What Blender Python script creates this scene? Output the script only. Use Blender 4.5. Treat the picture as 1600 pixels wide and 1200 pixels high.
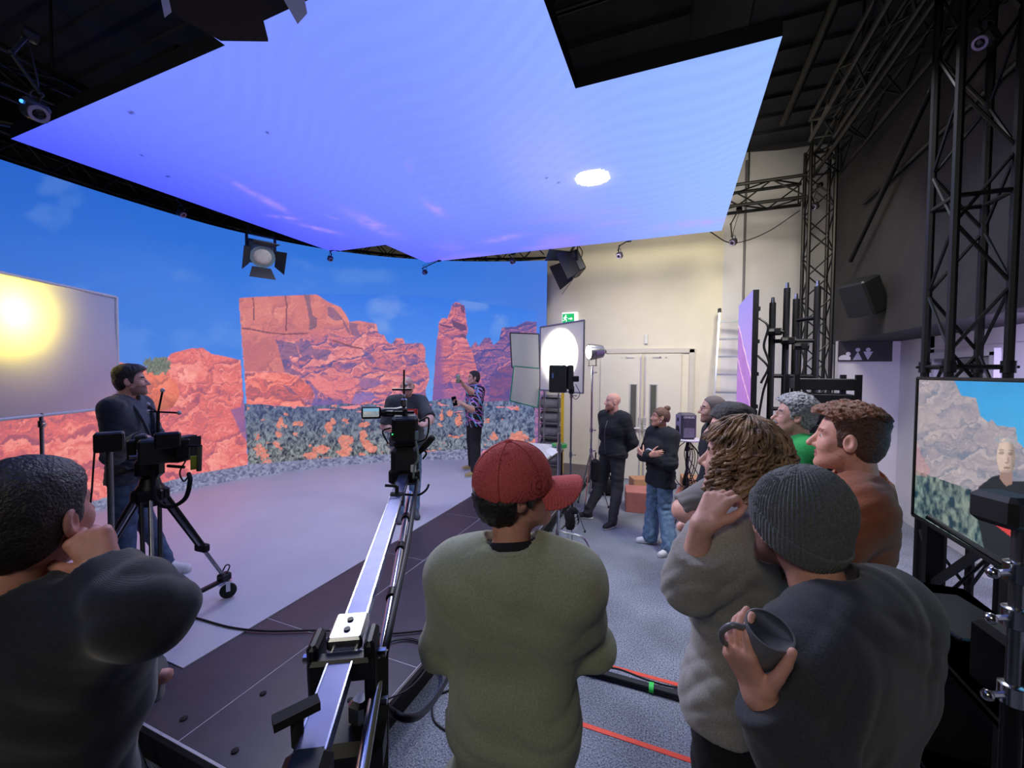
import bpy, bmesh, math, random
import numpy as np
from mathutils import Vector, Matrix
random.seed(7)
for o in list(bpy.data.objects): bpy.data.objects.remove(o)
scene = bpy.context.scene
COL = scene.collection

# ------------------------------------------------------------------ camera
F = 640.0                                   # focal length in pixels of a 1600 x 1200 frame (ultra-wide phone lens)
YAW, PITCH, ROLL = math.radians(21.96), math.radians(-1.7), math.radians(0.5)
CAM = np.array([0.0, 0.0, 2.0])
FW = np.array([-math.sin(YAW)*math.cos(PITCH), math.cos(YAW)*math.cos(PITCH), math.sin(PITCH)])
_r = np.cross(FW, [0, 0, 1.0]); _r /= np.linalg.norm(_r); _u = np.cross(_r, FW)
RT = _r*math.cos(ROLL) + _u*math.sin(ROLL)
UP = -_r*math.sin(ROLL) + _u*math.cos(ROLL)
cd = bpy.data.cameras.new('camera'); cam = bpy.data.objects.new('camera', cd); COL.objects.link(cam)
cd.sensor_fit = 'HORIZONTAL'; cd.sensor_width = 36.0; cd.lens = 36.0*F/1600.0; cd.clip_start = 0.05
cam.matrix_world = Matrix(((RT[0], UP[0], -FW[0], CAM[0]), (RT[1], UP[1], -FW[1], CAM[1]), (RT[2], UP[2], -FW[2], CAM[2]), (0, 0, 0, 1)))
scene.camera = cam

# ------------------------------------------------------------------ world, colour management
w = bpy.data.worlds.new('world'); scene.world = w; w.use_nodes = True
w.node_tree.nodes['Background'].inputs[0].default_value = (0.5, 0.5, 0.6, 1)
w.node_tree.nodes['Background'].inputs[1].default_value = 0.02
vs = scene.view_settings
vs.view_transform = 'Standard'; vs.look = 'None'; vs.exposure = 0.0; vs.gamma = 1.0; vs.use_curve_mapping = False

# ------------------------------------------------------------------ room lights: house lights out of view, plus added fills without fixtures
def area_light(name, loc, target, size, power, color, spread=180):
    l = bpy.data.lights.new(name, 'AREA'); l.shape = 'DISK'; l.size = size; l.energy = power; l.color = color
    l.spread = math.radians(spread)
    o = bpy.data.objects.new(name, l); COL.objects.link(o); o.location = loc
    o.rotation_euler = (Vector(target)-Vector(loc)).to_track_quat('-Z', 'Y').to_euler()
    return o
area_light('work_light_doors', (0.95, 4.7, 4.6), (-.9, 7.9, 1.6), 1.0, 78, (1.0, 0.91, 0.70), 150)
area_light('work_light_audience', (0.9, 3.9, 4.6), (-0.1, 4.6, 0), 1.0, 55, (0.90, 0.92, 1.0), 130)
area_light('fill_light_corridor', (2.62, 4.2, 2.46), (2.7, 5.6, 0.6), 0.35, 42, (0.64, 0.54, 1.0), 170)  # added violet fill that tints the lobby walls, no fixture there
area_light('fill_light_stage', (-4.3, 4.2, 4.05), (-4.4, 4.6, 0.2), 1.6, 48, (0.94, 0.97, 0.97), 170)  # unseen fill added under the LED ceiling to brighten the white floor
area_light('work_light_front', (-.6, -2.2, 3.9), (-.4, 2.4, 0.9), 1.2, 25, (1.0, 0.93, 0.76), 160)
area_light('fill_light_stage_side', (-2.6, 3.2, 3.75), (0.3, 2.4, 1.2), 1.0, 30, (0.93, 0.93, 1.0), 95)  # added fill to brighten the audience's stage-facing sides, no real lamp
area_light('fill_light_roof', (-3.3, -.8, 4.3), (-5.0, 1.3, 5.8), 0.5, 9, (0.95, 1.0, 0.95), 150)  # weak uplight added to lift the dark roof at upper left
area_light('fill_light_wall', (-.75, 6.2, 3.96), (-.8, 7.9, 1.7), 0.6, 22, (1.0, 0.93, 0.74), 150)  # invisible fill added to lighten the left part of the back wall

# ------------------------------------------------------------------ projection helpers: a pixel seen at a known plane gives a place in the room
def ray(px, py): return FW + RT*(px-800.0)/F - UP*(py-600.0)/F
def atz(px, py, z): d = ray(px, py); return CAM + d*((z-CAM[2])/d[2])
def aty(px, py, y): d = ray(px, py); return CAM + d*(y/d[1])
def atx(px, py, x): d = ray(px, py); return CAM + d*(x/d[0])
def atd(px, py, D): return CAM + ray(px, py)*D

# ------------------------------------------------------------------ materials
def lin(c):
    return tuple((v/255/12.92 if v/255 <= .04045 else ((v/255+.055)/1.055)**2.4) for v in c)
_M = {}
def mat(name, rgb=(128, 128, 128), rough=0.6, metal=0.0, noise=0.0, scale=20.0, bump=0.0, bscale=60.0, rgb2=None, emit=None, spec=0.5, sheen=0.0, coords='Object', detail=4.0):
    if name in _M: return _M[name]
    m = bpy.data.materials.new(name); m.use_nodes = True; nt = m.node_tree; b = nt.nodes['Principled BSDF']
    c = lin(rgb); b.inputs['Base Color'].default_value = (*c, 1)
    b.inputs['Roughness'].default_value = rough; b.inputs['Metallic'].default_value = metal
    b.inputs['Specular IOR Level'].default_value = spec
    if sheen: b.inputs['Sheen Weight'].default_value = sheen
    tc = nt.nodes.new('ShaderNodeTexCoord')
    if noise or rgb2:
        n = nt.nodes.new('ShaderNodeTexNoise'); n.inputs['Scale'].default_value = scale; n.inputs['Detail'].default_value = detail
        nt.links.new(tc.outputs[coords], n.inputs['Vector'])
        r = nt.nodes.new('ShaderNodeValToRGB'); nt.links.new(n.outputs['Fac'], r.inputs['Fac'])
        c2 = lin(rgb2) if rgb2 else c
        k = noise
        r.color_ramp.elements[0].position = .3; r.color_ramp.elements[1].position = .7
        r.color_ramp.elements[0].color = (*[v*(1-k) for v in c], 1); r.color_ramp.elements[1].color = (*[min(1, v*(1+k)) for v in c2], 1)
        nt.links.new(r.outputs['Color'], b.inputs['Base Color'])
    if bump:
        n2 = nt.nodes.new('ShaderNodeTexNoise'); n2.inputs['Scale'].default_value = bscale; n2.inputs['Detail'].default_value = 3
        nt.links.new(tc.outputs[coords], n2.inputs['Vector'])
        bp = nt.nodes.new('ShaderNodeBump'); bp.inputs['Strength'].default_value = bump; bp.inputs['Distance'].default_value = 0.01
        nt.links.new(n2.outputs['Fac'], bp.inputs['Height']); nt.links.new(bp.outputs['Normal'], b.inputs['Normal'])
    if emit:
        b.inputs['Emission Color'].default_value = (*lin(emit[0]), 1); b.inputs['Emission Strength'].default_value = emit[1]
    _M[name] = m
    return m
def knit(name, rgb, rgb2, ribs=260.0, axis='Z', bump=0.5):
    m = mat(name, rgb, .9, noise=.12, scale=120, rgb2=rgb2, sheen=.3); nt = m.node_tree; b = nt.nodes['Principled BSDF']
    tc = [n for n in nt.nodes if n.type == 'TEX_COORD'][0]
    wv = nt.nodes.new('ShaderNodeTexWave'); wv.bands_direction = axis; wv.inputs['Scale'].default_value = ribs/20; wv.inputs['Distortion'].default_value = .6
    nt.links.new(tc.outputs['Object'], wv.inputs['Vector'])
    bp = nt.nodes.new('ShaderNodeBump'); bp.inputs['Strength'].default_value = bump; bp.inputs['Distance'].default_value = .004
    nt.links.new(wv.outputs['Fac'], bp.inputs['Height']); nt.links.new(bp.outputs['Normal'], b.inputs['Normal'])
    return m
def screen_mat(name, strength=1.0):
    """a lit display: emits the picture stored per vertex"""
    m = bpy.data.materials.new(name); m.use_nodes = True; nt = m.node_tree; b = nt.nodes['Principled BSDF']
    a = nt.nodes.new('ShaderNodeAttribute'); a.attribute_name = 'picture'
    b.inputs['Base Color'].default_value = (.012, .012, .014, 1); b.inputs['Roughness'].default_value = .55
    nt.links.new(a.outputs['Color'], b.inputs['Emission Color']); b.inputs['Emission Strength'].default_value = strength
    return m
BLACK = mat('black_metal', (22, 22, 25), .45, .3, noise=.2, scale=15)
DARK = mat('dark_plastic', (26, 27, 30), .5, noise=.15, scale=30)
RIG = mat('rig_black', (14, 14, 16), .5, .2, noise=.25, scale=8)
CHROME = mat('chrome', (205, 206, 210), .22, 1.0, noise=.05, scale=12)
STEEL = mat('brushed_steel', (150, 152, 158), .35, 1.0, noise=.1, scale=40)
ALU = mat('aluminium', (188, 192, 205), .35, .85, noise=.08, scale=25)
RUBBER = mat('rubber', (24, 24, 25), .8, noise=.2, scale=40)
CABLE = mat('cable_black', (18, 19, 22), .55, noise=.2, scale=30)
DUV = mat('duvetyne', (12, 12, 17), .95, noise=.2, scale=60, bump=.2)

# ------------------------------------------------------------------ mesh helpers
class MB:
    def __init__(s): s.v = []; s.f = []; s.mi = []; s.cur = 0
    def add(s, vs, fs):
        k = len(s.v); s.v.extend([tuple(map(float, q)) for q in vs]); s.f.extend([tuple(i+k for i in f) for f in fs]); s.mi.extend([s.cur]*len(fs)); return s
    def box(s, c, d, R=None, bev=0.0):
        x, y, z = [q/2 for q in d]; R = R if R is not None else np.eye(3); c = np.array(c, float)
        if bev and min(d) > bev*2.2:
            b = bev; P = []
            def loop(zz, xx, yy, q): return [(xx-q, -yy, zz), (xx, -yy+q, zz), (xx, yy-q, zz), (xx-q, yy, zz), (-xx+q, yy, zz), (-xx, yy-q, zz), (-xx, -yy+q, zz), (-xx+q, -yy, zz)]
            L = [loop(-z, x-b, y-b, b*.5), loop(-z+b, x, y, b), loop(z-b, x, y, b), loop(z, x-b, y-b, b*.5)]
            P = [p for l in L for p in l]; fs = []
            for k in range(3):
                for i in range(8):
                    j = (i+1) % 8; fs.append((k*8+i, k*8+j, k*8+8+j, k*8+8+i))
            fs.append(tuple(range(7, -1, -1))); fs.append(tuple(range(24, 32)))
            return s.add([c+R@np.array(p) for p in P], fs)
        P = [(-x, -y, -z), (x, -y, -z), (x, y, -z), (-x, y, -z), (-x, -y, z), (x, -y, z), (x, y, z), (-x, y, z)]
        return s.add([c+R@np.array(p) for p in P], [(0, 3, 2, 1), (4, 5, 6, 7), (0, 1, 5, 4), (1, 2, 6, 5), (2, 3, 7, 6), (3, 0, 4, 7)])
    def bar(s, a, b, wd, ht, up=(0, 0, 1)):
        a = np.array(a, float); b = np.array(b, float); d = b-a; L = np.linalg.norm(d); d /= L
        u = np.array(up, float); x = np.cross(d, u)
        if np.linalg.norm(x) < 1e-4: x = np.cross(d, [1, 0, 0])
        x /= np.linalg.norm(x); u = np.cross(x, d)
        return s.box((a+b)/2, (wd, L, ht), np.array([x, d, u]).T)
    def tube(s, a, b, r, n=10, r2=None, cap=True):
        a = np.array(a, float); b = np.array(b, float); d = b-a; L = np.linalg.norm(d)
        if L < 1e-6: return s
        d /= L; x = np.cross(d, [0, 0, 1.0])
        if np.linalg.norm(x) < 1e-3: x = np.cross(d, [0, 1.0, 0])
        x /= np.linalg.norm(x); y = np.cross(d, x); r2 = r if r2 is None else r2
        P = [a+r*(x*math.cos(t)+y*math.sin(t)) for t in np.arange(n)*2*math.pi/n]+[b+r2*(x*math.cos(t)+y*math.sin(t)) for t in np.arange(n)*2*math.pi/n]
        fs = [(i, i+n, (i+1) % n+n, (i+1) % n) for i in range(n)]
        if cap: fs += [tuple(range(n)), tuple(range(2*n-1, n-1, -1))]
        return s.add(P, fs)
    def path(s, pts, r, n=6, smooth=0, closed=False):
        P = np.array(pts, float)
        if smooth: P = spline(P, smooth)
        m = len(P); T = np.gradient(P, axis=0); T /= np.linalg.norm(T, axis=1)[:, None]+1e-9
        ref = np.array([0, 0, 1.0]); x = np.cross(T[0], ref)
        if np.linalg.norm(x) < .1: x = np.cross(T[0], [1.0, 0, 0])
        x /= np.linalg.norm(x); V = []; rr = np.full(m, r) if np.isscalar(r) else np.interp(np.linspace(0, 1, m), np.linspace(0, 1, len(r)), r)
        for i in range(m):
            x = x-T[i]*(x@T[i]); x /= np.linalg.norm(x)+1e-9; y = np.cross(T[i], x)
            for t in np.arange(n)*2*math.pi/n: V.append(P[i]+rr[i]*(x*math.cos(t)+y*math.sin(t)))
        fs = [(i*n+j, i*n+(j+1) % n, (i+1)*n+(j+1) % n, (i+1)*n+j) for i in range(m-1) for j in range(n)]
        fs += [tuple(range(n-1, -1, -1)), tuple(range((m-1)*n, m*n))]
        return s.add(V, fs)
    def lathe(s, prof, c=(0, 0, 0), axis=(0, 0, 1), n=20):
        d = np.array(axis, float); d /= np.linalg.norm(d); x = np.cross(d, [0, 0, 1.0])
        if np.linalg.norm(x) < 1e-3: x = np.array([1.0, 0, 0])
        x /= np.linalg.norm(x); y = np.cross(d, x); c = np.array(c, float)
        P = [c+d*h+r*(x*math.cos(t)+y*math.sin(t)) for r, h in prof for t in np.arange(n)*2*math.pi/n]
        m = len(prof); fs = [(k*n+i, k*n+(i+1) % n, k*n+n+(i+1) % n, k*n+n+i) for k in range(m-1) for i in range(n)]
        if prof[0][0] > 1e-5: fs.append(tuple(range(n-1, -1, -1)))
        if prof[-1][0] > 1e-5: fs.append(tuple(range((m-1)*n, m*n)))
        return s.add(P, fs)
    def prism(s, poly, off):
        P = [np.array(p, float) for p in poly]; off = np.array(off, float); n = len(P)
        return s.add(P+[p+off for p in P], [tuple(range(n-1, -1, -1)), tuple(range(n, 2*n))]+[(i, (i+1) % n, (i+1) % n+n, i+n) for i in range(n)])
    def ball(s, c, r, n=10, sc=(1, 1, 1)):
        prof = [(max(1e-6, math.sin(t)*r), -math.cos(t)*r) for t in np.linspace(0, math.pi, n//2+2)]
        k = len(s.v); s.lathe(prof, (0, 0, 0), (0, 0, 1), n)
        for i in range(k, len(s.v)): s.v[i] = tuple(np.array(s.v[i])*sc+np.array(c))
        return s
    def build(s, name, m, parent=None, smooth=None, recalc=True):
        me = bpy.data.meshes.new(name); me.from_pydata(s.v, [], s.f)
        ms = m if isinstance(m, (list, tuple)) else [m]
        for q in ms: me.materials.append(q)
        if len(ms) > 1: me.polygons.foreach_set('material_index', s.mi)
        if recalc:
            bm = bmesh.new(); bm.from_mesh(me); bmesh.ops.recalc_face_normals(bm, faces=bm.faces); bm.to_mesh(me); bm.free()
        if smooth: me.polygons.foreach_set('use_smooth', [True]*len(me.polygons))
        me.update()
        if smooth and smooth != 'all': me.set_sharp_from_angle(angle=math.radians(smooth if smooth is not True else 40))
        return link(name, me, parent)
def link(name, me, parent=None):
    o = bpy.data.objects.new(name, me); COL.objects.link(o)
    if parent is not None:
        o.parent = parent
        if parent.type == 'EMPTY': o.matrix_parent_inverse = Matrix.Translation(-Vector(parent.location))
    return o
def spline(P, k):
    P = np.array(P, float); Q = np.vstack([2*P[0]-P[1], P, 2*P[-1]-P[-2]]); out = []
    for i in range(1, len(Q)-2):
        for t in np.linspace(0, 1, k, endpoint=False):
            a, b, c, d = Q[i-1], Q[i], Q[i+1], Q[i+2]
            out.append(.5*((2*b)+(-a+c)*t+(2*a-5*b+4*c-d)*t*t+(-a+3*b-3*c+d)*t**3))
    out.append(P[-1]); return np.array(out)
def thing(name, label, cat, loc=(0, 0, 0), group=None):
    o = bpy.data.objects.new(name, None); COL.objects.link(o); o.location = tuple(map(float, loc)); o.empty_display_size = .1
    return tag(o, label, cat, group)
def tag(o, label, cat, group=None, kind=None):
    o['label'] = label; o['category'] = cat
    if group: o['group'] = group
    if kind: o['kind'] = kind
    return o
def struct(name, mb, m, parent=None, smooth=None):
    o = mb.build(name, m, parent, smooth)
    if parent is None: o['kind'] = 'structure'
    return o
def share(src, name, parent, M=None):
    o = bpy.data.objects.new(name, src.data); COL.objects.link(o)
    if parent is not None: o.parent = parent
    if M is not None: o.matrix_local = M
    return o
def rotz(a): c, s_ = math.cos(a), math.sin(a); return np.array([[c, -s_, 0], [s_, c, 0], [0, 0, 1.0]])
def rotx(a): c, s_ = math.cos(a), math.sin(a); return np.array([[1.0, 0, 0], [0, c, -s_], [0, s_, c]])
def roty(a): c, s_ = math.cos(a), math.sin(a); return np.array([[c, 0, s_], [0, 1.0, 0], [-s_, 0, c]])
def frame_to(d, up=(0, 0, 1)):
    """columns: right, forward d, up"""
    d = np.array(d, float); d /= np.linalg.norm(d); x = np.cross(d, up)
    if np.linalg.norm(x) < 1e-4: x = np.array([1.0, 0, 0])
    x /= np.linalg.norm(x); return np.array([x, d, np.cross(x, d)]).T

# ------------------------------------------------------------------ numpy noise
def _h(i, j, seed): 
    n = (i.astype(np.int64)*374761393 + j.astype(np.int64)*668265263 + seed*974711) & 0x7fffffff
    n = ((n ^ (n >> 13))*1274126177) & 0x7fffffff
    return ((n ^ (n >> 16)) & 0xffff)/65535.0
def vnoise(x, y, seed=0):
    i = np.floor(x); j = np.floor(y); fx = x-i; fy = y-j; fx = fx*fx*(3-2*fx); fy = fy*fy*(3-2*fy)
    a = _h(i, j, seed); b = _h(i+1, j, seed); c = _h(i, j+1, seed); d = _h(i+1, j+1, seed)
    return a*(1-fx)*(1-fy)+b*fx*(1-fy)+c*(1-fx)*fy+d*fx*fy
def fbm(x, y, o=4, seed=0):
    s_ = 0; a = .5
    for k in range(o): s_ = s_+a*vnoise(x*2**k, y*2**k, seed+k*17); a *= .5
    return s_
def worley(x, y, seed=0):
    """distance to the nearest and second nearest point, and the id of the nearest cell"""
    i = np.floor(x); j = np.floor(y); d1 = np.full(x.shape, 9.0); d2 = d1.copy(); idd = np.zeros(x.shape)
    for a in (-1, 0, 1):
        for b in (-1, 0, 1):
            px = i+a+_h(i+a, j+b, seed); py = j+b+_h(i+a, j+b, seed+5)
            d = np.hypot(px-x, py-y); hid = _h(i+a, j+b, seed+9); m = d < d1
            d2 = np.where(m, d1, np.minimum(d2, d)); idd = np.where(m, hid, idd); d1 = np.where(m, d, d1)
    return d1, d2, idd
def inpoly(x, y, poly):
    r = np.zeros(x.shape, bool); n = len(poly)
    for i in range(n):
        x0, y0 = poly[i]; x1, y1 = poly[(i+1) % n]
        if y0 == y1: continue
        c = ((y0 > y) != (y1 > y)) & (x < (x1-x0)*(y-y0)/(y1-y0)+x0); r ^= c
    return r
def L3(c): return np.array(lin(c))
def set_picture(me, rgb):
    a = me.attributes.new('picture', 'FLOAT_COLOR', 'POINT'); n = len(rgb)
    a.data.foreach_set('color', np.concatenate([rgb, np.ones((n, 1))], 1).astype(np.float32).ravel())
def grid_mesh(name, P, m, parent=None):
    """P: (rows, cols, 3) surface points"""
    r, c, _ = P.shape; me = bpy.data.meshes.new(name); V = P.reshape(-1, 3)
    idx = np.arange(r*c).reshape(r, c); Q = np.stack([idx[:-1, :-1], idx[:-1, 1:], idx[1:, 1:], idx[1:, :-1]], -1).reshape(-1, 4)
    fast_mesh(me, V, Q); me.materials.append(m)
    return link(name, me, parent)
def fast_mesh(me, V, Q):
    n = len(Q); k = Q.shape[1]
    me.vertices.add(len(V)); me.vertices.foreach_set('co', np.asarray(V, np.float32).ravel())
    me.loops.add(n*k); me.loops.foreach_set('vertex_index', Q.astype(np.int32).ravel())
    me.polygons.add(n); me.polygons.foreach_set('loop_start', np.arange(0, n*k, k, dtype=np.int32))
    me.update(calc_edges=True)

# ================================================================== THE SETTING
CARPET = mat('carpet', (78, 82, 92), .95, noise=.5, scale=110, rgb2=(146, 152, 164), bump=.6, bscale=300, detail=6)
_nt = CARPET.node_tree; _b = _nt.nodes['Principled BSDF']; _r = [n for n in _nt.nodes if n.type == 'VALTORGB'][0]
_n = _nt.nodes.new('ShaderNodeTexNoise'); _n.inputs['Scale'].default_value = 1.3; _n.inputs['Detail'].default_value = 3
_tc = [n for n in _nt.nodes if n.type == 'TEX_COORD'][0]; _nt.links.new(_tc.outputs['Object'], _n.inputs['Vector'])
_mr = _nt.nodes.new('ShaderNodeMapRange'); _mr.inputs[1].default_value = .35; _mr.inputs[2].default_value = .65; _mr.inputs[3].default_value = .75; _mr.inputs[4].default_value = 1.25
_nt.links.new(_n.outputs['Fac'], _mr.inputs[0]); _mx = _nt.nodes.new('ShaderNodeMixRGB'); _mx.blend_type = 'MULTIPLY'; _mx.inputs[0].default_value = 1
_nt.links.new(_r.outputs['Color'], _mx.inputs[1]); _nt.links.new(_mr.outputs[0], _mx.inputs[2]); _nt.links.new(_mx.outputs[0], _b.inputs['Base Color'])
CREAM = mat('cream_paint', (226, 220, 200), .75, noise=.03, scale=3, bump=.05, bscale=200)
WHITEW = mat('white_paint', (222, 220, 226), .7, noise=.03, scale=3, bump=.05, bscale=200)
DARKW = mat('charcoal_paint', (52, 50, 54), .8, noise=.12, scale=4, bump=.08, bscale=120)
BLACKW = mat('black_drape', (12, 12, 14), .95, noise=.3, scale=6)
ROOFM = mat('roof_grey', (58, 58, 62), .85, noise=.2, scale=3)

struct('floor', MB().box((-2.2, 3.3, -.05), (12.0, 14.0, .1)), CARPET)
struct('wall_back', MB().box((-3.6, 8.03, 2.9), (8.6, .16, 5.8)), CREAM)
struct('wall_back_return', MB().prism([(.695, 7.95, 0), (2.42, 8.35, 0), (2.42, 8.5, 0), (.695, 8.11, 0)], (0, 0, 5.8)), WHITEW)
struct('wall_lobby', MB().box((2.6, 7.48, 1.25), (.8, .14, 2.5)), WHITEW)
wr = MB(); wr.box((2.98, 5.47+1.53, 1.25), (.14, .82, 2.5)); wr.box((2.98, 2.7, 1.25), (.14, 5.6, 2.5)); wr.box((2.98, 6.1, 2.37), (.14, 1.2, .27))
struct('wall_right', wr, WHITEW)
struct('wall_bulkhead', MB().box((2.66, 3.95, 4.13), (.9, 7.9, 3.3)), DARKW)
struct('wall_left', MB().box((-8.1, 3.3, 2.9), (.15, 14, 5.8)), BLACKW)
struct('wall_front', MB().box((-2.2, -3.7, 2.9), (12, .15, 5.8)), BLACKW)
struct('wall_front_right', MB().box((3.0, -1.8, 2.9), (.15, 3.9, 5.8)), BLACKW)
ce = struct('ceiling', MB().box((-2.2, 3.3, 5.87), (12, 14, .14)), ROOFM)
# ribs of the roof deck
ribm = None
for i in range(22):
    y = -1.6+i*.46
    if ribm is None: ribm = MB().box((0, 0, 0), (12, .16, .05)).build('roof_rib', ROOFM, None); ribm.parent = ce; ribm.location = (-2.2, y, 5.78)
    else: share(ribm, 'roof_rib', ce, Matrix.Translation((-2.2, y, 5.78)))

# double door in the back wall
DOORM = mat('door_paint', (222, 218, 202), .5, noise=.02, scale=5)
DFR = mat('door_frame_paint', (205, 200, 188), .5, noise=.02, scale=5)
VISION = mat('door_glass', (92, 92, 86), .12, noise=.1, scale=4)
HANDLE = mat('satin_steel', (214, 214, 212), .4, .6, noise=.05, scale=30)
dr = MB(); y0 = 7.945
dr.box((-1.30, y0, 1.2), (.08, .06, 2.46)).box((.235, y0, 1.2), (.08, .06, 2.46)).box((-.53, y0, 2.41), (1.62, .06, .08))
dr.cur = 0
d1 = struct('door_1', dr, DFR)
for sx, cx, in ((-1, -.945), (1, -.12)):
    leaf = MB(); wd = .76 if sx < 0 else .63; cx = -.60-wd/2-.005 if sx < 0 else -.57+wd/2+.005
    leaf.box((cx, 7.93, 1.18), (wd, .045, 2.34), bev=.004); lf = leaf.build('door_leaf', DOORM, d1)
    vx = -.60-.15 if sx < 0 else -.57+.17
    MB().box((vx, 7.903, 1.35), (.105, .012, .86)).build('vision_panel', VISION, lf)
    vf = MB()
    for a, b in (((vx-.06, 7.9, .91), (vx-.06, 7.9, 1.79)), ((vx+.06, 7.9, .91), (vx+.06, 7.9, 1.79)), ((vx-.065, 7.9, .91), (vx+.065, 7.9, .91)), ((vx-.065, 7.9, 1.79), (vx+.065, 7.9, 1.79))): vf.bar(a, b, .016, .02)
    vf.build('vision_trim', HANDLE, lf)
    bx = -.60-.025 if sx < 0 else -.57+.025
    MB().tube((bx, 7.893, .06), (bx, 7.893, 2.3), .011, 8).build('panic_rod', HANDLE, lf, 40)
    h = MB(); h.box((bx, 7.89, 1.11), (.055, .04, .15), bev=.008); h.tube((bx, 7.86, .98), (bx+sx*.22, 7.86, .965), .016, 8); h.box((bx, 7.885, .985), (.06, .05, .1), bev=.008)
    h.build('push_handle', HANDLE, lf, 40)
    hb = MB()
    for q in (.25, .35): hb.box((bx+sx*q, 7.9, 2.29), (.02, .02, .03))
    hb.box((bx+sx*.2, 7.9, 2.29), (.16, .02, .02)); hb.build('door_selector', HANDLE, lf)
sb = MB().box((-.545, 7.93, 2.62), (.06, .05, .17), bev=.008).build('door_sensor', mat('sensor_white', (225, 225, 222), .4, noise=.02), None); tag(sb, 'small white wall sensor above the double doors', 'sensor')
# a service door and its frame in the lobby under the bulkhead
d2 = MB()
d2.box((2.9, 6.69, 1.12), (.08, .07, 2.24)).box((2.9, 5.5, 1.12), (.08, .07, 2.24)).box((2.9, 6.1, 2.24), (.08, 1.26, .07))
d2 = struct('door_2', d2, WHITEW)
MB().box((3.02, 6.1, 1.1), (.045, 1.12, 2.2)).build('door_leaf', WHITEW, d2)
dc = MB().box((2.96, 6.2, 2.1), (.07, .3, .07), bev=.01); dc.bar((2.95, 6.1, 2.08), (2.9, 5.75, 2.14), .02, .02); dc.build('door_closer', STEEL, d2)
tr = MB(); tr.box((2.905, 5.0, 2.33), (.02, 3.9, .02)); struct('trim_1', tr, WHITEW)

# ------------------------------------------------------------------ stage deck: dark ply panels with pale joints and bolt heads
PLY = mat('stage_ply', (66, 60, 68), .38, noise=.12, scale=9, bump=.05, bscale=250)
JOINT = mat('stage_joint', (190, 188, 196), .6, noise=.1)
SKIRT = mat('stage_skirt', (16, 16, 18), .8, noise=.2)
st = thing('stage_platform', 'low black plywood stage platform carrying the white studio floor', 'stage', (-4.2, 4.4, 0))
MB().box((-4.3, 4.55, .088), (5.7, 6.7, .176)).build('stage_frame', SKIRT, st)
MB().box((-4.3, 4.55, .1873), (5.74, 6.74, .0226)).build('joint_bed', JOINT, st)
edge = MB(); edge.bar((-1.425, 1.18, .178), (-1.425, 7.9, .178), .012, .035); edge.bar((-7.15, 1.185, .178), (-1.425, 1.185, .178), .012, .035)
edge.build('edge_trim', mat('trim_alu_dark', (96, 88, 84), .4, .8, noise=.1), st)
xs = [-7.16, -5.92, -4.68, -3.44, -2.205, -1.432]; ys = [1.19, 2.05, 3.26, 4.47, 5.68, 6.89, 7.9]
for i in range(5):
    for j in range(6):
        a, b, c, d = xs[i], xs[i+1], ys[j], ys[j+1]
        if b < -2.9 and c > 1.6: continue                       # wholly under the white sheet
        g = .0028
        p = MB().box(((a+b)/2, (c+d)/2, .193), (b-a-2*g, d-c-2*g, .014), bev=.0008).build('deck_panel', PLY, st)
bolt = None
for x, y in ((-1.62, 1.7), (-1.55, 2.3), (-2.1, 1.55), (-2.1, 2.15), (-2.32, 1.28), (-1.55, 3.2), (-2.1, 3.3), (-1.9, 1.26), (-1.6, 4.3), (-2.12, 4.5)):
    if bolt is None:
        bolt = MB().lathe([(.017, 0), (.017, .006), (.012, .009), (.0001, .009)], n=10).build('bolt_head', RUBBER, None, 40); bolt.parent = st; bolt.matrix_local = Matrix.Translation((x+4.2, y-4.4, .2))
    else: share(bolt, 'bolt_head', st, Matrix.Translation((x+4.2, y-4.4, .2)))
VINYL = mat('white_vinyl', (205, 206, 214), .42, noise=.04, scale=2.5, bump=.02, bscale=30)
o = MB().prism([(-2.72, 1.50, .2), (-2.72, 7.85, .2), (-7.0, 7.85, .2), (-7.0, 1.50, .2)], (0, 0, .006)).build('studio_floor_sheet', VINYL)
tag(o, 'pale grey-white vinyl sheet covering the stage in front of the curved screen', 'floor sheet')
# tape lines on the carpet
TAPE = mat('orange_tape', (238, 84, 60), .5, noise=.06, scale=30)
for (xa, xb, y, lb) in ((-.9, .75, 2.79, 'orange floor tape line running behind the black cable bundle'), (-.9, .75, 2.26, 'orange floor tape line in front of the black cable bundle')):
    tag(MB().box(((xa+xb)/2, y, .0015), (xb-xa, .03, .003)).build('floor_tape', TAPE), lb, 'tape', 'orange tape lines on the carpet')

# ================================================================== SCREENS
# ---- curved LED wall. The picture is painted in the pixel frame in which the photograph shows it and stored on the screen's own surface
WALL = spline([(-6.45, -1.0), (-6.62, .6), (-6.72, 2.1), (-6.75, 3.2), (-6.62, 4.4), (-6.08, 5.6), (-5.3, 6.5), (-4.3, 7.18), (-3.3, 7.6), (-2.43, 7.84)], 60)
_s = np.concatenate([[0], np.cumsum(np.linalg.norm(np.diff(WALL, axis=0), axis=1))])
def wall_at(s): return np.stack([np.interp(s, _s, WALL[:, 0]), np.interp(s, _s, WALL[:, 1])], -1)
ZB, ZT = .206, 4.21
def pixel_of(P):
    v = P-CAM; z = v@FW; z = np.where(z < .05, .05, z)
    return 800+F*(v@RT)/z, 600-F*(v@UP)/z

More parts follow.
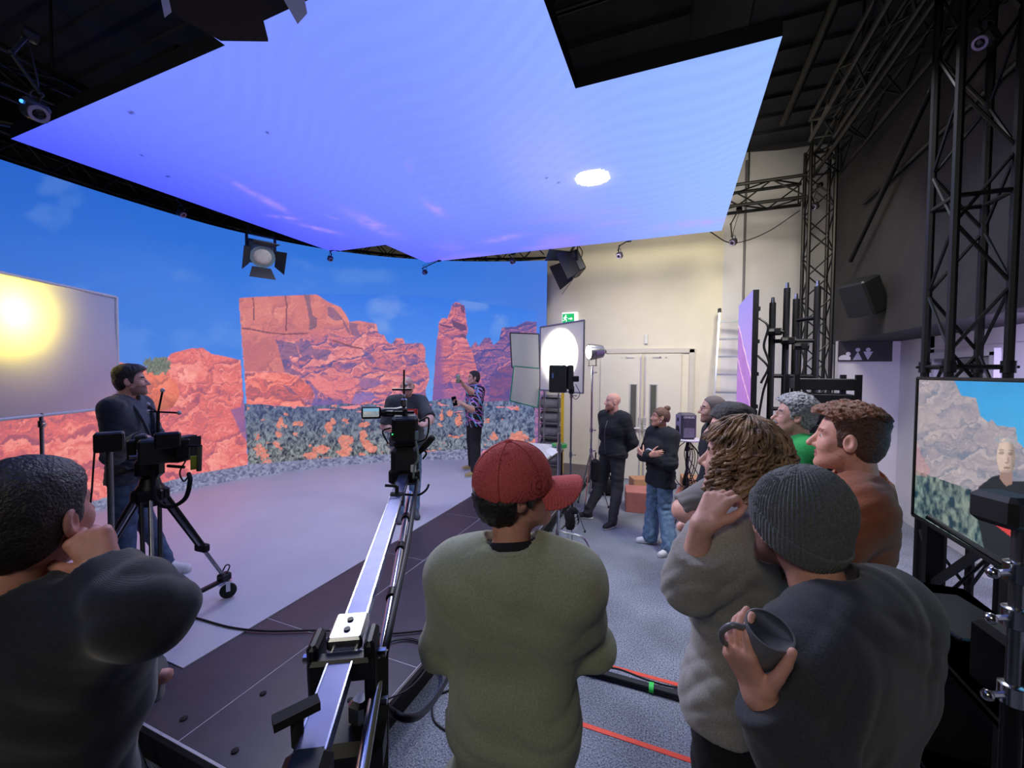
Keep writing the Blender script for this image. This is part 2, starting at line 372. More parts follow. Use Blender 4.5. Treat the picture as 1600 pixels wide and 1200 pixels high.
def ridge(x, y, o, seed):
    s_ = 0; a = .5; g = 1.0
    for k in range(o):
        r = 1-np.abs(2*vnoise(x*2**k+k*7.3, y*2**k+k*3.1, seed+k*17)-1); r = r*r; s_ = s_+a*r*g; g = np.clip(r*1.6, 0, 1); a *= .55
    return s_
def shade_rock(X, Y, lit, mid, dark, sc=22.0, seed=1, str_=(1.0, 1.6)):
    """weathered sandstone: broken ridges and blocks lit from the upper left, faces turned away in shade, fine grain"""
    w1 = fbm(X/18, Y/18, 4, seed)-.5; w2 = fbm(X/18, Y/18, 4, seed+3)-.5; wx = X+.9*sc*w1; wy = Y+.7*sc*w2; m = np.clip(fbm(X/70, Y/50, 2, seed+11)*2.4-.7, 0, 1)
    def height(x, y):
        d1, d2, i1 = worley(x/sc*str_[0]*.8, y/sc*str_[1]*.8, seed); e = np.clip((d2-d1)/.30, 0, 1); e = e*(2-e)
        f1, f2, i2 = worley(x/sc*1.9, y/sc*2.6, seed+7); g = np.clip((f2-f1)/.3, 0, 1); g = g*(2-g)
        return e*.16*sc+g*.07*sc*m+i1*.30*sc+i2*.05*sc+ridge(x/sc*.55*str_[0], y/sc*.55*str_[1], 4, seed)*.62*sc, e, i1
    h0, e, i1 = height(wx, wy); st = 1.3; gx = (height(wx+st, wy)[0]-h0)/st; gy = (height(wx, wy+st)[0]-h0)/st
    s = .60+.20*np.clip(gx, -1.3, 1.0)+.30*np.clip(gy, -1.2, .9)
    s = s*(.80+.20*np.clip(e*1.6, 0, 1))+(i1-.5)*.10-.16*(i1 > .86)
    s = s+(fbm(X/2.2, Y/1.9, 3, seed+2)-.5)*.40+(fbm(X/45, Y/34, 2, seed+5)-.5)*.34
    s = np.clip(s, 0, 1)[..., None]
    return np.where(s > .55, mid+(lit-mid)*(s-.55)/.45, dark+(mid-dark)*s/.55)

SHADOWS = (([(475, 461), (484, 461), (487, 492), (496, 497), (495, 509), (484, 518), (483, 498)], (96, 84, 116)),
    ([(512, 478), (520, 480), (531, 492), (536, 500), (520, 500), (512, 492)], (108, 88, 128)), ([(534, 495), (546, 516), (547, 525), (537, 508)], (108, 84, 118)),
    ([(546, 503), (560, 506), (558, 515), (566, 527), (556, 527), (548, 522)], (104, 86, 128)), ([(430, 530), (440, 532), (462, 536), (468, 558), (452, 556), (450, 572), (470, 582), (476, 588), (446, 583)], (92, 82, 134)),
    ([(461, 533), (482, 533), (490, 545), (517, 548), (510, 564), (494, 561), (488, 554), (477, 566), (472, 560)], (110, 92, 140)), ([(565, 545), (578, 552), (588, 565), (582, 569), (573, 560)], (98, 88, 148)),
    ([(530, 570), (548, 566), (560, 570), (552, 574), (538, 578)], (100, 88, 146)), ([(484, 600), (500, 612), (495, 622), (520, 626), (540, 628), (520, 636), (486, 634), (491, 616)], (92, 92, 160)),
    ([(441, 600), (452, 604), (464, 617), (452, 613)], (112, 88, 128)), ([(560, 590), (590, 592), (602, 598), (585, 607), (562, 604)], (138, 104, 156)), ([(556, 614), (580, 612), (590, 622), (560, 632), (548, 630)], (110, 108, 182)),
    ([(628, 552), (640, 560), (655, 560), (650, 566), (634, 566)], (92, 82, 146)))
def put(img, m, fn):
    """paint only where m holds: fn(x, y) gives the colours there"""
    k = np.nonzero(m)[0]
    if len(k): img[k] = fn(X_[k], Y_[k], img[k])
def wall_picture(X, Y):
    global X_, Y_
    X_, Y_ = X, Y
    n = X.shape
    t = np.clip((Y-230)/(700-230), 0, 1)[..., None]
    sky = L3((26, 96, 206))*(1-t)+L3((72, 140, 232))*t
    lf = np.clip((420-X)/420, 0, 1)[..., None]; sky = sky*(1-.45*lf)+L3((44, 100, 196))*.45*lf
    rr = np.clip((X-690)/160, 0, 1)[..., None]; sky = sky*(1-.6*rr)+L3((74, 116, 214))*.6*rr
    cl = np.clip((fbm(X/85+3, Y/48+1, 5, 40)-.53)*2.6, 0, .4)[..., None]; sky = sky*(1-cl*.55)+L3((120, 160, 225))*cl*.55
    img = sky.copy()
    inner = inpoly(X, Y, [(373, 465), (500, 459), (600, 460), (700, 466), (838, 486), (838, 560), (836, 700), (700, 706), (560, 712), (388, 726), (380, 600)])
    tt = np.clip((Y-455)/180, 0, 1)[..., None]
    isky = L3((40, 112, 222))*(1-tt)+L3((92, 158, 240))*tt
    c2 = np.clip((fbm(X/46+9, Y/34+4, 5, 77)-.5)*3.2, 0, .7)[..., None]; isky = isky*(1-c2*.45)+L3((150, 180, 226))*c2*.45
    img = np.where(inner[..., None], isky, img)
    # far blue ridge
    # --- outer rocks on the left
    hill = inpoly(X, Y, [(-300, 600), (0, 585), (120, 575), (186, 566), (230, 574), (256, 566), (268, 552), (300, 544), (318, 544), (330, 553), (352, 557), (376, 563), (388, 730), (300, 775), (-300, 900)]) & ~inner
    put(img, hill, lambda x, y, i: shade_rock(x, y, L3((250, 168, 158)), L3((226, 112, 110)), L3((138, 78, 108)), 50, 3, (.6, 1.2))*.85+L3((228, 118, 114))*.15)
    boulder = inpoly(X, Y, [(186, 566), (236, 575), (262, 585), (278, 603), (281, 618), (270, 636), (245, 645), (186, 660)])
    def fb(x, y, i):
        dk = np.clip((y-612+(270-x)*.12)/30, 0, 1)[..., None]
        return (shade_rock(x, y, L3((246, 152, 124)), L3((230, 118, 96)), L3((150, 88, 92)), 60, 15, (.5, 1.8))*.7+L3((230, 122, 100))*.3)*(1-.45*dk)
    put(img, boulder, fb)
    sh = inpoly(X, Y, [(360, 640), (376, 636), (384, 600), (388, 690), (379, 682)]) & ~inner
    put(img, sh, lambda x, y, i: i*.3+L3((112, 94, 156))*.7)
    bush = (((X-246)/19)**2+((Y-572)/13)**2+(fbm(X/3, Y/5, 3, 5)-.5)*2.4 < 1) & ~inner & (Y < 586)
    def fbu(x, y, i): bk = fbm(x/2.2, y/3.5, 3, 8)[..., None]; return L3((60, 70, 66))*(1-bk)+L3((150, 158, 140))*bk
    put(img, bush, fbu)
    # --- inner picture: the cliff, the spire, far cliffs
    lit, mid, dark = L3((240, 160, 156)), L3((208, 116, 126)), L3((88, 84, 142))
    far = inpoly(X, Y, [(734, 545), (743, 533), (748, 541), (757, 528), (766, 528), (771, 540), (780, 532), (784, 512), (806, 510), (822, 502), (838, 503), (838, 640), (700, 640), (730, 560)]) & inner
    put(img, far, lambda x, y, i: shade_rock(x, y, L3((214, 126, 138)), L3((124, 90, 146)), L3((62, 70, 144)), 18, 23))
    fcone = inpoly(X, Y, [(766, 590), (782, 575), (798, 570), (838, 572), (838, 640), (764, 640)]) & inner
    put(img, fcone, lambda x, y, i: shade_rock(x, y, L3((176, 98, 122)), L3((118, 78, 126)), L3((74, 72, 140)), 50, 29)*.6+L3((92, 76, 136))*.4)
    cliff = inpoly(X, Y, [(373, 466), (400, 464), (495, 460), (513, 472), (532, 480), (541, 492), (546, 503), (560, 501), (588, 506), (592, 522), (600, 523), (605, 534), (612, 538), (619, 528), (630, 529), (633, 537), (659, 536), (665, 545), (664, 565), (670, 578), (671, 592), (665, 608), (667, 632), (600, 640), (388, 645), (380, 560)]) & inner
    rock2 = lambda x, y: shade_rock(x, y, L3((232, 152, 140)), L3((204, 116, 116)), L3((140, 84, 108)), 60, 37, (.9, .7))
    def fc(x, y, i):
        top = np.clip((540-y-(x-430)*.12)/24, 0, 1)[..., None]
        return shade_rock(x, y, lit, mid, dark, 27, 31, (1.0, 1.7))*(1-top)+(rock2(x, y)*.6+L3((214, 124, 118))*.4)*top
    put(img, cliff, fc)
    put(img, inpoly(X, Y, [(378, 525), (400, 520), (430, 530), (446, 582), (420, 580), (384, 580)]) & cliff, lambda x, y, i: rock2(x, y)*.45+L3((200, 116, 118))*.55)
    fg = inpoly(X, Y, [(382, 583), (420, 582), (448, 584), (468, 590), (484, 603), (491, 615), (488, 624), (470, 621), (480, 633), (462, 640), (430, 640), (386, 645)]) & inner
    put(img, fg, lambda x, y, i: shade_rock(x, y, L3((250, 156, 142)), L3((228, 114, 108)), L3((140, 84, 108)), 40, 51, (.6, 1.5)))
    slab = inpoly(X, Y, [(481, 592), (500, 587), (540, 588), (556, 594), (555, 615), (545, 626), (520, 623), (500, 612)]) & inner
    put(img, slab, lambda x, y, i: shade_rock(x, y, L3((236, 142, 140)), L3((224, 124, 130)), L3((156, 98, 132)), 30, 57, (.6, 1.4)))
    wob = 5*(fbm(X/7, Y/7, 3, 61)-.5)
    for poly, c in SHADOWS:
        put(img, inpoly(X+wob, Y+wob, poly) & inner, lambda x, y, i: i*.28+L3(c)*.83*(.65+.5*fbm(x/5, y/5, 3, 71))[..., None])
    for pts in ([(395, 466), (397, 480), (396, 500)], [(446, 462), (448, 480), (447, 516)], [(378, 513), (390, 514), (420, 520), (445, 522), (480, 521)], [(520, 532), (548, 541), (566, 545)]):
        for (xa, ya), (xb, yb) in zip(pts[:-1], pts[1:]):
            u = np.clip(((X-xa)*(xb-xa)+(Y-ya)*(yb-ya))/((xb-xa)**2+(yb-ya)**2), 0, 1); dd = np.hypot(X-xa-u*(xb-xa)+wob*.4, Y-ya-u*(yb-ya))
            img[(dd < 1.2) & inner] = L3((132, 76, 92))
    spire = inpoly(X+wob*.5, Y, [(707, 476), (712, 472), (719, 474), (726, 478), (727, 490), (729, 505), (731, 516), (728, 528), (733, 540), (738, 550), (742, 565), (747, 585), (758, 605), (765, 636), (674, 640), (677, 600), (680, 560), (682, 532), (685, 516), (686, 504), (690, 497), (699, 498), (703, 487)]) & inner
    def fs(x, y, i):
        sp = shade_rock(x, y, L3((232, 140, 142)), L3((196, 106, 124)), L3((100, 80, 138)), 22, 83, (.7, 1.9))
        lef = (np.clip((694+(y-540)*.05-x)/8, 0, 1)*(y > 530))[..., None]; sp = sp*(1-lef*.85)+L3((132, 88, 148))*lef*.85
        low = np.clip((y-585)/50, 0, 1)[..., None]; return sp*(1-low*.7)+L3((110, 88, 160))*low*.7
    put(img, spire, fs)
    for poly in ([(686, 506), (706, 510), (706, 513), (688, 509)], [(706, 500), (727, 508), (730, 516), (720, 517), (708, 510)], [(719, 476), (726, 479), (726, 490), (721, 487)], [(722, 521), (728, 524), (728, 530), (718, 525)]):
        img[inpoly(X, Y, poly) & spire] = L3((104, 70, 110))
    # --- scrub on the desert floor
    sc_line = 634+2.5*np.sin(X/23)+5*(fbm(X/14, Y*0, 2, 90)-.5)-np.clip((X-560)/60, 0, 1)*4-np.clip((X-660)/40, 0, 1)*4
    scrub = inner & (Y > sc_line)
    def fscrub(x, y, i):
        kx = x+2.0*np.sin(y/4.0+vnoise(x/6, y/6, 93)*6)
        g = vnoise(kx/2.1, y/4.6, 91)*.6+vnoise(kx/1.2, y/2.4, 92)*.4
        dpt = np.clip((y-636)/70, 0, 1)[..., None]; g = np.clip((g-.25)*1.9, 0, 1)[..., None]; rx = np.clip((x-640)/160, 0, 1)[..., None]
        far_c = L3((50, 64, 106))*(1-g)+L3((112, 126, 154))*g; near_c = L3((30, 35, 50))*(1-g)+L3((150, 156, 158))*g
        sg = far_c*(1-dpt)+near_c*dpt; sg = sg*(1-.5*rx)+(L3((40, 52, 88))*(1-g)+L3((140, 156, 190))*g)*.5*rx
        soil = (fbm(x/15+2.2, y/9+7.1, 4, 95)+.10*(y-650)/70 > .70); rag = (fbm(x/5, y/5, 3, 97)-.5)*2.6
        for (px, py, rx_, ry_) in ((437, 662, 6, 9), (435, 678, 5, 6), (408, 705, 9, 12), (514, 668, 6, 9), (520, 658, 4, 6), (540, 688, 11, 8), (540, 700, 9, 9), (536, 708, 10, 5), (502, 702, 10, 7), (486, 712, 12, 6), (466, 662, 9, 4), (567, 682, 6, 9), (580, 700, 9, 7), (572, 692, 6, 6), (570, 663, 8, 4), (808, 682, 12, 8), (772, 682, 6, 6), (717, 658, 6, 9), (702, 645, 5, 6), (690, 650, 3, 9)):
            soil |= (((x-px)/rx_)**2+((y-py)/ry_)**2+rag < .8)
        s_ = fbm(x/4, y/3, 3, 99)[..., None]
        sg = np.where((soil & (g[..., 0] < .93))[..., None], L3((176, 96, 90))*(1-s_)+L3((252, 164, 140))*s_, sg)
        pk = (fbm(x/20+1, y/4, 3, 101) > .6) & (y < 644)
        return np.where(pk[..., None], L3((226, 136, 146)), sg)
    put(img, scrub, fscrub)
    put(img, (X > 836) & (Y > 610), lambda x, y, i: shade_rock(x, y, L3((206, 130, 160)), L3((146, 102, 150)), L3((84, 82, 140)), 12, 103))
    # --- gravel strip along the foot
    yg = np.interp(X, [-300, 300, 388, 480, 560, 640, 700, 853], [900, 742, 726, 718, 712, 708, 703, 696])
    def fgr(x, y, i):
        gv = worley(x/3.2, y/2.6, 105)[2][..., None]; gc = L3((84, 88, 122))*(1-gv)+L3((152, 154, 184))*gv
        return np.where(((x > 735) & (fbm(x/10, y/6, 3, 107) > .5))[..., None], L3((216, 130, 158)), gc)
    put(img, Y > yg, fgr)
    return img

LEDM = screen_mat('led_wall_picture', 1.0); LEDM.cycles.emission_sampling = 'NONE'
zz = np.concatenate([np.linspace(ZB, 3.42, 330), np.linspace(3.44, ZT, 28)]); ss = np.linspace(2.2, _s[-1], 820)
W2 = wall_at(ss); P = np.zeros((len(zz), len(ss), 3)); P[:, :, :2] = W2[None]; P[:, :, 2] = zz[:, None]
lw = thing('led_wall', 'tall curved LED wall showing red desert cliffs under a blue sky', 'LED screen', (-5.2, 6.6, .2))
scr = grid_mesh('screen', P, LEDM, lw)
X, Y = pixel_of(P.reshape(-1, 3)); 
set_picture(scr.data, wall_picture(X, Y))
# the cabinet behind the tiles
cs = np.linspace(2.2, _s[-1], 90); A = wall_at(cs); T = np.gradient(A, axis=0); T /= np.linalg.norm(T, axis=1)[:, None]; N = np.stack([-T[:, 1], T[:, 0]], -1)
sec = [(.012, ZB), (.012, ZT), (.10, ZT), (.10, ZB)]
V = []; 
for i in range(90):
    for d, z in sec: q = A[i]+N[i]*d; V.append((q[0], q[1], z))
cb = MB(); cb.add(V, [(i*4+j, i*4+(j+1) % 4, i*4+4+(j+1) % 4, i*4+4+j) for i in range(89) for j in range(4)]+[(0, 1, 2, 3), tuple(89*4+j for j in (3, 2, 1, 0))])
cb.build('cabinet', BLACK, lw)
# ---- ceiling LED
def ceil_picture(X, Y):
    k = np.clip((X+5.7)/6.3, 0, 1)[..., None]; f = np.clip((Y-1.8)/5.0, 0, 1)[..., None]
    a = L3((82, 90, 248))*(1-k)+L3((152, 190, 244))*k
    mid = L3((116, 134, 252))
    w_ = np.exp(-((k-.55)/.25)**2); a = a*(1-.5*w_)+mid*.5*w_
    vio = np.clip((f-.55)/.45, 0, 1)*np.clip(1.15-k, 0, 1); a = a*(1-.65*vio)+L3((106, 98, 250))*.65*vio
    c = np.clip((fbm(X*1.1+5, Y*2.2+2, 5, 11)-.5)*3.0, 0, .8)[..., None]*np.clip((f-.62)/.3, 0, 1); a = a*(1-.5*c)+L3((186, 150, 238))*.5*c
    g = np.exp(-(((X+1.25)/.55)**2+((Y-4.3)/1.3)**2))[..., None]; a = a*(1-.3*g)+L3((186, 186, 255))*.3*g
    st_ = .5+.5*np.sin((Y*.93+X*.36+.15*np.sin(X*3+Y))*2*math.pi/.16); a = a*(1+.075*(st_[..., None]-.5)*(.35+.65*k)); st2 = np.sin(((X+1.6)**2*.8+(Y-4.6)**2)*26.0); a = a*(1+.03*st2[..., None]*np.exp(-((X+1.7)**2/1.2+(Y-4.3)**2/.8))[..., None])
    for px_, py_, ln_, an in ((380, 293, 22, .5), (425, 318, 26, .5), (445, 340, 22, .1), (520, 340, 10, .3), (585, 352, 34, .5), (500, 358, 30, .25), (680, 326, 18, .7), (790, 372, 30, -.2), (640, 258, 8, 1.4), (1080, 350, 60, -.1)):
        c_ = atz(px_, py_, 4.1); e_ = atz(px_+ln_*math.cos(an), py_+ln_*math.sin(an), 4.1)-c_; L_ = np.linalg.norm(e_); e_ /= L_; u_ = (X-c_[0])*e_[0]+(Y-c_[1])*e_[1]; v_ = -(X-c_[0])*e_[1]+(Y-c_[1])*e_[0]
        b_ = np.exp(-(u_/L_)**2-(v_/(L_*.30))**2)*np.clip(fbm(X*9, Y*9, 3, 21)*2.0-.2, 0, 1); a = a*(1-.6*b_[..., None])+L3((196, 160, 246))*.6*b_[..., None]
    d = np.hypot(X+.89, Y-4.48); s_ = np.clip((.178-d)/.02, 0, 1)[..., None]; gl = np.exp(-np.clip(d-.16, 0, 9)/.05)[..., None]*.5
    a = a*(1-gl)+np.array([.9, .92, 1.0])*gl; a = a*(1-s_)+np.array([16., 16., 15.5])*s_
    for (x, y) in ((-5.0, 2.2), (-4.93, 2.42), (-5.1, 2.5), (-4.8, 2.6), (-4.2, 2.0), (-3.4, 2.6), (-2.9, 3.2), (-1.35, 4.3), (-1.25, 4.45), (-5.2, 2.8)):
        a = np.where((np.hypot(X-x, (Y-y)*2) < .02)[..., None], a*.25, a)
    return a*np.array([1.0, 1.0, 1.2])          # the blue diodes overdrive the photograph's blue channel
ZC = 4.1
cx = [-5.72, -4.555, -2.76, -.74, .565]; cy = [-.2, 1.82, 3.04, 5.6, 6.78]
cells = [(-5.72, -4.555, 1.82, 5.6), (-4.555, -2.76, 1.82, 6.78), (-2.76, -.74, -.2, 6.78), (-.74, .565, 3.04, 6.78)]
LEDC = screen_mat('led_ceiling_picture', 1.0)
lc = thing('led_ceiling', 'bright violet-blue LED ceiling panel hanging over the stage', 'LED screen', (-2.6, 4.2, ZC))
body = MB()
for (a, b, c, d) in cells: body.box(((a+b)/2, (c+d)/2, ZC+.062), (b-a, d-c, .12))
body.build('cabinet', BLACK, lc)
for n_, (a, b, c, d) in enumerate(cells):
    nx, ny = int((b-a)/.03), int((d-c)/.03); gx, gy = np.meshgrid(np.linspace(a, b, nx), np.linspace(c, d, ny))
    P = np.stack([gx, gy, np.full(gx.shape, ZC)], -1); s_ = grid_mesh('screen', P[::-1], LEDC, lc); q = P[::-1].reshape(-1, 3); set_picture(s_.data, ceil_picture(q[:, 0], q[:, 1]))
# hanging truss grid above it
def truss(mb, a, b, w_, r=.025, pitch=.4, up=(0, 0, 1), diag=.010, n=8):
    a = np.array(a, float); b = np.array(b, float); R = frame_to(b-a, up); L = np.linalg.norm(b-a); x, d, u = R[:, 0], R[:, 1], R[:, 2]
    C4 = [(x*i+u*j)*w_/2 for i, j in ((-1, -1), (1, -1), (1, 1), (-1, 1))]
    for c in C4: mb.tube(a+c, b+c, r, n)
    m = max(2, int(round(L/pitch)))
    for k in range(4):
        c0, c1 = C4[k], C4[(k+1) % 4]
        for i in range(m):
            p, q = (c0, c1) if (i+k) % 2 == 0 else (c1, c0)
            mb.tube(a+d*L*i/m+p, a+d*L*(i+1)/m+q, diag, 6, cap=False)
        for e in (a+d*.03, b-d*.03): mb.tube(e+c0, e+c1, diag, 6, cap=False)
    return mb

# ================================================================== RIG: trusses and pipes
t = thing('truss_tower', 'black box-truss tower standing behind the large TV', 'truss', (1.845, 3.815, 0))
truss(MB(), (1.845, 3.815, .02), (1.845, 3.815, 5.6), .29, .026, .42, (0, 1, 0), .011).build('truss_frame', RIG, t, 40)
MB().box((1.845, 3.815, .01), (.5, .5, .02), bev=.004).build('base_plate', RIG, t)
for z in (2.06, 3.2):
    mb = MB(); 
    for a, b in (((1.70, 3.67), (1.99, 3.67)), ((1.70, 3.67), (1.70, 3.96)), ((1.70, 3.96), (1.99, 3.96)), ((1.99, 3.67), (1.99, 3.96))): mb.tube((*a, z), (*b, z), .016, 8)
    mb.build('cross_ring', RIG, t, 40)
for i, (x, y) in enumerate(((1.70, 3.67), (1.99, 3.67), (1.70, 3.96), (1.99, 3.96))):
    mb = MB().tube((x, y, 2.02), (x, y, 2.10), .036, 10); mb.tube((x-.05, y, 2.06), (x+.05, y, 2.06), .010, 6); mb.build('half_coupler', RIG, t, 40)
t = thing('truss_tower', 'slim black truss tower in the corner beside the wall speaker', 'truss', (1.805, 7.02, 0))
truss(MB(), (1.805, 7.02, .02), (1.805, 7.02, 5.2), .29, .024, .30, (0, 1, 0), .010).build('truss_frame', RIG, t, 40)
MB().box((1.805, 7.02, .01), (.5, .5, .02), bev=.004).build('base_plate', RIG, t)
for n_, (a, b, w_, lb) in enumerate((((1.62, 7.02, 4.62), (-3.0, 7.02, 4.62), .30, 'black truss spanning from the corner tower behind the LED ceiling'),
                             ((1.85, 6.9, 4.9), (1.85, -1.5, 4.9), .30, 'long black truss running under the roof above the TV tower'),
                             ((1.45, 5.6, 4.75), (1.45, -1.5, 4.75), .22, 'second black truss running beside the tower truss under the roof'),
                             ((1.7, 3.3, 5.2), (-6.5, 3.3, 5.2), .30, 'black cross truss above the notch of the LED ceiling'),
                             ((-6.0, 1.5, 4.8), (-6.0, 6.2, 4.8), .3, 'black truss over the left edge of the LED ceiling'))):
    o = thing('roof_truss', lb, 'truss', a, 'roof trusses'); truss(MB(), a, b, w_, .025, .42, (0, 0, 1), .011).build('truss_frame', RIG, o, 40)
    hg = MB()
    for f in (.15, .5, .85):
        q = np.array(a)+(np.array(b)-np.array(a))*f; hg.tube((q[0], q[1], q[2]+w_/2), (q[0], q[1], 5.85), .012, 6)
    hg.build('hanger_rod', RIG, o, 40)
o = thing('curved_truss', 'curved black truss carrying the LED wall along its top', 'truss', (-5.3, 6.7, 4.3))
cs2 = np.linspace(2.4, _s[-1]-.02, 40); A2 = wall_at(cs2); T2 = np.gradient(A2, axis=0); T2 /= np.linalg.norm(T2, axis=1)[:, None]; N2 = np.stack([-T2[:, 1], T2[:, 0]], -1); mb = MB()
ch = []
for d, z in ((.14, 4.30), (.40, 4.30), (.14, 4.56), (.40, 4.56)):
    q = [(A2[i][0]+N2[i][0]*d, A2[i][1]+N2[i][1]*d, z) for i in range(40)]; ch.append(q)
for q in ch: mb.path(q, .024, 6)
for i in range(39):
    for u, v in ((0, 1), (0, 2), (2, 3), (1, 3)):
        a, b = (ch[u][i], ch[v][i+1]) if i % 2 else (ch[v][i], ch[u][i+1]); mb.tube(a, b, .010, 5, cap=False)
mb.build('truss_frame', RIG, o, 40)
mb = MB()
for i in (2, 12, 22, 32): mb.tube(ch[3][i], (ch[3][i][0], ch[3][i][1], 5.85), .012, 6)
mb.build('hanger_rod', RIG, o, 40)
# ceiling pipe grid near the camera, upper left
for n_, (a, b, r, lb) in enumerate(((atz(-60, 40, 4.55), atz(140, 145, 4.55), .03, 'black pipe crossing the dark upper left corner of the rig'), (atz(60, 195, 4.35), atz(280, 78, 4.35), .035, 'black pipe along the near edge of the LED ceiling'),
                            (atz(-80, 175, 4.3), atz(70, 205, 4.3), .03, 'black pipe meeting the far left corner of the LED ceiling'), (np.array([2.08, 6.7, 3.5]), np.array([2.10, 4.2, 5.1]), .03, 'black brace pipe rising from the corner tower to the roof'),
                            (np.array([2.17, 6.6, 4.2]), np.array([2.17, -1, 4.2]), .025, 'black conduit along the charcoal bulkhead'), (np.array([1.25, 6.5, 5.35]), np.array([1.25, -1, 5.35]), .05, 'grey ventilation pipe under the roof beside the trusses'))):
    tag(MB().tube(a, b, r, 10).build('rig_pipe', RIG, None, 40), lb, 'pipe', 'rig pipes')
mb = MB().box((-4.9, .6, 5.55), (4.2, 1.3, .22), bev=.02); mb.box((-4.9, .6, 5.72), (4.0, 1.1, .12)); tag(mb.build('roof_duct', mat('duct_grey', (128, 128, 124), .7, noise=.12, scale=3)), 'grey boxed duct under the roof in the upper left corner', 'duct')
mb = MB().box((.3, 1.9, 5.3), (.5, 5.5, .35), bev=.02); mb.box((.3, 1.9, 5.55), (.42, 5.2, .2)); tag(mb.build('roof_duct', mat('duct_black', (30, 30, 33), .6, .3, noise=.15, scale=5)), 'dark ventilation duct above the LED ceiling notch', 'duct')
# black flag hung under the ceiling at the top of the frame, with tape tails
fz = 3.9
P = [atz(238, -60, fz), atz(262, 18, fz), atz(345, 64, fz), atz(419, 65, fz), atz(411, 33, fz), atz(482, 0, fz), atz(560, -60, fz)]
fl = thing('black_flag', 'black fabric flag hung across the near edge of the LED ceiling', 'flag', P[2]); MB().prism(P, (0, 0, .015)).build('flag_cloth', DUV, fl)
mb = MB()
for q in (P[2], P[5]): mb.tube(q+np.array([0, 0, .01]), (q[0], q[1], 4.9), .006, 6)
mb.build('hanging_wire', CABLE, fl)
TAPEB = mat('pale_blue_tape', (150, 170, 196), .6, noise=.08)
for pts, lb in (([(250, -8), (262, -8), (268, 19), (257, 28)], 'narrow pale tape tail hanging beside the black flag'), ([(438, -10), (474, -10), (480, 21), (465, 38)], 'wide blue-grey tape tail hanging over the black flag')):
    q = [atz(x, y, 3.72+.0012*y) for x, y in pts]; mb = MB().prism(q, (0, 0, .004)); mb.tube((q[0]+q[1])/2, (q[0]+q[1])/2+np.array([0, 0, .2]), .004, 5); tag(mb.build('tape_tail', TAPEB), lb, 'tape')

# ------------------------------------------------------------------ tracking cameras
RING = mat('tracker_ring', (150, 140, 172), .3, .4, noise=.1); LENS = mat('lens_glass', (18, 16, 30), .08, noise=.1); TBODY = mat('tracker_body', (52, 50, 60), .45, .3, noise=.1)
def tracker(pos, aim, top, lb, s=1.0):
    pos = np.array(pos, float); o = thing('tracking_camera', lb, 'camera', pos, 'small tracking cameras on the rig'); R = frame_to(np.array(aim, float)-pos); f = R[:, 1]; u = R[:, 2]
    bd = MB().box(pos, (.085*s, .07*s, .085*s), R, .012*s).build('camera_body', TBODY, o)
    MB().lathe([(.024*s, 0), (.037*s, 0), (.037*s, .012*s), (.024*s, .012*s), (.024*s, 0)], pos+f*.034*s, f, 20).build('light_ring', RING, bd, 40)
    MB().lathe([(.022*s, 0), (.022*s, .006*s), (.014*s, .009*s), (.0001, .010*s)], pos+f*.034*s, f, 16).build('lens', LENS, bd, 40)
    top = np.array(top, float); k = pos+u*.045*s; el_ = (k+top)/2+R[:, 0]*.07*s+np.array([0, 0, .02])
    mb = MB().tube(k, k+u*.03*s, .008*s, 8); mb.ball(k+u*.035*s, .014*s, 8); mb.tube(k+u*.035*s, el_, .009*s, 8); mb.ball(el_, .014*s, 8); mb.tube(el_, top, .009*s, 8); mb.build('mount_arm', RIG, o, 40)
    MB().tube(top-R[:, 0]*.03, top+R[:, 0]*.03, .03*s, 10).build('clamp', RIG, o, 40)
    MB().path([pos-f*.035*s, pos-f*.09*s+u*.05*s, pos-f*.05*s+u*.11*s, top-f*.04*s], .004*s, 5, 6).build('cable', CABLE, o, 'all')
C0 = (-3.2, 4.4, 1.4)
q = atd(55, 172, 2.25); tracker(q, q*.0+np.array([-1.0, 1.2, 1.6]), q+np.array([-.05, .0, .42]), 'tracking camera hanging in the upper left corner of the rig', 1.15)
q = atd(283, 333, 5.4); tracker(q, C0, (q[0]-.05, q[1]+.02, 4.30), 'tracking camera on the curved truss left of the hanging fresnel lamp')
q = atd(516, 404, 7.2); tracker(q, C0, (q[0]+.12, q[1]+.05, 4.12), 'tracking camera below the first step of the LED ceiling edge')
q = atd(664, 425, 7.85); tracker(q, (-6, 4, 1), (q[0]+.30, q[1]+.03, 4.10), 'tracking camera turned sideways below the tip of the LED ceiling edge')
q = atd(801, 408, 7.3); tracker(q, C0, (q[0], q[1]+.03, 4.12), 'tracking camera at the top right end of the LED wall')
q = atd(968, 399, 6.65); tracker(q, (-2, 3, 1), (q[0]+.15, q[1]-.02, 4.13), 'tracking camera hanging over the double doors beside the barn-door lamp', 1.1)
q = atd(1146, 378, 6.2); tracker(q, (-2, 3, 1), (q[0]+.06, 7.0, 4.46), 'tracking camera hanging in front of the white wall above the ladder', 1.1)
q = atd(1273, 322, 5.9); tracker(q, (-2, 3, 1), (q[0]+.06, q[1]+.02, q[2]+.3), 'tracking camera clamped high on the corner truss tower', 1.1)
q = atd(1541, 60, 2.7); tracker(q, (-2, 2, 1), (q[0]+.10, q[1], q[2]+.25), 'tracking camera in the dark upper right corner of the rig', 1.2)
bl = MB().ball(atd(34, 158, 2.2), .010, 8); tag(bl.build('status_light', mat('blue_led', (40, 120, 255), .3, emit=((60, 140, 255), 3.0), noise=.01)), 'tiny blue status light beside the upper left tracking camera', 'indicator light')

